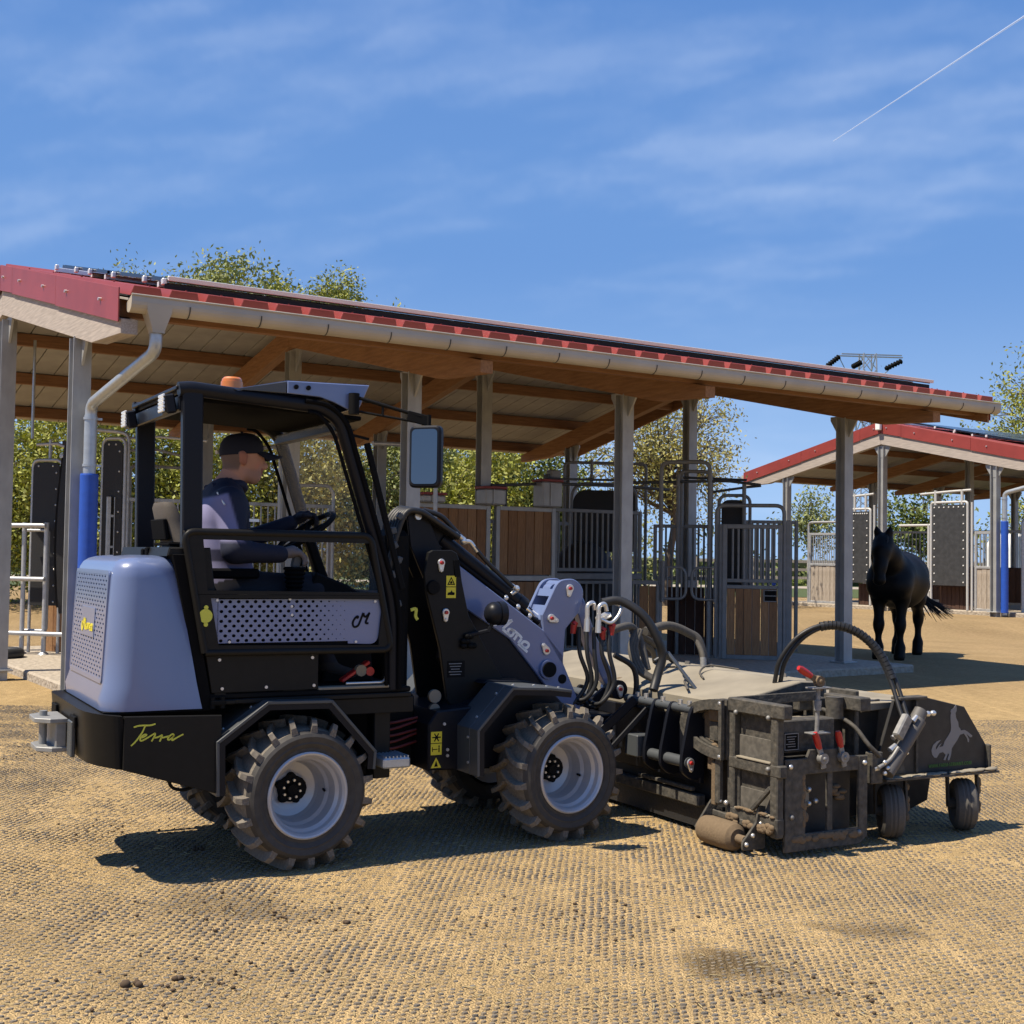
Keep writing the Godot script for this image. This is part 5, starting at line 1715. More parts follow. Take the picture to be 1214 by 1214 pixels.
	mb.box(Vector3(2.085, 0.30, 0.90), Vector3(0.02, 0.22, 0.035), 0.004)
	mb.box(Vector3(2.10, 0.40, 0.86), Vector3(0.03, 0.08, 0.05), 0.008)
	part("rail_mud", mb, M["mud"], root)
	for e in [[2.155, 0.50, 1.165, 0.03, 0.28], [2.155, 0.24, 1.165, 0.03, 0.28]]:
		mb = sm()
		mb.box(Vector3(2.146, e[1], e[2]), Vector3(0.008, 0.13, e[4]), 0.003)
		part("dusty_panel", mb, M["worn_panel"], root)
	# guide roller with brackets
	mb = sm()
	mb.lathe(v2([0.0, 0.14, 0.045, 0.14, 0.066, 0.12, 0.072, 0.08, 0.072, -0.08, 0.066, -0.12, 0.045, -0.14, 0.0, -0.14]), Transform3D(Basis(), Vector3(2.03, 0.075, 1.02)), 24)
	mb.cyl(Vector3(2.03, 0.075, 0.84), Vector3(2.03, 0.075, 1.22), 0.022, -1, 12)
	part("guide_roller", mb, M["mud"], root)
	mb = sm()
	mb.bar(Vector3(2.02, 0.06, 0.85), Vector3(2.11, 0.20, 0.87), 0.014, 0.05, 0.004)
	mb.bar(Vector3(2.02, 0.045, 0.85), Vector3(2.09, 0.045, 0.85), 0.014, 0.04, 0.004)
	mb.prism(rounded(v2([2.00, 0.03, 2.14, 0.03, 2.15, 0.24, 2.10, 0.24, 2.085, 0.16, 2.0, 0.07]), 0.012, 3), XY(1.22), 0.014, 0.002)
	mb.bar(Vector3(2.10, 0.15, 0.88), Vector3(2.12, 0.13, 1.20), 0.03, 0.03, 0.004)
	mb.bar(Vector3(2.085, 0.22, 1.2), Vector3(2.12, 0.34, 1.30), 0.03, 0.022, 0.004)
	part("roller_bracket", mb, M["grimy"], root)
	mb = sm()
	for e in [[2.115, 0.20], [2.14, 0.20], [2.11, 0.155], [2.135, 0.155], [2.02, 0.06], [2.06, 0.10]]:
		mb.ball(Vector3(e[0], e[1], 1.238), Vector3.ONE * 0.0125, 6, 8)
	for e in [0.94, 0.99]:
		mb.ball(Vector3(2.09, 0.215, e), Vector3.ONE * 0.014, 6, 8)
	part("roller_bolt", mb, M["silver"], root)
	# side frame towards the yard with its worn opening
	var so := rounded(v2([2.16, 0.03, 2.67, 0.03, 2.70, 0.10, 2.70, 0.47, 2.55, 0.475, 2.54, 0.515, 2.32, 0.52, 2.30, 0.48, 2.16, 0.48]), 0.02, 3)
	var hole := v2([2.29, 0.11, 2.64, 0.11, 2.64, 0.40, 2.29, 0.40])
	mb = sm()
	for e in [[2.16, 0.03, 2.29, 0.48], [2.64, 0.06, 2.70, 0.47]]:
		mb.prism(v2([e[0], e[1], e[2], e[1], e[2], e[3], e[0], e[3]]), XY(1.34), 0.018, 0.003)
	mb.prism(rounded(v2([2.16, 0.03, 2.66, 0.03, 2.70, 0.07, 2.70, 0.112, 2.16, 0.112]), 0.03, 4), XY(1.338), 0.018, 0.003)
	mb.prism(v2([2.16, 0.40, 2.70, 0.40, 2.70, 0.47, 2.56, 0.475, 2.54, 0.515, 2.32, 0.52, 2.30, 0.48, 2.16, 0.48]), XY(1.336), 0.018, 0.003)
	mb.prism(v2([2.44, 0.10, 2.475, 0.10, 2.475, 0.42, 2.44, 0.42]), XY(1.33), 0.018, 0.003)
	part("side_frame", mb, M["grimy"], root)
	mb = sm()
	mb.box(Vector3(2.45, 0.26, 1.20), Vector3(0.48, 0.40, 0.12), 0.02)
	part("brush_box", mb, M["grimy_dark"], root)
	mb = sm()
	rng.seed = 21
	for k in 26:
		var x := 2.2 + 0.46 * rng.randf()
		mb.ball(Vector3(x, 0.075 + 0.02 * rng.randf(), 1.357), Vector3(0.026, 0.016, 0.008), 5, 8)
	for k in 16:
		mb.ball(Vector3(2.28 + rng.randf_range(-0.015, 0.02), 0.14 + 0.25 * rng.randf(), 1.35), Vector3(0.014, 0.025, 0.012), 5, 8)
	for k in 8:
		mb.ball(Vector3(2.52 + 0.1 * rng.randf(), 0.25 + 0.06 * rng.randf(), 1.27), Vector3(0.03, 0.012, 0.02), 5, 8)
	part("mud_clumps", mb, M["mud"], root)
	mb = sm()
	mb.box(Vector3(2.36, 0.27, 1.27), Vector3(0.05, 0.10, 0.02), 0.006)
	part("worn_plate", mb, M["dust"], root)
	mb = sm()
	for e in [[2.375, 0.31], [2.375, 0.24], [2.42, 0.25], [2.19, 0.445], [2.675, 0.435]]:
		mb.ball(Vector3(e[0], e[1], 1.36 if e[1] > 0.42 else 1.285), Vector3.ONE * 0.014, 6, 8)
	part("side_bolt", mb, M["silver"], root)
	# upper boxes and the type plate
	mb = sm()
	mb.box(Vector3(2.36, 0.58, 1.24), Vector3(0.36, 0.16, 0.10), 0.006)
	mb.box(Vector3(2.62, 0.60, 1.05), Vector3(0.05, 0.28, 0.12), 0.006)
	mb.bar(Vector3(2.50, 0.70, 1.04), Vector3(2.78, 0.70, 1.04), 0.05, 0.06, 0.006)
	mb.box(Vector3(2.76, 0.58, 1.12), Vector3(0.03, 0.40, 0.20), 0.005)
	mb.bar(Vector3(2.72, 0.72, 1.05), Vector3(2.72, 0.72, 1.32), 0.08, 0.07, 0.006)
	mb.cyl(Vector3(2.64, 0.64, 1.18), Vector3(2.64, 0.75, 1.18), 0.045, -1, 16)
	part("lift_frame", mb, M["grimy"], root)
	mb = sm()
	mb.box(Vector3(2.50, 0.635, 1.10), Vector3(0.30, 0.012, 0.12), 0.003)
	part("frame_dust", mb, M["dust"], root)
	mb = sm()
	mb.box(Vector3(2.25, 0.555, 1.295), Vector3(0.095, 0.088, 0.005), 0.001)
	var tp := part("type_plate", mb, M["ink"], root)
	mb = sm()
	mb.ring_prism(v2([2.205, 0.514, 2.295, 0.514, 2.295, 0.597, 2.205, 0.597]), v2([2.209, 0.518, 2.291, 0.518, 2.291, 0.593, 2.209, 0.593]), XY(1.2975), 0.001)
	for k in 5:
		mb.box(Vector3(2.25 - 0.006 * (k % 2), 0.58 - 0.012 * k, 1.2982), Vector3(0.06 - 0.01 * (k % 3), 0.0035, 0.001))
	part("print", mb, M["grey_ink"], tp)
	# three levers with red grips
	for e in [[2.375, 0.855, 1.35, 2.245, 0.925], [2.385, 0.475, 1.37, 2.335, 0.605], [2.52, 0.475, 1.37, 2.485, 0.605]]:
		mb = sm()
		var a := Vector3(e[0], e[1], e[2])
		var b := Vector3(e[3], e[4], e[2])
		mb.bar(a, a.lerp(b, 0.45), 0.012, 0.03, 0.003)
		mb.cyl(a - Vector3(0, 0, 0.012), a + Vector3(0, 0, 0.018), 0.027, -1, 16)
		mb.bar(a, a + Vector3(0.01, -0.05, 0), 0.012, 0.03, 0.004)
		mb.ball(a + Vector3(0, 0, 0.018), Vector3(0.012, 0.012, 0.008), 5, 8)
		var lv := part("lever", mb, M["cast"] if e[1] < 0.6 else M["mud"], root)
		mb = sm()
		mb.tube(PackedVector3Array([a.lerp(b, 0.38), a.lerp(b, 0.6), a.lerp(b, 0.9), b]), 0.017, 10, true, PackedFloat32Array([0.014, 0.018, 0.018, 0.012]))
		part("grip", mb, M["red"], lv)
	mb = sm()
	mb.cyl(Vector3(2.365, 0.60, 1.35), Vector3(2.375, 0.83, 1.35), 0.011, -1, 10)
	mb.cyl(Vector3(2.37, 0.71, 1.35), Vector3(2.372, 0.76, 1.35), 0.018, -1, 10)
	mb.box(Vector3(2.375, 0.822, 1.35), Vector3(0.12, 0.008, 0.06), 0.002)
	mb.box(Vector3(2.37, 0.60, 1.35), Vector3(0.12, 0.008, 0.06), 0.002)
	part("spindle", mb, M["cast"], root)
	mb = sm()
	mb.box(Vector3(2.77, 0.40, 1.33), Vector3(0.08, 0.16, 0.05), 0.005)
	mb.box(Vector3(2.80, 0.42, 1.26), Vector3(0.16, 0.03, 0.10), 0.005)
	part("cylinder_foot", mb, M["grimy"], root)
	# wing with the running-horse emblem
	mb = sm()
	mb.prism(v2([2.84, 0.335, 2.99, 0.722, 3.24, 0.727, 3.515, 0.668, 3.69, 0.445, 3.69, 0.325]), XY(1.23), 0.02, 0.003)
	var wing := part("wing_plate", mb, M["grimy_dark"], root)
	mb = sm()
	mb.prism(v2([2.62, 0.28, 2.66, 0.69, 3.02, 0.715, 2.97, 0.33]), XY(1.10), 0.02, 0.003)
	mb.prism(v2([2.80, 0.09, 2.80, 0.33, 3.50, 0.33, 3.46, 0.13, 3.3, 0.08]), XY(1.02), 0.02, 0.003)
	part("wing_inner", mb, M["grimy_dark"], wing)
	mb = sm()
	mb.prism(v2([2.86, 0.33, 3.70, 0.322, 3.70, 0.31, 2.86, 0.318]), XY(1.10), 0.23, 0.002)
	part("wing_flange", mb, M["grimy"], wing)
	mb = sm()
	for k in 34:
		var f := rng.randf()
		mb.ball(Vector3(lerpf(2.9, 3.68, f), 0.331, 1.29 + 0.03 * rng.randf()), Vector3(0.04, 0.006 + 0.006 * rng.randf() * f, 0.02), 5, 8)
	part("flange_sand", mb, M["dust"], wing)
	mb = sm()
	mb.prism(v2([3.14, 0.34, 3.14, 0.71, 3.155, 0.71, 3.155, 0.34]), XY(1.25), 0.012)
	mb.prism(v2([2.95, 0.34, 3.07, 0.34, 3.02, 0.50]), XY(1.25), 0.006)
	mb.box(Vector3(3.69, 0.39, 1.25), Vector3(0.02, 0.13, 0.05), 0.004)
	part("wing_rib", mb, M["grimy"], wing)
	# emblem and address: the photo's own marks
	var px := [742, 275, 752, 300, 750, 350, 738, 375, 745, 430, 770, 490, 775, 545, 790, 560, 800, 590, 840, 585, 870, 605, 930, 660, 925, 680, 905, 680, 862, 632, 895, 710, 890, 740, 880, 735, 870, 690, 835, 628, 790, 640, 760, 700, 720, 760, 697, 800, 690, 870, 672, 935, 655, 938, 652, 915, 668, 870, 655, 850, 625, 935, 605, 925, 630, 870, 600, 832, 560, 842, 530, 895, 505, 890, 480, 850, 472, 800, 490, 740, 530, 700, 580, 682, 545, 722, 520, 765, 522, 800, 560, 742, 585, 724, 556, 772, 600, 762, 620, 700, 660, 640, 685, 590, 690, 540, 685, 480, 682, 400, 690, 370, 682, 350, 690, 330, 720, 310]
	var em := PackedVector2Array()
	for i in range(0, px.size(), 2):
		em.append(Vector2(3.20 + (px[i] - 380.0) / 640.0 * 0.435, 0.375 + (960.0 - px[i + 1]) / 640.0 * 0.295 * 0.97))
	mb = sm()
	mb.prism(em, XY(1.2502), 0.002)
	part("horse_emblem", mb, M["grey_ink"], wing)
	var tm := TextMesh.new()
	var font := SystemFont.new()
	font.font_names = PackedStringArray(["Droid Sans"])
	font.font_weight = 700
	tm.font = font
	tm.font_size = 32
	tm.pixel_size = 0.00078
	tm.depth = 0.002
	tm.text = "WWW.FARM-SERVANT.COM"
	tm.material = M["green_ink"]
	var tx := part_m("lettering", tm, wing)
	tx.position = Vector3(3.405, 0.362, 1.252) - SW
	# lift cylinder with valve block and fittings
	mb = sm()
	mb.cyl(Vector3(2.83, 0.37, 1.36), Vector3(3.09, 0.625, 1.33), 0.036, -1, 18)
	mb.cyl(Vector3(3.06, 0.60, 1.32), Vector3(3.12, 0.67, 1.31), 0.042, 0.038, 16)
	part("lift_cylinder", mb, mat("worn_grey", Color(0.085, 0.08, 0.075), 0.6), root)
	mb = sm()
	mb.box(Vector3(3.09, 0.735, 1.26), Vector3(0.20, 0.016, 0.07), 0.004)
	mb.bar(Vector3(3.03, 0.66, 1.26), Vector3(3.03, 0.735, 1.26), 0.03, 0.012)
	mb.bar(Vector3(3.13, 0.66, 1.26), Vector3(3.13, 0.735, 1.26), 0.03, 0.012)
	part("cylinder_bracket", mb, M["grimy"], root)
	mb = sm()
	mb.ball(Vector3(3.15, 0.655, 1.33), Vector3(0.02, 0.016, 0.016), 6, 8)
	mb.ball(Vector3(3.20, 0.655, 1.32), Vector3(0.02, 0.016, 0.016), 6, 8)
	for e in [[2.80, 0.43], [2.82, 0.40], [2.80, 0.375]]:
		mb.ball(Vector3(e[0], e[1], 1.375), Vector3.ONE * 0.013, 6, 8)
	for e in [[2.88, 0.545, 2.93, 0.58], [2.86, 0.485, 2.90, 0.51], [2.78, 0.40, 2.75, 0.395], [3.02, 0.625, 3.05, 0.65], [2.95, 0.50, 2.98, 0.46]]:
		mb.cyl(Vector3(e[0], e[1], 1.35), Vector3(e[2], e[3], 1.35), 0.015, 0.012, 8)
	part("hydraulic_fitting", mb, M["silver"], root)
	mb = sm()
	mb.bar(Vector3(2.89, 0.55, 1.37), Vector3(2.975, 0.655, 1.36), 0.04, 0.06, 0.008)
	mb.tube(curve(v3([2.76, 0.405, 1.37, 2.84, 0.44, 1.37, 2.90, 0.50, 1.37]), 4), 0.01, 8)
	part("valve_block", mb, M["cast"], root)
	# small clutter: cables, ties, straps and caked dirt
	mb = sm()
	mb.tube(curve(v3([2.30, 0.80, 0.35, 2.40, 0.83, 0.15, 2.52, 0.81, 0.0, 2.45, 0.80, -0.12, 2.56, 0.80, -0.22]), 6), 0.006, 6)
	mb.tube(curve(v3([2.72, 0.815, 0.30, 2.60, 0.83, 0.18, 2.50, 0.80, 0.22, 2.42, 0.775, 0.36]), 6), 0.006, 6)
	mb.tube(curve(v3([2.17, 0.74, 0.55, 2.26, 0.77, 0.40, 2.36, 0.775, 0.30]), 5), 0.008, 6)
	part("loose_cable", mb, M["dusty_hose"], root)
	rng.seed = 33
	mb = sm()
	for k in 40:
		mb.ball(Vector3(lerpf(2.2, 2.75, rng.randf()), 0.0, lerpf(-0.6, 0.9, rng.randf())) + Vector3(0, 0.73, 0), Vector3(0.02, 0.006, 0.016), 4, 7)
	for k in 26:
		mb.ball(Vector3(2.09, 0.13 + 0.03 * rng.randf(), lerpf(0.98, 1.34, rng.randf())), Vector3(0.012, 0.016, 0.022), 4, 7)
	for k in 18:
		mb.ball(Vector3(2.105, 0.20 + 0.008 * rng.randf(), lerpf(0.99, 1.33, rng.randf())), Vector3(0.012, 0.008, 0.02), 4, 7)
	part("caked_dirt", mb, M["mud"], root)
	for e in [[2.10, 0.68, 1.05], [2.10, 0.68, 1.30], [2.10, 0.43, 1.30], [2.10, 0.155, 1.05], [2.64, 0.09, 1.36], [2.2, 0.2, 1.36]]:
		mb = sm()
		mb.ball(Vector3(e[0], e[1], e[2]), Vector3.ONE * 0.013, 5, 8)
		part("frame_bolt", mb, M["cast"], root)
	mb = sm()
	mb.bar(Vector3(2.13, 0.73, 1.02), Vector3(2.60, 0.75, 1.10), 0.012, 0.05, 0.003)
	mb.tube(curve(v3([2.60, 0.70, 1.05, 2.68, 0.62, 1.25, 2.72, 0.52, 1.34, 2.78, 0.46, 1.36]), 5), 0.012, 7)
	part("strap_and_line", mb, M["grimy"], root)
	# casters
	for e in [[3.0, 1.22], [3.515, 1.24]]:
		var c := Transform3D(Basis(Vector3.UP, 0.95), Vector3(e[0], 0.14, e[1]))
		mb = sm()
		mb.lathe(v2([0.0, -0.04, 0.07, -0.044, 0.086, -0.054, 0.112, -0.058, 0.130, -0.046, 0.139, -0.02, 0.135, -0.012, 0.140, 0.0, 0.135, 0.012, 0.139, 0.02, 0.130, 0.046, 0.112, 0.058, 0.086, 0.054, 0.07, 0.044, 0.0, 0.04]), c, 28)
		var cs := part("caster_wheel", mb, M["caster"], root)
		mb = sm()
		mb.cyl(c * Vector3(0, 0, -0.075), c * Vector3(0, 0, 0.075), 0.03, -1, 12)
		for s in [0.078, -0.078]:
			mb.bar(c * Vector3(0, -0.02, s), c * Vector3(0.03, 0.175, s), 0.012, 0.055, 0.003)
		mb.box(c * Vector3(0.03, 0.18, 0), Vector3(0.12, 0.014, 0.16), 0.003, c.basis)
		part("caster_fork", mb, M["grimy"], cs)
		mb = sm()
		for k in 9:
			mb.ball(c * Vector3(0.01 + 0.02 * rng.randf(), -0.05 + 0.2 * rng.randf(), 0.088), Vector3(0.016, 0.02, 0.010), 5, 8)
		part("caked_mud", mb, M["mud"], cs)
	for e in [[2.6, -1.25], [3.4, -1.2]]:
		var c := Transform3D(Basis(Vector3.UP, 0.95), Vector3(e[0], 0.128, e[1]))
		mb = sm()
		mb.lathe(v2([0.0, 0.030, 0.105, 0.042, 0.127, 0.014, 0.127, -0.014, 0.105, -0.042, 0.0, -0.03]), c, 20)
		part("caster_wheel", mb, M["caster"], root)
	# hoses
	mb = sm()
	var arc := curve(v3([2.545, 0.79, 0.82, 2.55, 0.92, 0.86, 2.62, 1.05, 0.93, 2.74, 1.11, 1.0, 2.86, 1.08, 1.08, 2.95, 0.98, 1.15, 2.99, 0.83, 1.22, 2.98, 0.68, 1.30, 2.97, 0.62, 1.34]), 7)
	mb.tube(arc, 0.012, 8)
	var arc2 := PackedVector3Array()
	for p in arc:
		arc2.append(p + Vector3(0.03, -0.004, 0.01))
	mb.tube(arc2, 0.012, 8)
	var hs := part("arched_hose", mb, M["hose"], root)
	mb = sm()
	var wrap := PackedVector3Array()
	for i in range(19, 43):
		wrap.append((arc[i] + arc2[i]) * 0.5)
	for i in wrap.size() - 1:
		mb.tube(PackedVector3Array([wrap[i], wrap[i].lerp(wrap[i + 1], 0.82)]), 0.025, 10, true, PackedFloat32Array([0.0265, 0.0235]))
	part("spiral_wrap", mb, M["hose"], hs)
	mb = sm()
	mb.tube(curve(v3([1.86, 1.20, 0.16, 1.96, 1.21, 0.2, 2.06, 1.13, 0.28, 2.13, 1.0, 0.32, 2.16, 0.90, 0.32, 2.13, 0.80, 0.32, 2.09, 0.72, 0.34]), 6), 0.026, 10)
	part("thick_hose", mb, M["hose"], root)
	mb = sm()
	mb.tube(curve(v3([1.9, 1.02, 0.12, 2.05, 1.05, 0.05, 2.2, 1.05, -0.05, 2.26, 0.98, -0.05, 2.27, 0.80, 0.02]), 6), 0.022, 10)
	mb.tube(curve(v3([2.3, 1.02, -0.05, 2.5, 1.05, -0.1, 2.66, 1.0, -0.1, 2.72, 0.95, -0.08, 2.75, 0.80, -0.05]), 6), 0.026, 10)
	mb.tube(curve(v3([2.70, 0.97, -0.09, 2.70, 0.88, -0.02, 2.68, 0.79, 0.02]), 5), 0.016, 8)
	mb.tube(curve(v3([2.2, 1.03, -0.05, 2.42, 0.95, -0.15, 2.6, 0.86, -0.25, 2.72, 0.79, -0.3]), 5), 0.018, 8)
	mb.tube(curve(v3([2.2, 1.0, -0.05, 2.45, 0.90, -0.2, 2.62, 0.80, -0.4]), 5), 0.016, 8)
	for k in 3:
		mb.tube(curve(v3([2.23 + 0.02 * k, 1.03, -0.05, 2.16 + 0.02 * k, 0.92, 0.0, 2.18 + 0.02 * k, 0.80, 0.06, 2.25 + 0.02 * k, 0.75, 0.1]), 5), 0.015, 8)
	part("dusty_hose", mb, M["dusty_hose"], root)
	mb = sm()
	mb.cyl(Vector3(2.68, 0.76, 0.02), Vector3(2.69, 0.86, 0.0), 0.02, -1, 10)
	mb.cyl(Vector3(2.75, 0.76, -0.05), Vector3(2.745, 0.85, -0.055), 0.02, -1, 10)
	part("hose_fitting", mb, M["cast"], root)
	mb = sm()
	mb.bar(Vector3(2.19, 0.93, 0.33), Vector3(2.28, 0.715, 0.50), 0.03, 0.012, 0.003)
	mb.bar(Vector3(2.19, 0.93, 0.33), Vector3(2.12, 0.88, 0.30), 0.03, 0.012, 0.003)
	part("hose_holder", mb, M["fender"], root)
# ---------------------------------------------------------------- stalls, gates and feeding stands in the stables
func bars(mb: MB, x0: float, x1: float, y0: float, y1: float, z: float, step: float, r := 0.010) -> void:
	var n := maxi(1, int(round((x1 - x0) / step)))
	for k in range(1, n):
		var x := lerpf(x0, x1, float(k) / n)
		mb.cyl(Vector3(x, y0, z), Vector3(x, y1, z), r, -1, 7, false)

func bar_parts(root: Node3D, x0: float, x1: float, y0: float, y1: float, z: float, step: float, r: float, m: Material) -> void:
	var mb := MB.new()
	mb.cyl(Vector3(0, y0, 0), Vector3(0, y1, 0), r, -1, 7, false)
	var me := mb.mesh(m)
	var n := maxi(1, int(round((x1 - x0) / step)))
	for k in range(1, n):
		part_m("bar", me, root).position = Vector3(lerpf(x0, x1, float(k) / n), 0, z)

func boards(root: Node3D, x0: float, x1: float, y0: float, y1: float, z: float, w: float, mats: Array) -> void:
	var n := maxi(1, int(round((x1 - x0) / w)))
	var bw := (x1 - x0) / n
	for k in n:
		var mb := MB.new()
		mb.box(Vector3(0, (y0 + y1) * 0.5, 0), Vector3(bw - 0.006, y1 - y0, 0.035), 0.005)
		var b := part("board", mb, M[mats[(k * 7 + n) % mats.size()]], root)
		b.position = Vector3(x0 + bw * (k + 0.5), 0, z + 0.004 * ((k * 5) % 3 - 1))

func frame(mb: MB, x0: float, x1: float, y0: float, y1: float, z: float, w := 0.05, d := 0.05) -> void:
	mb.box(Vector3(x0, (y0 + y1) * 0.5, z), Vector3(w, y1 - y0, d), 0.005)
	mb.box(Vector3(x1, (y0 + y1) * 0.5, z), Vector3(w, y1 - y0, d), 0.005)
	for y in [y0 + w * 0.5, y1 - w * 0.5]:
		mb.box(Vector3((x0 + x1) * 0.5, y, z), Vector3(x1 - x0 - w, w, d * 0.92), 0.005)

func arch_tube(mb: MB, x0: float, x1: float, y0: float, y1: float, z: float, r := 0.024, cr := 0.14) -> void:
	mb.tube(bend(v3([x0, y0, z, x0, y1, z, x1, y1, z, x1, y0, z]), cr, 6), r, 10)

func at_stable(x: float, z: float, y := 0.1) -> Vector3:
	return BO * Vector3(x, y, z)

const WOODS := ["board0", "board1", "board2", "board3"]

func make_stalls() -> void:
	var mb: MB
	# timber walls along the ridge
	for e in [[5.0, 6.32, "brown vertical-board stall wall left of the steel double post"], [6.42, 7.42, "brown vertical-board stall wall right of the steel double post"]]:
		var w := thing("stall_wall", e[2], "stall wall", at_stable(e[0], RIDGE), 0.5809, "timber stall walls under the ridge")
		var l: float = e[1] - e[0]
		boards(w, 0.06, l - 0.06, 1.10, 2.0, 0.12, 0.148, WOODS)
		boards(w, 0.06, l - 0.06, 0.05, 1.0, 0.12, 0.148, WOODS)
		mb = MB.new()
		frame(mb, 0.03, l - 0.03, 0.0, 2.05, 0.12, 0.06, 0.07)
		mb.box(Vector3(l * 0.5, 1.05, 0.12), Vector3(l - 0.12, 0.07, 0.06), 0.004)
		part("frame", mb, M["steel"], w)
	for e in [[5.36, 0.10, "low grey feed hopper with red lid behind the boom's top"], [6.32, 0.22, "squat grey feed hopper with red lid on the middle ridge post"], [7.27, 0.36, "taller grey feed hopper with red lid at the wall's right end"]]:
		var h := thing("feed_hopper", e[2], "feed hopper", at_stable(e[0], RIDGE + 0.16, 2.155), 0.5809, "feed hoppers on the stall walls")
		mb = MB.new()
		mb.box(Vector3(0, float(e[1]) * 0.5, 0), Vector3(0.34, e[1], 0.26), 0.02)
		mb.box(Vector3(-0.04, float(e[1]) * 0.5, 0.135), Vector3(0.02, float(e[1]) * 0.9, 0.02))
		part("bin", mb, M["steel"], h)
		mb = MB.new()
		mb.prism(rounded(v2([-0.20, -0.16, 0.20, -0.16, 0.20, 0.16, -0.20, 0.16]), 0.08, 5), Transform3D(Basis(Vector3(1, 0, 0), Vector3(0, 0, -1), Vector3(0, 1, 0)), Vector3(0, e[1], 0)), 0.035, 0.008)
		part("lid", mb, M["red_metal"], h)
	# bar grid right of the timber wall
	var g := thing("bar_partition", "steel bar partition with a wide channel rail between timber wall and feeding stand", "bar partition", at_stable(7.46, RIDGE), 0.5809)
	mb = MB.new()
	frame(mb, 0.02, 1.62, 1.15, 2.06, 0, 0.05, 0.05)
	mb.box(Vector3(0.82, 1.08, 0.02), Vector3(1.6, 0.09, 0.10), 0.01)
	frame(mb, 0.02, 1.62, 0.0, 1.02, 0, 0.05, 0.05)
	mb.box(Vector3(-0.03, 1.0, 0.1), Vector3(0.10, 2.0, 0.06), 0.008)
	part("frame", mb, M["shaded_steel"], g)
	bar_parts(g, 0.02, 1.62, 1.15, 2.06, 0, 0.10, 0.016, M["shaded_steel"])
	bar_parts(g, 0.02, 1.62, 0.0, 1.0, 0, 0.12, 0.015, M["shaded_steel"])
	# water and feed pipes overhead
	g = thing("overhead_pipe", "dark overhead pipe with motor box running above the stalls", "pipe", at_stable(6.36, RIDGE + 0.1), 0.5809)
	mb = MB.new()
	mb.tube(v3([0, 2.33, 0, 1.0, 2.40, 0, 2.3, 2.42, 0, 3.2, 2.40, 0]), 0.022, 8)
	mb.tube(v3([0.9, 2.46, 0.1, 2.3, 2.50, 0.1]), 0.018, 8)
	for x in [0.24, 0.95]:
		mb.cyl(Vector3(x, 2.05, 0), Vector3(x, 2.38, 0), 0.022, -1, 8)
	mb.box(Vector3(0.95, 2.47, 0), Vector3(0.10, 0.12, 0.1), 0.015)
	part("pipe", mb, M["fender"], g)
	mb = MB.new()
	mb.box(Vector3(1.05, 2.53, 0), Vector3(0.18, 0.13, 0.14), 0.02)
	part("motor", mb, M["shaded_steel"], g)
	# black curtain stand behind the bar partition
	g = thing("rubber_stand", "round-shouldered black rubber feeding hood behind the bar partition", "feeding hood", at_stable(8.75, -4.4), 0.12)
	mb = MB.new()
	mb.prism(rounded(v2([0, 1.45, 1.0, 1.45, 1.0, 2.42, 0, 2.42]), 0.25, 6, [3]), XY(0), 0.03, 0.004)
	part("rubber_sheet", mb, M["rubber"], g)
	mb = MB.new()
	arch_tube(mb, -0.02, 1.02, 0.0, 2.52, 0.02, 0.025, 0.25)
	arch_tube(mb, -0.12, 1.2, 0.0, 2.86, -0.1, 0.025, 0.10)
	mb.cyl(Vector3(0.3, 2.5, 0), Vector3(0.3, 2.9, 0), 0.025, -1, 8)
	part("frame", mb, M["shaded_steel"], g)
	g = thing("hay_pile", "dark round heap of wrapped fodder behind the stall bars", "fodder heap", at_stable(8.75, -4.1), 0.12)
	mb = MB.new()
	mb.ball(Vector3(0, 0.75, 0), Vector3(0.60, 0.86, 0.5), 12, 22)
	part("heap", mb, M["rubber"], g)
	g = thing("rear_partition", "dim board and bar partition in the back of the right stalls", "partition", at_stable(7.4, -5.6), 0.5809)
	mb = MB.new()
	frame(mb, 0.0, 3.0, 0.0, 1.95, 0, 0.06, 0.05)
	mb.box(Vector3(1.5, 1.05, 0), Vector3(2.94, 0.06, 0.05), 0.004)
	part("frame", mb, M["shaded_steel"], g)
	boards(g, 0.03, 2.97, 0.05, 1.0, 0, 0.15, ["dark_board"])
	bar_parts(g, 0.03, 2.97, 1.08, 1.9, 0, 0.10, 0.016, M["shaded_steel"])
	# feeding stand at the right end: local x runs across the view, z towards the yard
	var so := at_stable(8.42, -1.85)
	var st := -0.23
	g = thing("feeding_stand", "tall tube arch of the feeding stand with two sprung half gates", "feeding stand", so, st)
	mb = MB.new()
	arch_tube(mb, 0, 0.67, 0.0, 2.70, 0, 0.030, 0.12)
	part("tall_arch", mb, M["shaded_steel"], g)
	mb = MB.new()
	arch_tube(mb, 0.19, 0.66, 0.0, 2.60, -0.45, 0.026, 0.12)
	mb.cyl(Vector3(0.22, 1.0, -0.6), Vector3(0.22, 2.6, -0.6), 0.035, -1, 8)
	part("rear_arch", mb, M["shaded_steel"], g)
	for s in 2:
		var x0 := 0.04 if s == 0 else 0.44
		var x1 := 0.36 if s == 0 else 0.76
		mb = MB.new()
		var o := rounded(v2([x0, 0.80, x1, 0.80, x1, 1.24, x0, 1.24]), 0.13, 6, [1, 2] if s == 0 else [0, 3])
		var p3 := PackedVector3Array()
		for q in o:
			p3.append(Vector3(q.x, q.y, 0.06))
		p3.append(p3[0])
		mb.tube(p3, 0.020, 8, false)
		var xh := x0 if s == 0 else x1
		mb.cyl(Vector3(xh, 0.76, 0.05), Vector3(xh, 1.32, 0.05), 0.028, -1, 10)
		var hg := part("half_gate", mb, M["shaded_steel"], g)
		mb = MB.new()
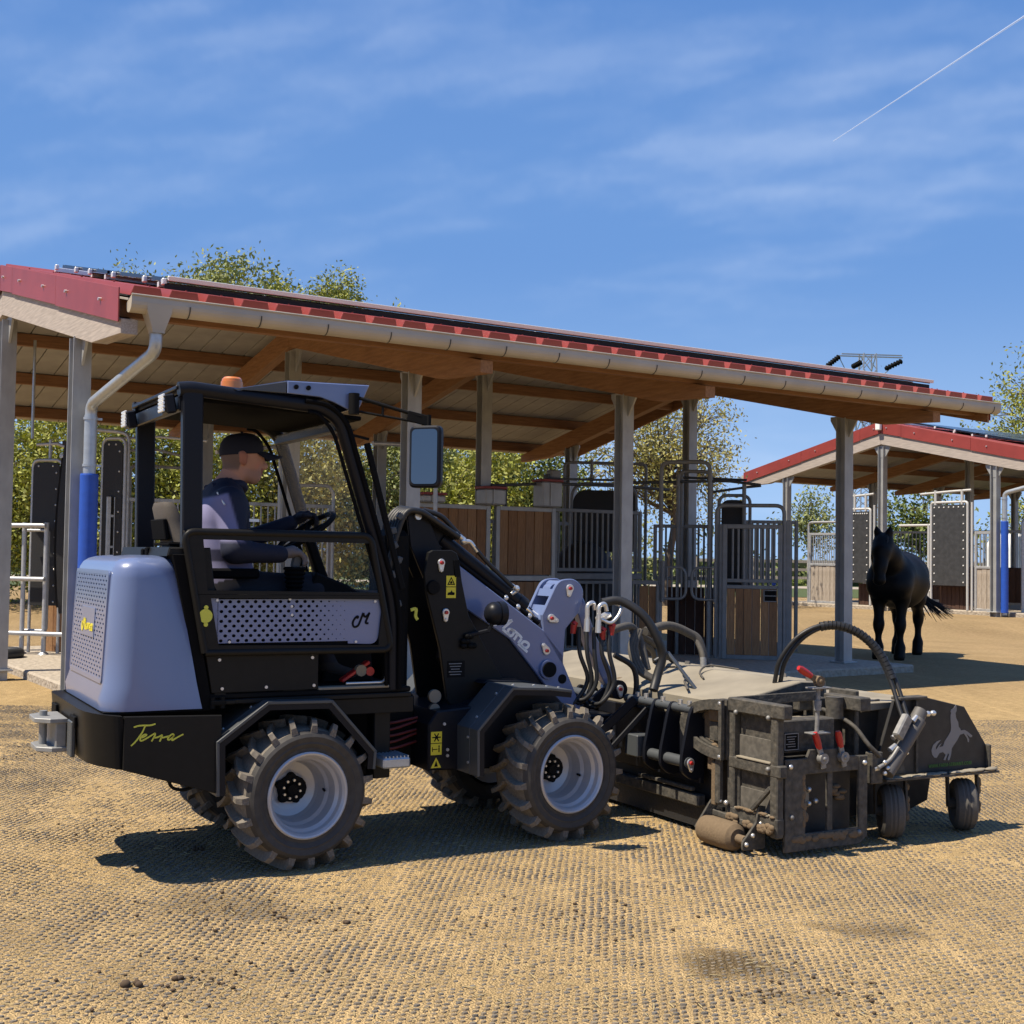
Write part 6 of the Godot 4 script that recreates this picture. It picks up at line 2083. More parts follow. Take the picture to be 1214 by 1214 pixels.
		bars(mb, x0, x1, 0.82, 1.23, 0.06, 0.065, 0.011)
		part("gate_bars", mb, M["shaded_steel"], hg)
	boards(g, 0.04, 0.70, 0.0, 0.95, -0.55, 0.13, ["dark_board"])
	boards(g, -0.29, -0.03, 0.0, 0.97, 0.0, 0.13, ["board0", "board1"])
	mb = MB.new()
	frame(mb, -0.16, 0.62, 1.05, 1.85, -0.7, 0.05, 0.05)
	part("grid_frame", mb, M["shaded_steel"], g)
	mb = MB.new()
	mb.box(Vector3(-0.2, 1.02, 0.0), Vector3(0.36, 0.06, 0.06), 0.006)
	mb.cyl(Vector3(-0.03, 0, 0.02), Vector3(-0.03, 1.0, 0.02), 0.03, -1, 8)
	part("cross_rail", mb, M["shaded_steel"], g)
	bar_parts(g, -0.16, 0.62, 1.05, 1.85, -0.7, 0.075, 0.016, M["shaded_steel"])
	mb = MB.new()
	mb.tube(v3([-0.5, 2.44, -0.5, 0.3, 2.46, -0.5, 0.9, 2.46, -0.4, 1.35, 2.40, -0.3]), 0.02, 8)
	mb.tube(v3([0.1, 2.52, -0.6, 0.35, 2.52, -0.6, 1.15, 2.48, -0.5]), 0.018, 8)
	mb.tube(v3([0.6, 2.30, -0.5, 1.15, 2.38, -0.5, 1.35, 2.40, -0.5]), 0.018, 8)
	part("top_rail", mb, M["fender"], g)
	mb = MB.new()
	mb.prism(rounded(v2([0.80, 0.9, 1.13, 0.9, 1.13, 2.20, 0.80, 2.20]), 0.12, 5, [2, 3]), XY(-0.5), 0.03, 0.004)
	part("rubber_sheet", mb, M["rubber"], g)
	mb = MB.new()
	arch_tube(mb, 0.77, 1.20, 0.0, 2.26, -0.45, 0.024, 0.12)
	mb.cyl(Vector3(1.12, 0, -0.4), Vector3(1.12, 2.42, -0.4), 0.03, -1, 10)
	part("sheet_arch", mb, M["shaded_steel"], g)
	# gate to the right of it
	g = thing("stall_gate", "stall gate with bars above and vertical brown boards below, left of the last eave post", "gate", so + Basis(Vector3.UP, st) * Vector3(0.77, 0, 0.04), st)
	mb = MB.new()
	arch_tube(mb, 0.0, 0.91, 0.0, 2.10, -0.04, 0.028, 0.12)
	part("arch", mb, M["shaded_steel"], g)
	mb = MB.new()
	frame(mb, 0.12, 0.86, 0.0, 1.84, 0.03, 0.06, 0.05)
	for y in [0.985, 1.07]:
		mb.box(Vector3(0.49, y, 0.03), Vector3(0.68, 0.05, 0.045), 0.005)
	mb.box(Vector3(0.07, 0.92, 0.0), Vector3(0.05, 1.84, 0.05), 0.006)
	mb.box(Vector3(0.95, 0.95, -0.1), Vector3(0.10, 1.9, 0.10), 0.008)
	part("frame", mb, M["shaded_steel"], g)
	boards(g, 0.15, 0.83, 0.06, 0.96, 0.03, 0.114, WOODS)
	bar_parts(g, 0.15, 0.83, 1.09, 1.79, 0.03, 0.0755, 0.016, M["shaded_steel"])
	mb = MB.new()
	mb.box(Vector3(0.735, 0.87, 0.055), Vector3(0.15, 0.15, 0.02), 0.003)
	var vn := part("vent", mb, M["ink"], g)
	mb = MB.new()
	for y in [0.795, 0.87, 0.945]:
		mb.box(Vector3(0.735, y, 0.068), Vector3(0.17, 0.014, 0.012), 0.002)
	mb.box(Vector3(0.65, 0.87, 0.068), Vector3(0.014, 0.16, 0.012), 0.002)
	part("vent_frame", mb, M["shaded_steel"], vn)
	mb = MB.new()
	mb.box(Vector3(0.78, 1.03, 0.05), Vector3(0.055, 0.035, 0.05), 0.006)
	part("blue_latch", mb, M["blue"], g)
	# a second grid standing behind the gate
	g = thing("bar_fence", "dark steel bar fence standing behind the board gate", "bar fence", so + Basis(Vector3.UP, st) * Vector3(1.1, 0, -1.6), st + 0.25)
	mb = MB.new()
	frame(mb, 0.0, 0.75, 0.0, 1.95, 0, 0.05, 0.05)
	part("frame", mb, M["shaded_steel"], g)
	bar_parts(g, 0.0, 0.75, 0.0, 1.92, 0, 0.085, 0.022, M["shaded_steel"])
	# left end: pipe rack, rubber sheets and curtains
	var lo := at_stable(0.98, -5.2)
	g = thing("pipe_rack", "galvanised three-rail pipe barrier at the left edge", "pipe barrier", lo, st)
	for e in [[1.66, -0.9, 0.0], [0.97, -0.9, 0.0], [0.27, -0.9, 0.36]]:
		mb = MB.new()
		mb.cyl(Vector3(e[1], e[0], 0.06), Vector3(e[2], e[0], 0.06), 0.030, -1, 12)
		part("rail", mb, M["pipe"], g)
	for x in [-0.04, -0.36]:
		mb = MB.new()
		mb.cyl(Vector3(x, 0.0, -0.02), Vector3(x, 1.70, -0.02), 0.030, -1, 12)
		mb.cyl(Vector3(x, 0.0, -0.02), Vector3(x, 0.03, -0.02), 0.07, 0.045, 12)
		part("upright", mb, M["pipe"], g)
	mb = MB.new()
	mb.tube(bend(v3([-0.42, 1.6, -0.1, -0.06, 1.6, -0.1, -0.06, 0.3, -0.1, -0.4, 0.3, -0.1]), 0.04), 0.02, 8)
	part("inner_loop", mb, M["pipe"], g)
	for e in [["bolted_rubber_screen", -0.40, -0.01, 0.62, 2.50, "black rubber panel with bolt heads behind the pipe barrier"], ["bolted_rubber_screen", 0.62, 0.90, 0.5, 2.78, "black bolted rubber panel partly behind the blue pipe sleeve"]]:
		g = thing(e[0], e[5], "rubber screen", lo + Basis(Vector3.UP, st) * Vector3(0, 0, -0.25), st, "rubber panels of the left feeding stand")
		var x0: float = e[1]
		var x1: float = e[2]
		mb = MB.new()
		mb.prism(rounded(v2([x0, e[3], x1, e[3], x1, e[4], x0, e[4]]), 0.10, 5, [2, 3]), XY(0), 0.02, 0.003)
		part("sheet", mb, M["rubber"], g)
		mb = MB.new()
		arch_tube(mb, x0 - 0.02, x1 + 0.02, 0.0, float(e[4]) + 0.03, -0.01, 0.022, 0.10)
		part("frame", mb, M["pipe"], g)
		var bm := MB.new()
		bm.ball(Vector3.ZERO, Vector3(0.014, 0.014, 0.010), 5, 8)
		var bme := bm.mesh(M["bolt"])
		for k in 9:
			part_m("bolt", bme, g).position = Vector3(x1 - 0.045, lerpf(float(e[3]) + 0.05, float(e[4]) - 0.14, k / 8.0), 0.022)
		for k in 2:
			part_m("bolt", bme, g).position = Vector3(lerpf(x0 + 0.08, x1 - 0.1, k), float(e[4]) - 0.05, 0.022)
	for e in [[0.03, 0.16, 0.6, 2.60, "narrow hanging rubber strip beside the bolted rubber panel", 0.4], [0.13, 0.43, 0.53, 2.76, "wide textured rubber curtain hanging left of the corner post", 0.05]]:
		g = thing("rubber_curtain", e[4], "rubber curtain", lo + Basis(Vector3.UP, st) * Vector3(0, 0, -0.1 if e[5] < 0.2 else -0.2), st, "hanging rubber curtains")
		mb = MB.new()
		var rings := []
		for k in 9:
			var y := lerpf(e[2], e[3], k / 8.0)
			var off := 0.05 * sin(k * 0.45)
			rings.append(v3([float(e[0]) - off * 0.5, y, 0.03 + off, float(e[1]) - off * 0.5, y, off - 0.02 - float(e[5]) * 0.2, float(e[1]) - off * 0.5, y, off - 0.035 - float(e[5]) * 0.2, float(e[0]) - off * 0.5, y, 0.015 + off]))
		for k in 8:
			for q in 4:
				mb.quad(rings[k][q], rings[k][(q + 1) % 4], rings[k + 1][(q + 1) % 4], rings[k + 1][q], (rings[k][q] + rings[k][(q + 1) % 4]) * 0.5 - (rings[k][0] + rings[k][2]) * 0.5)
		part("sheet", mb, M["rubber"], g)
		mb = MB.new()
		mb.box(Vector3((e[0] + e[1]) * 0.5, float(e[3]) - 0.02, 0.0), Vector3(float(e[1]) - float(e[0]) + 0.04, 0.05, 0.04), 0.005)
		part("clamp_bar", mb, M["rubber"] if e[5] < 0.2 else M["pipe"], g)
		mb = MB.new()
		for x in [0.25, 0.75]:
			mb.ball(Vector3(lerpf(e[0], e[1], x), float(e[3]) - 0.02, 0.024), Vector3(0.013, 0.013, 0.008), 5, 8)
		part("bolt", mb, M["bolt"], g)
	g = thing("stand_top_rail", "galvanised top rails above the left feeding stand", "top rail", lo + Basis(Vector3.UP, st) * Vector3(0, 0, -0.3), st)
	mb = MB.new()
	mb.tube(v3([-0.4, 2.74, 0, -0.1, 2.75, 0, 0.1, 2.68, 0]), 0.022, 8)
	mb.cyl(Vector3(-0.2, 2.52, 0), Vector3(-0.2, 2.80, 0), 0.022, -1, 8)
	mb.tube(bend(v3([0.15, 2.86, -0.2, 0.35, 2.94, 0, 0.8, 2.9, 0, 0.94, 2.86, 0, 0.94, 0.0, 0]), 0.1), 0.024, 8)
	mb.cyl(Vector3(0.28, 2.75, 0), Vector3(0.28, 2.93, 0), 0.026, -1, 8)
	mb.tube(v3([0.5, 2.84, -0.3, 1.2, 2.86, -0.3, 1.9, 2.80, -0.3]), 0.018, 8)
	part("rail", mb, M["pipe"], g)
	g = thing("board_wall", "low brown board wall under the left feeding stand", "board wall", lo + Basis(Vector3.UP, st) * Vector3(0, 0, -0.5), st)
	boards(g, -0.35, 0.5, 0.0, 0.72, 0, 0.14, WOODS)
	# white bar fence behind the driver
	for e in [[1.72, 2.85, "galvanised bar fence seen behind the cab's rear posts", true], [3.2, 4.75, "galvanised bar fence seen behind the driver", false]]:
		g = thing("bar_fence", e[2], "bar fence", at_stable(e[0], -4.8), 0.5809, "galvanised bar fences in the left stalls")
		var l: float = e[1] - e[0]
		mb = MB.new()
		frame(mb, 0.0, l, 0.15, 2.05, 0, 0.05, 0.05)
		if e[3]:
			mb.box(Vector3(-0.09, 1.05, 0), Vector3(0.05, 2.0, 0.05), 0.005)
			for y in [0.6, 1.0, 1.4, 1.8]:
				mb.box(Vector3(-0.045, y, 0), Vector3(0.06, 0.03, 0.03))
		mb.box(Vector3(l * 0.5, 1.02, 0), Vector3(l - 0.05, 0.05, 0.045), 0.004)
		part("frame", mb, M["pipe"], g)
		bar_parts(g, 0.0, l, 0.18, 2.02, 0, 0.105, 0.012, M["pipe"])
	g = thing("tube_frame", "bent galvanised tube frame standing behind the driver", "tube frame", at_stable(3.3, -4.4), 0.5809)
	mb = MB.new()
	mb.tube(bend(v3([-0.5, 2.65, 0.3, 0.45, 2.80, 0, 0.52, 2.72, 0, 0.52, 0, 0]), 0.09), 0.028, 10)
	mb.cyl(Vector3(-0.12, 2.55, 0.15), Vector3(-0.12, 2.72, 0.15), 0.028, -1, 8)
	mb.tube(bend(v3([0.52, 2.28, 0, 1.25, 2.30, 0, 1.32, 2.2, 0, 1.32, 0, 0]), 0.09), 0.024, 10)
	part("tube", mb, M["pipe"], g)
	g = thing("tube_frame", "bent steel tube frame standing behind the windscreen pillar", "tube frame", at_stable(4.5, -2.2), 0.5809)
	mb = MB.new()
	mb.tube(bend(v3([-0.4, 2.72, 0, 0.42, 2.74, 0, 0.5, 2.64, 0, 0.5, 0, 0]), 0.1), 0.028, 10)
	part("tube", mb, M["pipe"], g)
	g = thing("tube_frame", "dark tube hoop in the back row behind the cab's rear posts", "tube frame", at_stable(2.25, -6.0), 0.5809)
	mb = MB.new()
	arch_tube(mb, 0, 0.85, 0, 2.55, 0, 0.024, 0.1)
	mb.cyl(Vector3(-0.1, 0, 0), Vector3(-0.1, 2.75, 0), 0.026, -1, 8)
	mb.tube(v3([-0.2, 2.75, 0, 0.35, 2.78, 0.1, 0.7, 2.7, 0.2]), 0.02, 8)
	part("tube", mb, M["steel"], g)
	g = thing("drop_pipe", "thin vertical feed pipe hanging from the left roof", "pipe", at_stable(0.55, -4.3), 0.5809)
	mb = MB.new()
	mb.cyl(Vector3(0, 2.7, 0), Vector3(0, 3.9, 0), 0.018, -1, 8)
	part("pipe", mb, M["galv"], g)
	g = thing("old_tyre", "half buried old tyre on the floor by the left edge", "tyre", at_stable(0.35, -5.0), 0.3)
	mb = MB.new()
	var ring := PackedVector3Array()
	for k in 21:
		ring.append(Vector3(cos(TAU * k / 20) * 0.26, 0.05, sin(TAU * k / 20) * 0.26))
	mb.tube(ring, 0.07, 10, false)
	part("tyre", mb, M["rubber"], g)
	# far stable
	var far := func(x: float, z: float) -> Vector3: return B2 * Vector3(x, 0.1, z)
	var ft := 0.602 - PI / 2
	for e in [[-1.93, 1.0, "grey bolted rubber panel in a white tube frame beside the horse", 2.45], [-4.35, 0.62, "grey bolted rubber panel half hidden by the last eave post", 2.35]]:
		g = thing("rubber_stand", e[2], "feeding stand", far.call(0.3, e[0]), ft, "feeding stands in the far stable")
		var w: float = e[1]
		mb = MB.new()
		mb.prism(v2([0.04, 0.56, w - 0.04, 0.56, w - 0.04, e[3], 0.04, e[3]]), XY(-0.01), 0.03, 0.004)
		part("sheet", mb, M["rubber_grey"], g)
		mb = MB.new()
		arch_tube(mb, 0, w, 0, float(e[3]) + 0.06, 0.0, 0.032, 0.08)
		mb.cyl(Vector3(w + 0.12, 0, 0), Vector3(w + 0.12, 2.5, 0), 0.03, -1, 8)
		mb.tube(v3([-0.3, 2.72, 0, 0.5, 2.76, 0, w + 0.1, 2.78, 0]), 0.03, 8)
		for x in [0.12, w - 0.15]:
			mb.cyl(Vector3(x, float(e[3]), 0), Vector3(x, 2.8, 0), 0.035, -1, 8)
		part("frame", mb, M["far_pipe"], g)
		var bm := MB.new()
		bm.ball(Vector3.ZERO, Vector3(0.022, 0.022, 0.012), 5, 8)
		var bme := bm.mesh(M["far_pipe"])
		for k in 10:
			for x in [0.1, w - 0.1]:
				part_m("bolt", bme, g).position = Vector3(x, lerpf(0.64, float(e[3]) - 0.06, k / 9.0), 0.024)
		for k in range(1, 6):
			part_m("bolt", bme, g).position = Vector3(lerpf(0.1, w - 0.1, k / 6.0), float(e[3]) - 0.06, 0.024)
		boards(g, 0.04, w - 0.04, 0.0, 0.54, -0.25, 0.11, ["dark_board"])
	for e in [[-5.72, 0.98, "weathered board gate with bars at the far stable's left end"], [-0.72, 0.46, "narrow weathered board gate left of the far stable's corner post"], [0.12, 1.3, "grey board stall front right of the far blue pipe sleeve"]]:
		g = thing("far_gate", e[2], "gate", far.call(0.32 if e[1] < 1.2 else 0.9, e[0]), ft if e[1] < 1.2 else 0.602, "weathered gates of the far stable")
		var w: float = e[1]
		mb = MB.new()
		frame(mb, 0.0, w, 0.0, 1.82, 0, 0.06, 0.05)
		mb.box(Vector3(w * 0.5, 1.0, 0.01), Vector3(w - 0.06, 0.06, 0.05), 0.005)
		if w > 0.9:
			arch_tube(mb, -0.06, w + 0.06, 0, 2.1, 0, 0.03, 0.12)
		part("frame", mb, M["pipe"], g)
		boards(g, 0.03, w - 0.03, 0.05, 0.97, 0.0, 0.13, ["grey_board"])
		bar_parts(g, 0.03, w - 0.03, 1.03, 1.78, 0, 0.075, 0.014, M["pipe"])
	g = thing("pipe_rack", "white two-rail pipe barrier between the far feeding stands", "pipe barrier", far.call(0.3, -3.55), ft)
	for y in [1.98, 0.62, 0.42]:
		mb = MB.new()
		mb.cyl(Vector3(0.7, y, 0), Vector3(1.6, y, 0), 0.03, -1, 8)
		part("rail", mb, M["far_pipe"], g)
	mb = MB.new()
	mb.cyl(Vector3(1.55, 0, 0), Vector3(1.55, 2.0, 0), 0.035, -1, 8)
	part("upright", mb, M["far_pipe"], g)
	g = thing("far_bar_wall", "dark bar wall in the shade of the far stable", "bar wall", far.call(2.2, -4.6), ft)
	mb = MB.new()
	frame(mb, 0, 4.4, 0.1, 1.9, 0, 0.06, 0.05)
	part("frame", mb, M["steel"], g)
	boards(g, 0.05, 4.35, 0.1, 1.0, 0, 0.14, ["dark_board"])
	bar_parts(g, 0.05, 4.35, 1.0, 1.86, 0, 0.12, 0.014, M["steel"])
# ---------------------------------------------------------------- bodies: tapered bones joined into one smooth skin (surface nets)
func skin(mb: MB, bones: Array, cell: float, k: float, shade: Callable) -> void:   # bone: [from, to, radius, radius, id]
	var lo := Vector3.ONE * 1e9
	var hi := -lo
	for b in bones:
		for e in [[b[0], b[2]], [b[1], b[3]]]:
			lo = lo.min((e[0] as Vector3) - Vector3.ONE * (float(e[1]) + 3.0 * cell + 2.0 * k))
			hi = hi.max((e[0] as Vector3) + Vector3.ONE * (float(e[1]) + 3.0 * cell + 2.0 * k))
	var nx := int((hi.x - lo.x) / cell) + 2
	var ny := int((hi.y - lo.y) / cell) + 2
	var nz := int((hi.z - lo.z) / cell) + 2
	var sum := PackedFloat32Array()
	sum.resize(nx * ny * nz)
	var near := PackedFloat32Array()
	near.resize(nx * ny * nz)
	near.fill(1e9)
	var who := PackedInt32Array()
	who.resize(nx * ny * nz)
	for b in bones:
		var a: Vector3 = b[0]
		var ab: Vector3 = (b[1] as Vector3) - a
		var ra: float = b[2]
		var rb: float = b[3]
		var l2 := maxf(ab.length_squared(), 1e-9)
		var pad := maxf(ra, rb) + 5.0 * k + 2.0 * cell
		var m0 := (a.min(b[1]) - Vector3.ONE * pad - lo) / cell
		var m1 := (a.max(b[1]) + Vector3.ONE * pad - lo) / cell
		for i in range(maxi(0, int(m0.x)), mini(nx, int(m1.x) + 1)):
			for j in range(maxi(0, int(m0.y)), mini(ny, int(m1.y) + 1)):
				for q in range(maxi(0, int(m0.z)), mini(nz, int(m1.z) + 1)):
					var p := lo + Vector3(i, j, q) * cell - a
					var t := clampf(p.dot(ab) / l2, 0.0, 1.0)
					var d := (p - ab * t).length() - lerpf(ra, rb, t)
					if d > 5.0 * k + cell:
						continue
					var at := (i * ny + j) * nz + q
					sum[at] += exp(-d / k)
					if d < near[at]:
						near[at] = d
						who[at] = b[4]
	var f := PackedFloat32Array()
	f.resize(nx * ny * nz)
	for at in f.size():
		f[at] = -k * log(sum[at]) if sum[at] > 1e-12 else 20.0 * k
	var vert := {}
	var off := [0, 1, nz, nz + 1, ny * nz, ny * nz + 1, ny * nz + nz, ny * nz + nz + 1]
	var cor := [Vector3(0, 0, 0), Vector3(0, 0, 1), Vector3(0, 1, 0), Vector3(0, 1, 1), Vector3(1, 0, 0), Vector3(1, 0, 1), Vector3(1, 1, 0), Vector3(1, 1, 1)]
	var edges := [[0, 1], [0, 2], [0, 4], [1, 3], [1, 5], [2, 3], [2, 6], [3, 7], [4, 5], [4, 6], [5, 7], [6, 7]]
	var pos := PackedVector3Array()
	var nor := PackedVector3Array()
	var col := PackedColorArray()
	for i in nx - 1:
		for j in ny - 1:
			for q in nz - 1:
				var at := (i * ny + j) * nz + q
				if absf(f[at]) > 2.0 * cell:
					continue
				var inside := 0
				for o in off:
					if f[at + o] < 0.0:
						inside += 1
				if inside == 0 or inside == 8:
					continue
				var p := Vector3()
				var n := 0
				for e in edges:
					var fa := f[at + off[e[0]]]
					var fb := f[at + off[e[1]]]
					if (fa < 0.0) != (fb < 0.0):
						p += (cor[e[0]] as Vector3).lerp(cor[e[1]], fa / (fa - fb))
						n += 1
				p /= n
				vert[at] = pos.size()
				pos.append(lo + (Vector3(i, j, q) + p) * cell)
				var g := Vector3()
				for c in 8:
					g += ((cor[c] as Vector3) * 2.0 - Vector3.ONE) * f[at + off[c]]
				nor.append(g.normalized())
				col.append(shade.call(who[at], pos[pos.size() - 1]))
	for i in range(1, nx - 1):
		for j in range(1, ny - 1):
			for q in range(1, nz - 1):
				var at := (i * ny + j) * nz + q
				if absf(f[at]) > 2.0 * cell:
					continue
				for ax in 3:
					var st: int = [ny * nz, nz, 1][ax]
					if (f[at] < 0.0) == (f[at + st] < 0.0):
						continue
					var u: int = [nz, 1, ny * nz][ax]
					var w: int = [1, ny * nz, nz][ax]
					if not (vert.has(at) and vert.has(at - u) and vert.has(at - w) and vert.has(at - u - w)):
						continue
					var c := [vert[at], vert[at - u], vert[at - u - w], vert[at - w]]
					for tr in [[0, 1, 2], [0, 2, 3]]:
						var ia: int = c[tr[0]]
						var ib: int = c[tr[1]]
						var ic: int = c[tr[2]]
						var s := mb.v.size()
						mb.col = col[ia]
						mb.tri(pos[ia], pos[ib], pos[ic], nor[ia], nor[ib], nor[ic])
						var order := [ia, ib, ic]
						for v in 3:
							for o in order:
								if mb.v[s + v].is_equal_approx(mb.xf * pos[o]):
									mb.c[s + v] = col[o]
	mb.col = Color(1, 1, 1)

func hand_bones(wrist: Vector3, palm: Vector3, fore: Vector3, side: Vector3, curl: Vector3, id: int) -> Array:   # fore: along the fingers; side: thumb side; curl: where fingertips bend to
	var b := [[wrist, palm, 0.026, 0.030, id]]
	var len := [0.036, 0.041, 0.038, 0.030]
	for k in 4:
		var s := side * (0.030 - 0.020 * k)
		var base: Vector3 = palm + fore * 0.03 + s
		b.append([palm + s * 0.6, base, 0.016, 0.0125, id])
		var m1: Vector3 = base + (fore * 0.75 + curl * 0.65).normalized() * len[k]
		var m2: Vector3 = m1 + (fore * 0.1 + curl).normalized() * float(len[k]) * 0.75
		var m3: Vector3 = m2 + (curl * 0.8 - fore * 0.5).normalized() * float(len[k]) * 0.55
		b.append([base, m1, 0.0105, 0.0098, id])
		b.append([m1, m2, 0.0098, 0.009, id])
		b.append([m2, m3, 0.009, 0.0075, id])
	var t0: Vector3 = palm - fore * 0.015 + side * 0.03
	var t1: Vector3 = t0 + (side * 0.8 + fore * 0.5 + curl * 0.2).normalized() * 0.038
	b.append([t0, t1, 0.014, 0.0115, id])
	b.append([t1, t1 + (fore * 0.9 + curl * 0.5).normalized() * 0.032, 0.0115, 0.009, id])
	return b

func make_person() -> void:
	var root := thing("person", "person in navy cap and navy and lilac jacket seated in the loader cab", "person", LO + Basis(Vector3.UP, LTURN) * Vector3(-0.2, 1.22, 0.0), LTURN)
	var mb := MB.new()
	mb.xf = Transform3D(Basis(), Vector3(0.2, -1.22, 0.0))
	var navy := Color(0.010, 0.013, 0.035)
	var lilac := Color(0.20, 0.195, 0.33)
	var trousers := Color(0.012, 0.013, 0.02)
	var skin_c := Color(0.46, 0.245, 0.17)
	var hairc := Color(0.10, 0.08, 0.07)
	var glove := Color(0.05, 0.05, 0.055)
	var boot := Color(0.03, 0.027, 0.024)
	# ids: 0 torso 1 upper arm 2 forearm 3 trousers 4 boots 5 neck
	var b := [
		[Vector3(-0.25, 1.26, -0.07), Vector3(-0.25, 1.26, 0.07), 0.125, 0.125, 3],
		[Vector3(-0.26, 1.32, -0.05), Vector3(-0.26, 1.32, 0.05), 0.13, 0.13, 0],
		[Vector3(-0.26, 1.38, -0.06), Vector3(-0.27, 1.60, -0.08), 0.125, 0.12, 0],
		[Vector3(-0.26, 1.38, 0.06), Vector3(-0.27, 1.60, 0.08), 0.125, 0.12, 0],
		[Vector3(-0.27, 1.66, -0.13), Vector3(-0.27, 1.66, 0.13), 0.098, 0.098, 0],
		[Vector3(-0.26, 1.72, -0.06), Vector3(-0.26, 1.72, 0.06), 0.085, 0.085, 0],
		[Vector3(-0.255, 1.74, 0.0), Vector3(-0.215, 1.83, 0.0), 0.068, 0.060, 5],
		# near arm to the lever
		[Vector3(-0.28, 1.69, 0.19), Vector3(-0.27, 1.47, 0.255), 0.075, 0.058, 1],
		[Vector3(-0.27, 1.455, 0.255), Vector3(-0.05, 1.445, 0.26), 0.056, 0.042, 2],
		# far arm to the wheel
		[Vector3(-0.27, 1.69, -0.19), Vector3(-0.10, 1.50, -0.24), 0.072, 0.057, 1],
		[Vector3(-0.10, 1.50, -0.24), Vector3(0.13, 1.605, -0.13), 0.054, 0.040, 2],
		# legs
		[Vector3(-0.20, 1.27, 0.10), Vector3(0.17, 1.275, 0.13), 0.095, 0.070, 3],
		[Vector3(0.17, 1.27, 0.13), Vector3(0.235, 0.93, 0.16), 0.066, 0.048, 3],
		[Vector3(0.24, 0.89, 0.16), Vector3(0.36, 0.855, 0.17), 0.047, 0.038, 4],
		[Vector3(-0.20, 1.27, -0.10), Vector3(0.17, 1.275, -0.13), 0.095, 0.070, 3],
		[Vector3(0.17, 1.27, -0.13), Vector3(0.235, 0.93, -0.14), 0.066, 0.048, 3],
		[Vector3(0.24, 0.89, -0.14), Vector3(0.36, 0.855, -0.14), 0.047, 0.038, 4],
	]
	var dress := func(id: int, p: Vector3) -> Color:
		if id == 3: return trousers
		if id == 4: return boot
		if id == 5: return skin_c if p.y > 1.795 else navy
		if id == 2: return navy
		# lilac back and side, navy yoke, chest and sleeve fronts, with a dark band low on the back
		var front := -0.25 - (p.y - 1.5) * 0.25
		if p.y < 1.52:
			front += 0.10 * clampf((1.52 - p.y) * 8.0, 0.0, 1.0)
		var w := smoothstep(0.008, -0.008, p.x - front)
		w *= smoothstep(0.008, -0.008, p.y - (1.735 - maxf(0.0, -0.30 - p.x) * 0.35))
		if id == 1:
			w *= smoothstep(1.49, 1.51, p.y)
		w *= 1.0 - smoothstep(1.40, 1.41, p.y) * smoothstep(1.47, 1.46, p.y) * 0.9
		return navy.lerp(lilac, w)
	skin(mb, b, 0.0095, 0.014, dress)
	# head
	var h := Vector3(-0.165, 1.915, 0.0)
	var hd := [
		[h + Vector3(-0.025, 0.035, 0), h + Vector3(0.015, 0.035, 0), 0.088, 0.082, 0],
		[h + Vector3(0.03, -0.02, 0), h + Vector3(0.035, -0.06, 0), 0.066, 0.052, 0],
		[h + Vector3(-0.03, -0.03, 0), h + Vector3(-0.045, -0.09, 0), 0.068, 0.060, 0],
		[h + Vector3(0.055, -0.088, -0.012), h + Vector3(0.055, -0.088, 0.012), 0.030, 0.030, 0],
		[h + Vector3(0.0, -0.075, 0.03), h + Vector3(0.045, -0.09, 0.015), 0.032, 0.026, 0],
		[h + Vector3(0.0, -0.075, -0.03), h + Vector3(0.045, -0.09, -0.015), 0.032, 0.026, 0],
		[h + Vector3(0.088, 0.008, 0), h + Vector3(0.112, -0.030, 0), 0.011, 0.0155, 1],
		[h + Vector3(0.105, -0.034, -0.010), h + Vector3(0.105, -0.034, 0.010), 0.011, 0.011, 1],
		[h + Vector3(0.082, 0.022, -0.035), h + Vector3(0.088, 0.022, 0.0), 0.012, 0.012, 0],
		[h + Vector3(0.082, 0.022, 0.035), h + Vector3(0.088, 0.022, 0.0), 0.012, 0.012, 0],
		[h + Vector3(0.083, -0.058, -0.018), h + Vector3(0.083, -0.058, 0.018), 0.0095, 0.0095, 3],
		[h + Vector3(0.080, -0.071, -0.016), h + Vector3(0.080, -0.071, 0.016), 0.0095, 0.0095, 3],
		[h + Vector3(0.066, 0.004, 0.033), h + Vector3(0.066, 0.004, 0.034), 0.012, 0.012, 4],
		[h + Vector3(0.066, 0.004, -0.033), h + Vector3(0.066, 0.004, -0.034), 0.012, 0.012, 4],
	]
	for s in [1.0, -1.0]:
		hd.append([h + Vector3(-0.022, 0.012, 0.083 * s), h + Vector3(-0.018, -0.022, 0.080 * s), 0.016, 0.011, 2])
		hd.append([h + Vector3(-0.032, 0.018, 0.089 * s), h + Vector3(-0.028, -0.012, 0.086 * s), 0.010, 0.008, 2])
	var face := func(id: int, p: Vector3) -> Color:
		if id == 4: return Color(0.03, 0.02, 0.018)
		if id == 3: return Color(0.25, 0.09, 0.07)
		if id == 2: return Color(0.36, 0.15, 0.10)
		var q := p - h
		var c := skin_c.lerp(Color(0.50, 0.21, 0.15), 0.6 * smoothstep(0.035, 0.0, (q - Vector3(0.06, -0.035, signf(q.z) * 0.05)).length()))
		c = c.lerp(Color(0.22, 0.14, 0.11), 0.45 * smoothstep(-0.035, -0.065, q.y + 0.25 * maxf(0.0, 0.03 - q.x)) * smoothstep(-0.02, 0.02, q.x))
		var hair := smoothstep(-0.030, -0.040, q.x - 0.15 * (q.y + 0.04)) * smoothstep(-0.075, -0.045, q.y)
		c = c.lerp(hairc, hair * 0.85)
		if q.y > 0.016 and q.y < 0.026 and q.x > 0.06:
			c = c.lerp(hairc, 0.5)
		return c
	skin(mb, hd, 0.0048, 0.007, face)
	# hands
	var gl := func(_id: int, _p: Vector3) -> Color: return Color(0.16, 0.14, 0.14)
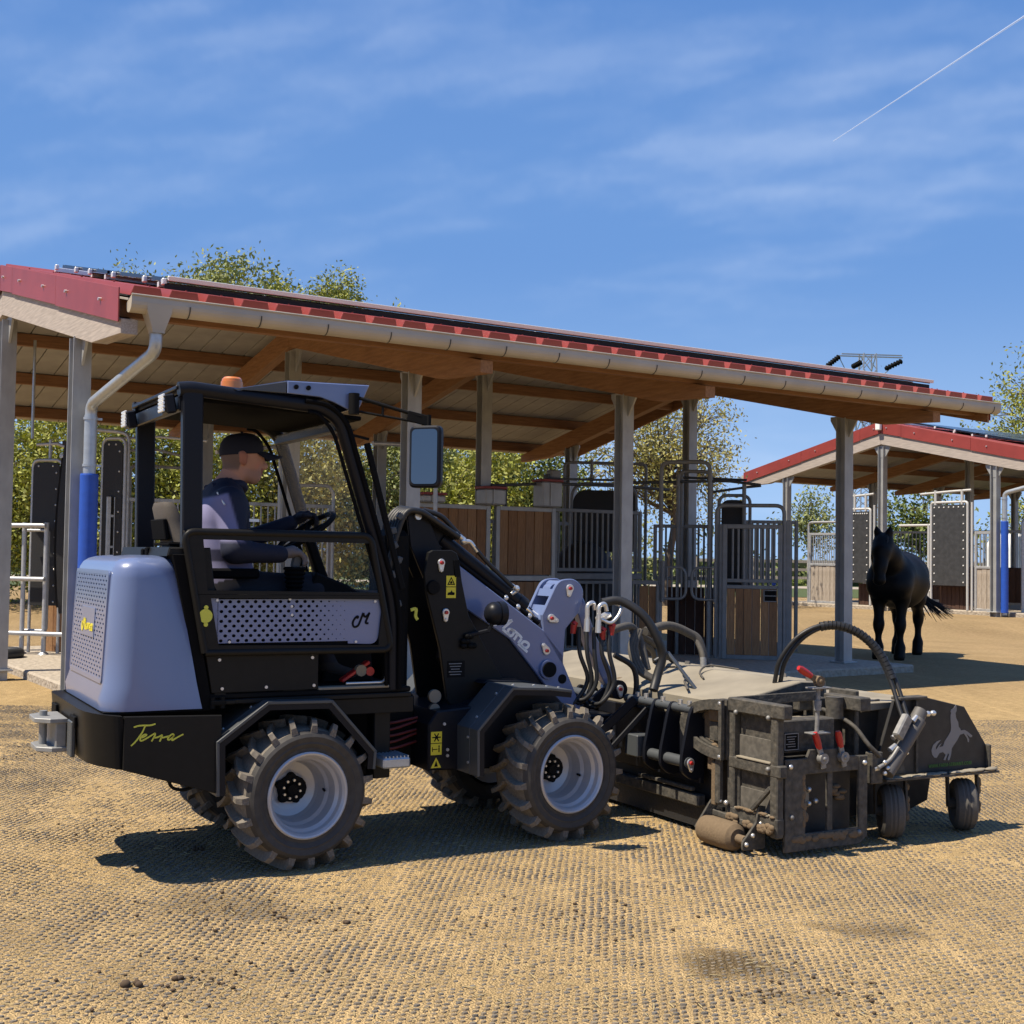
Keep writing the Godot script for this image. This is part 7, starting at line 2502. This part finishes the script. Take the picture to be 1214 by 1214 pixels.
	var gl2 := func(_id: int, _p: Vector3) -> Color: return Color(0.014, 0.015, 0.022)
	skin(mb, hand_bones(Vector3(-0.045, 1.447, 0.26), Vector3(0.015, 1.458, 0.252), Vector3(1, -0.05, 0).normalized(), Vector3(0.1, 0.1, -1).normalized(), Vector3(0.15, -1, 0).normalized(), 0), 0.004, 0.0045, gl)
	skin(mb, hand_bones(Vector3(0.13, 1.605, -0.13), Vector3(0.185, 1.64, -0.115), Vector3(0.85, 0.4, 0.2).normalized(), Vector3(-0.2, 0.2, 1).normalized(), Vector3(0.35, -0.9, 0.1).normalized(), 0), 0.004, 0.0045, gl2)
	part("body", mb, M["body"], root)
	# cap with its peak
	mb = MB.new()
	mb.xf = Transform3D(Basis(), Vector3(0.2, -1.22, 0.0))
	var rings := []
	for e in [[0.030, 0.108, 0.096], [0.055, 0.110, 0.098], [0.085, 0.104, 0.092], [0.108, 0.088, 0.078], [0.124, 0.062, 0.054], [0.131, 0.025, 0.022]]:
		var r := PackedVector3Array()
		for k in 24:
			var a := TAU * k / 24
			r.append(h + Vector3(-0.008 + cos(a) * float(e[1]), float(e[0]) - 0.012 * (1.0 - cos(a)) * (1.0 - float(e[0]) * 6.0), sin(a) * float(e[2])))
		rings.append(r)
	mb.loft(rings, true, false, true)
	var peak := []
	for k in 9:
		var a := -1.1 + 2.2 * k / 8
		var i := h + Vector3(-0.008 + cos(a) * 0.104, 0.036 - 0.006 * (1.0 - cos(a)), sin(a) * 0.093)
		var o := h + Vector3(0.075 + cos(a) * 0.125 - 0.035 * (1.0 - cos(a)), 0.018 - 0.03 * pow(absf(sin(a)), 2.0), sin(a) * 0.080)
		peak.append(PackedVector3Array([i + Vector3(0, 0.007, 0), o + Vector3(0, 0.005, 0), o - Vector3(0, 0.003, 0), i - Vector3(0, 0.004, 0)]))
	for k in 8:
		for q in 4:
			mb.quad(peak[k][q], peak[k][(q + 1) % 4], peak[k + 1][(q + 1) % 4], peak[k + 1][q], [Vector3.UP, Vector3.RIGHT, Vector3.DOWN, Vector3.LEFT][q])
	mb.ball(h + Vector3(-0.008, 0.133, 0), Vector3(0.009, 0.005, 0.009), 5, 8)
	part("cap", mb, mat("cap_cloth", Color(0.006, 0.007, 0.016), 0.85), root)
	mb = MB.new()
	mb.xf = Transform3D(Basis(), Vector3(0.2, -1.22, 0.0))
	mb.bar(Vector3(-0.205, 1.605, 0.262), Vector3(-0.155, 1.605, 0.255), 0.006, 0.014)
	mb.bar(Vector3(-0.345, 1.735, 0.20), Vector3(-0.325, 1.675, 0.262), 0.006, 0.006)
	part("reflective_tab", mb, M["alu"], root)
	mb = MB.new()
	mb.xf = Transform3D(Basis(), Vector3(0.2, -1.22, 0.0))
	mb.tube(curve(v3([-0.33, 1.76, -0.06, -0.20, 1.785, -0.075, -0.16, 1.765, 0.0, -0.20, 1.785, 0.075, -0.33, 1.765, 0.06]), 5), 0.022, 8)
	part("collar", mb, mat("collar_cloth", navy, 0.8), root)

func make_horse() -> void:
	var root := thing("horse", "black horse standing head-on in the shade at the stable's corner", "horse", Vector3(5.93, 0.0, -19.45), -(PI / 2 + 0.50))
	root.scale = Vector3.ONE * 1.06
	# local x runs forward from croup to head
	var mb := MB.new()
	var b := [
		[Vector3(0.42, 1.12, 0), Vector3(0.30, 1.16, 0), 0.27, 0.30, 0], [Vector3(0.30, 1.16, 0), Vector3(-0.15, 1.10, 0), 0.33, 0.40, 0], [Vector3(-0.15, 1.10, 0), Vector3(-0.62, 1.20, 0), 0.39, 0.30, 0],
		[Vector3(0.30, 1.40, 0), Vector3(0.05, 1.42, 0), 0.15, 0.13, 0], [Vector3(-0.45, 1.36, 0), Vector3(-0.70, 1.32, 0), 0.17, 0.17, 0],
		[Vector3(-0.62, 1.20, 0.12), Vector3(-0.70, 1.05, 0.14), 0.20, 0.17, 0], [Vector3(-0.62, 1.20, -0.12), Vector3(-0.70, 1.05, -0.14), 0.20, 0.17, 0],
		[Vector3(0.55, 1.04, 0.11), Vector3(0.55, 1.04, -0.11), 0.20, 0.20, 0],
		[Vector3(0.45, 1.28, 0), Vector3(0.72, 1.45, 0), 0.25, 0.195, 0], [Vector3(0.72, 1.45, 0), Vector3(0.92, 1.60, 0), 0.195, 0.135, 0],
		[Vector3(0.93, 1.63, 0), Vector3(1.03, 1.52, 0), 0.105, 0.105, 0], [Vector3(1.03, 1.52, 0), Vector3(1.12, 1.30, 0), 0.10, 0.078, 0], [Vector3(0.96, 1.48, 0), Vector3(1.04, 1.36, 0), 0.10, 0.075, 0],
		[Vector3(1.12, 1.30, 0), Vector3(1.17, 1.13, 0), 0.070, 0.062, 0], [Vector3(1.15, 1.12, 0.02), Vector3(1.15, 1.12, -0.02), 0.055, 0.055, 0],
	]
	for s in [1.0, -1.0]:
		b.append_array([
			[Vector3(0.48, 1.15, 0.15 * s), Vector3(0.44, 0.86, 0.16 * s), 0.16, 0.105, 0], [Vector3(0.44, 0.86, 0.16 * s), Vector3(0.50, 0.50, 0.15 * s), 0.092, 0.056, 0],
			[Vector3(0.505, 0.50, 0.15 * s), Vector3(0.51, 0.44, 0.15 * s), 0.062, 0.052, 0], [Vector3(0.51, 0.44, 0.15 * s), Vector3(0.52, 0.18, 0.15 * s), 0.044, 0.040, 0],
			[Vector3(0.52, 0.175, 0.15 * s), Vector3(0.525, 0.16, 0.15 * s), 0.052, 0.050, 0], [Vector3(0.525, 0.15, 0.15 * s), Vector3(0.56, 0.07, 0.15 * s), 0.044, 0.056, 1], [Vector3(0.555, 0.06, 0.15 * s), Vector3(0.575, 0.03, 0.15 * s), 0.058, 0.066, 1],
			[Vector3(-0.60, 1.02, 0.15 * s), Vector3(-0.50, 0.84, 0.17 * s), 0.19, 0.135, 0], [Vector3(-0.50, 0.84, 0.17 * s), Vector3(-0.76, 0.58, 0.15 * s), 0.115, 0.062, 0], [Vector3(-0.78, 0.60, 0.15 * s), Vector3(-0.76, 0.50, 0.15 * s), 0.056, 0.056, 0],
			[Vector3(-0.76, 0.52, 0.15 * s), Vector3(-0.74, 0.19, 0.15 * s), 0.050, 0.043, 0], [Vector3(-0.74, 0.18, 0.15 * s), Vector3(-0.735, 0.165, 0.15 * s), 0.054, 0.052, 0], [Vector3(-0.735, 0.16, 0.15 * s), Vector3(-0.70, 0.07, 0.15 * s), 0.044, 0.056, 1], [Vector3(-0.705, 0.06, 0.15 * s), Vector3(-0.685, 0.03, 0.15 * s), 0.058, 0.064, 1],
			[Vector3(0.90, 1.70, 0.065 * s), Vector3(0.915, 1.79, 0.085 * s), 0.035, 0.028, 0], [Vector3(0.915, 1.79, 0.085 * s), Vector3(0.925, 1.88, 0.10 * s), 0.027, 0.008, 0]])
	skin(mb, b, 0.021, 0.028, func(_id: int, _p: Vector3) -> Color: return Color(1, 1, 1))
	part("body", mb, M["horse"], root)
	mb = MB.new()
	rng.seed = 5
	for k in 46:
		var f := rng.randf()
		var z := rng.randf_range(-0.06, 0.06)
		var sway := 0.05 + 0.34 * pow(rng.randf(), 0.7)
		mb.tube(curve(v3([-0.86, 1.30, z * 0.5, -0.96 - 0.03 * f, 1.12, z, -0.97, 0.85, z - 0.10 - 0.30 * sway, -1.0 + 0.05 * f, 0.42 + 0.16 * rng.randf() + sway * 0.3, z - 0.12 - sway * 1.3]), 3), 0.012, 5, false, PackedFloat32Array([0.012, 0.018, 0.02, 0.02, 0.019, 0.016, 0.013, 0.010, 0.006, 0.003]))
	part("tail", mb, M["hair"], root)
	mb = MB.new()
	for k in 40:
		var f := k / 39.0
		var p := Vector3(0.95, 1.74, 0).lerp(Vector3(0.32, 1.55, 0), f)
		mb.tube(curve(v3([p.x, p.y, 0, p.x - 0.01, p.y - 0.02, 0.09, p.x - 0.02 + 0.03 * rng.randf(), p.y - 0.20, 0.15, p.x - 0.02, p.y - 0.30 - 0.1 * rng.randf(), 0.16]), 3), 0.014, 4, false, PackedFloat32Array([0.02, 0.02, 0.02, 0.018, 0.017, 0.015, 0.012, 0.008, 0.005, 0.003]))
	for k in 8:
		mb.tube(curve(v3([0.96, 1.75, 0.015 * (k - 4), 1.03, 1.68, 0.02 * (k - 4), 1.085, 1.52, 0.018 * (k - 4)]), 3), 0.012, 4, false)
	part("mane", mb, M["hair"], root)

# ---------------------------------------------------------------- vegetation
func leaf_cloud(mb: MB, at: Vector3, spread: Vector3, n: int, size: float) -> void:
	for k in n:
		var p := at + Vector3(rng.randfn() * spread.x, rng.randfn() * spread.y, rng.randfn() * spread.z)
		var d := Vector3(rng.randfn(), rng.randfn(), rng.randfn()).normalized()
		var e := d.cross(Vector3(rng.randfn(), rng.randfn(), rng.randfn())).normalized()
		var s := size * rng.randf_range(0.6, 1.25)
		var g := rng.randf_range(0.65, 1.15)
		mb.col = Color(g, g * rng.randf_range(0.92, 1.06), g * rng.randf_range(0.7, 1.1))
		var nn := d.cross(e)
		mb.tri(p - d * s, p + e * s * 0.45, p + d * s, nn, nn, nn)
		mb.tri(p - d * s, p + d * s, p - e * s * 0.45, nn, nn, nn)

func make_tree(called: String, label: String, category: String, base: Vector3, top: float, centre: Vector3, radius: Vector3, tips: int, per_tip: int, leaf: float, clump: float, m: String, group := "", trunk := 0.12) -> void:
	# crown: limbs fork towards points inside an uneven ellipsoid; each tip carries a loose clump of leaves
	var root := thing(called, label, category, base, 0.0, group)
	var wood := MB.new()
	var fol := MB.new()
	var fork := Vector3(rng.randf_range(-0.2, 0.2), maxf(0.3, centre.y - radius.y * 0.85), rng.randf_range(-0.2, 0.2))
	wood.tube(curve(PackedVector3Array([Vector3(0, -0.2, 0), Vector3(fork.x * 0.4, fork.y * 0.5, 0.05), fork, fork.lerp(Vector3(centre.x, centre.y, centre.z), 0.6), Vector3(centre.x, top * 0.9, centre.z)]), 4), trunk, 8, false, PackedFloat32Array([trunk * 1.2, trunk, trunk * 0.95, trunk * 0.9, trunk * 0.88, trunk * 0.85, trunk * 0.8, trunk * 0.75, trunk * 0.7, trunk * 0.6, trunk * 0.5, trunk * 0.4, trunk * 0.33, trunk * 0.28, trunk * 0.2, trunk * 0.14, trunk * 0.08]))
	var limbs := []
	for k in maxi(5, tips / 7):
		var d := Vector3(rng.randfn(), rng.randfn() * 0.8 + 0.15, rng.randfn()).normalized() * rng.randf_range(0.45, 0.8)
		var p := centre + d * radius
		limbs.append(p)
		var s := fork.lerp(Vector3(centre.x, centre.y, centre.z), rng.randf_range(0.0, 0.8))
		var mid := s.lerp(p, 0.5) + Vector3(0, -0.06 * radius.y, 0)
		wood.tube(curve(PackedVector3Array([s, mid, p]), 3), trunk * 0.3, 5, false, PackedFloat32Array([trunk * 0.42, trunk * 0.36, trunk * 0.3, trunk * 0.25, trunk * 0.2, trunk * 0.14, trunk * 0.08]))
	for k in tips:
		var d := Vector3(rng.randfn(), rng.randfn(), rng.randfn()).normalized() * pow(rng.randf(), 0.45)
		var lump := 1.0 + 0.22 * sin(d.x * 5.0 + centre.x * 3.0) + 0.18 * cos(d.y * 6.0 + d.z * 4.0 + base.x)
		var p := centre + d * radius * lump
		var from: Vector3 = limbs[0]
		for l in limbs:
			if (l as Vector3).distance_to(p) < from.distance_to(p):
				from = l
		wood.tube(PackedVector3Array([from, from.lerp(p, 0.55) + Vector3(0, 0.03, 0), p]), 0.012, 4, false, PackedFloat32Array([trunk * 0.10, trunk * 0.07, trunk * 0.03]))
		if per_tip > 0:
			leaf_cloud(fol, p, Vector3.ONE * clump, per_tip, leaf)
	part("trunk", wood, M["bark"], root)
	if per_tip > 0:
		part("crown", fol, M[m], root)

func make_plants() -> void:
	rng.seed = 404
	# behind the near stable
	make_tree("broad_tree", "tall pale spring tree showing over the roof's left end", "tree", Vector3(-11.2, 0.2, -45), 11.2, Vector3(0.0, 9.0, 0), Vector3(3.5, 2.1, 2.6), 560, 60, 0.095, 0.32, "leaf_pale", "", 0.2)
	make_tree("bare_tree", "thin grey-green tree with bare twig tips at the roof's far left", "tree", Vector3(-14.6, 0.2, -46), 11.4, Vector3(0.3, 9.0, 0), Vector3(2.2, 2.4, 2.0), 280, 22, 0.07, 0.28, "leaf_pale", "", 0.16)
	make_tree("small_tree", "yellow-green tree top rising over the roof beside the broad tree", "tree", Vector3(-8.6, 0.2, -44), 10.8, Vector3(-0.2, 9.0, 0), Vector3(1.5, 1.7, 1.4), 190, 50, 0.085, 0.25, "leaf_yellow", "", 0.13)
	make_tree("round_tree", "round yellow-green tree top standing alone over the roof", "tree", Vector3(-7.2, 0.2, -50), 12.4, Vector3(0.0, 10.6, 0), Vector3(1.35, 1.8, 1.3), 220, 44, 0.08, 0.23, "leaf_yellow", "", 0.14)
	make_tree("tree_tip", "tiny tree tip just clearing the solar roof", "tree", Vector3(-5.05, 0.2, -50), 11.0, Vector3(0.0, 9.9, 0), Vector3(0.7, 1.2, 0.7), 50, 16, 0.09, 0.2, "leaf_yellow", "", 0.1)
	# sunlit shrubs seen under the roof
	var k := 0
	for e in [[-12.2, -28.0, 2.3, 4.4, "leaf_yellow", "sunlit olive bush at the stable's far left, beyond the pipe barrier"], [-9.6, -27.2, 1.9, 4.7, "leaf_yellow", "sunlit olive bush seen between the corner post and the cab"], [-7.2, -28.2, 1.9, 4.8, "leaf_yellow", "dense yellow-green bush seen through the cab's rear"], [-4.9, -29.0, 1.8, 4.6, "leaf_bronze", "pale bush seen past the driver's cap"], [-2.9, -30.0, 1.7, 4.4, "leaf_pale", "loose pale bush behind the windscreen"], [-0.8, -29.4, 1.5, 3.9, "leaf_yellow", "bright yellow bush right of the cab mirror"], [0.7, -30.5, 1.4, 3.7, "leaf_green", "green bush over the timber stall wall"], [-1.6, -33.0, 2.0, 4.9, "leaf_pale", "loose light tree behind the bright yellow bush"]]:
		make_tree("bush", e[5], "bush", Vector3(e[0], 0.2, e[1]), e[3], Vector3(0, float(e[3]) * 0.52, 0), Vector3(e[2], float(e[3]) * 0.52, float(e[2]) * 0.8), 400, 60, 0.062, 0.21, e[4], "", 0.07)
	# the blossom-bronze tree in the gap
	make_tree("bronze_tree", "young tree with loose bronze-yellow leaves in the gap right of the stall", "tree", Vector3(3.9, 0.25, -32), 6.6, Vector3(-0.15, 3.85, 0), Vector3(2.15, 1.95, 1.8), 430, 24, 0.055, 0.17, "leaf_bronze", "", 0.11)
	make_tree("bush", "low hedge bush below the bronze-leaved tree", "bush", Vector3(2.2, 0.2, -36), 2.6, Vector3(0, 1.4, 0), Vector3(2.2, 1.3, 1.2), 120, 24, 0.07, 0.2, "leaf_pale", "", 0.06)
	# right side
	make_tree("edge_tree", "leafy spring tree cut by the right edge above the far roof", "tree", Vector3(20.3, 0.25, -46), 9.2, Vector3(-0.2, 6.3, 0), Vector3(2.5, 2.9, 2.2), 380, 34, 0.085, 0.27, "leaf_yellow", "", 0.16)
	make_tree("sparse_tree", "sparse young tree beyond the paddock left of the far stable", "tree", Vector3(14.1, 0.25, -60), 4.6, Vector3(0.1, 3.0, 0), Vector3(1.25, 1.5, 1.1), 140, 16, 0.10, 0.2, "leaf_pale", "", 0.09)
	make_tree("dark_tree", "denser green tree seen under the far stable's roof", "tree", Vector3(16.2, 0.25, -50), 4.6, Vector3(0.1, 2.7, 0), Vector3(2.0, 1.6, 1.4), 150, 20, 0.11, 0.25, "leaf_green", "", 0.12)
	make_tree("dark_tree", "green bush line right of the far stable's blue pipe", "tree", Vector3(21.6, 0.25, -52), 4.6, Vector3(0.1, 2.5, 0), Vector3(2.4, 1.7, 1.4), 150, 20, 0.11, 0.25, "leaf_yellow", "", 0.12)
	make_tree("twig_tree", "few thin twig tips between near roof and mast", "tree", Vector3(13.1, 0.25, -46), 8.6, Vector3(0.0, 6.6, 0), Vector3(0.9, 1.6, 0.8), 60, 3, 0.09, 0.2, "leaf_bronze", "", 0.1)
	# far hedges that nobody could count
	for e in [["far_hedge", -70.0, 70.0, -66.0, 3.0, "leaf_dark", "long dark hedge closing the view at the horizon"], ["near_hedge", 8.0, 30.0, -60.5, 1.2, "leaf_green", "low clipped hedge behind the rail fence"]]:
		var mb := MB.new()
		var len: float = e[2] - e[1]
		for q in int(len * 3.2):
			var x := lerpf(e[1], e[2], rng.randf())
			var hh: float = float(e[4]) * (0.75 + 0.3 * sin(x * 0.7) + 0.2 * sin(x * 0.23 + 1.0))
			leaf_cloud(mb, Vector3(x, rng.randf() * hh, float(e[3]) + rng.randfn() * 0.6), Vector3(0.45, 0.3, 0.35), 34, 0.16)
		mb.col = Color(0.5, 0.5, 0.45)
		mb.box(Vector3((e[1] + e[2]) * 0.5, float(e[4]) * 0.25, float(e[3]) - 0.3), Vector3(len, float(e[4]) * 0.5, 0.6), 0.1)
		mb.col = Color(1, 1, 1)
		tag(part(e[0], mb, M[e[5]], self), e[6], "hedge", "", "stuff")
	# rail fence of the pasture
	var f := thing("rail_fence", "grey wooden three-rail pasture fence beyond the sand", "fence", Vector3(8.0, 0.27, -54.5), 0.0)
	for j in 9:
		var mb := MB.new()
		mb.box(Vector3(j * 2.4, 0.65, 0), Vector3(0.12, 1.3, 0.12), 0.01)
		part("fence_post", mb, M["grey_board"], f)
		if j < 8:
			for y in [0.45, 0.8, 1.15]:
				mb = MB.new()
				mb.box(Vector3(j * 2.4 + 1.2, y, 0.08), Vector3(2.36, 0.11, 0.035), 0.004)
				part("rail", mb, M["grey_board"], f)
	# a white horse trailer glimpsed behind the far stable
	f = thing("parked_trailer", "small white trailer glimpsed behind the far stable", "trailer", Vector3(19.4, 0.27, -47.0), 0.3)
	var tb := MB.new()
	tb.prism(rounded(v2([-1.5, 0.45, 1.5, 0.45, 1.5, 2.3, -1.2, 2.3, -1.5, 1.9]), 0.15, 4), XY(-0.8), 1.6, 0.03)
	part("box_body", tb, M["white"], f)
	tb = MB.new()
	for x in [-0.3, 0.4]:
		tb = MB.new()
		tb.cyl(Vector3(x, 0.32, 0.7), Vector3(x, 0.32, 0.9), 0.32, -1, 18)
		part("wheel", tb, M["rubber"], f)
	# lattice mast of the power line
	f = thing("power_mast", "steel lattice mast with a cross-arm and hanging insulators beyond the roof", "power mast", Vector3(42.1, 0, -150), 0.1)
	var mb2 := MB.new()
	for sx in [-1.0, 1.0]:
		for sz in [-1.0, 1.0]:
			mb2.bar(Vector3(1.5 * sx, 0, 1.5 * sz), Vector3(0.75 * sx, 26.2, 0.75 * sz), 0.14, 0.14)
	for j in 14:
		var y0 := j * 1.87
		var y1 := y0 + 1.87
		var w0 := lerpf(1.5, 0.75, y0 / 26.2)
		var w1 := lerpf(1.5, 0.75, y1 / 26.2)
		for s in [-1.0, 1.0]:
			mb2.bar(Vector3(-w0, y0, w0 * s), Vector3(w1, y1, w1 * s), 0.09, 0.09)
			mb2.bar(Vector3(w0, y0, w0 * s), Vector3(-w1, y1, w1 * s), 0.09, 0.09)
			mb2.bar(Vector3(w0 * s, y0, -w0), Vector3(w1 * s, y1, w1), 0.09, 0.09)
	part("lattice", mb2, M["pipe"], f)
	mb2 = MB.new()
	mb2.bar(Vector3(-3.6, 25.9, 0), Vector3(4.3, 25.9, 0), 0.25, 0.12)
	mb2.bar(Vector3(-3.2, 26.15, 0), Vector3(4.2, 26.15, 0), 0.2, 0.12)
	mb2.bar(Vector3(-3.6, 25.9, 0.0), Vector3(-2.6, 24.0, 0.0), 0.08, 0.08)
	mb2.bar(Vector3(0.9, 22.8, 0), Vector3(3.9, 25.6, 0), 0.1, 0.1)
	part("cross_arm", mb2, M["steel"], f)
	for e in [[-5.0, 24.6, -3.5, 25.8], [-1.9, 24.6, -0.8, 25.2], [2.2, 24.5, 4.2, 25.5]]:
		mb2 = MB.new()
		mb2.cyl(Vector3(e[0], e[1], 0), Vector3(e[2], e[3], 0), 0.24, -1, 10)
		for q in 6:
			var p := Vector3(e[0], e[1], 0).lerp(Vector3(e[2], e[3], 0), (q + 0.5) / 6)
			mb2.cyl(p, p + (Vector3(e[2], e[3], 0) - Vector3(e[0], e[1], 0)).normalized() * 0.08, 0.34, -1, 10)
		part("insulator", mb2, M["ink"], f)
	# condensation trail high up
	var ct := thing("cloud_trail", "thin straight white aircraft trail in the upper right sky", "vapour trail", Vector3(0.2495, 0.3325, -0.9890) * 2600.0, 0.0)
	mb2 = MB.new()
	var e0 := Vector3.ZERO
	var e1 := Vector3(0.452, 0.47, -0.99) * 2600.0 - Vector3(0.2495, 0.3325, -0.9890) * 2600.0
	mb2.tube(PackedVector3Array([e0, e0.lerp(e1, 0.25), e0.lerp(e1, 0.5), e0.lerp(e1, 0.75), e1]), 3.0, 8, true, PackedFloat32Array([0.7, 1.2, 1.6, 2.1, 2.6]))
	part("trail", mb2, mat("vapour", Color(0.75, 0.8, 0.9, 0.36), 0.9, 0.0, null, Vector3.ONE, {"transparency": BaseMaterial3D.TRANSPARENCY_ALPHA}), ct)
# ---------------------------------------------------------------- build
func _ready() -> void:
	rng.seed = 11
	set_stage()
	make_materials()
	make_ground()
	make_stables()
	make_plants()
	make_stalls()
	make_loader()
	make_sweeper()
	make_person()
	make_horse()

func make_stables() -> void:
	var s := make_stable()
	var s2 := dup(s, B2.origin, 0.602, "smaller looking open stable in the distance with its red gable end facing the yard")
	var lb := MB.new()
	lb.box(Vector3(-0.16, 4.5, RIDGE), Vector3(0.1, 0.2, 0.14), 0.015)
	part("gable_lamp", lb, M["white"], s2)
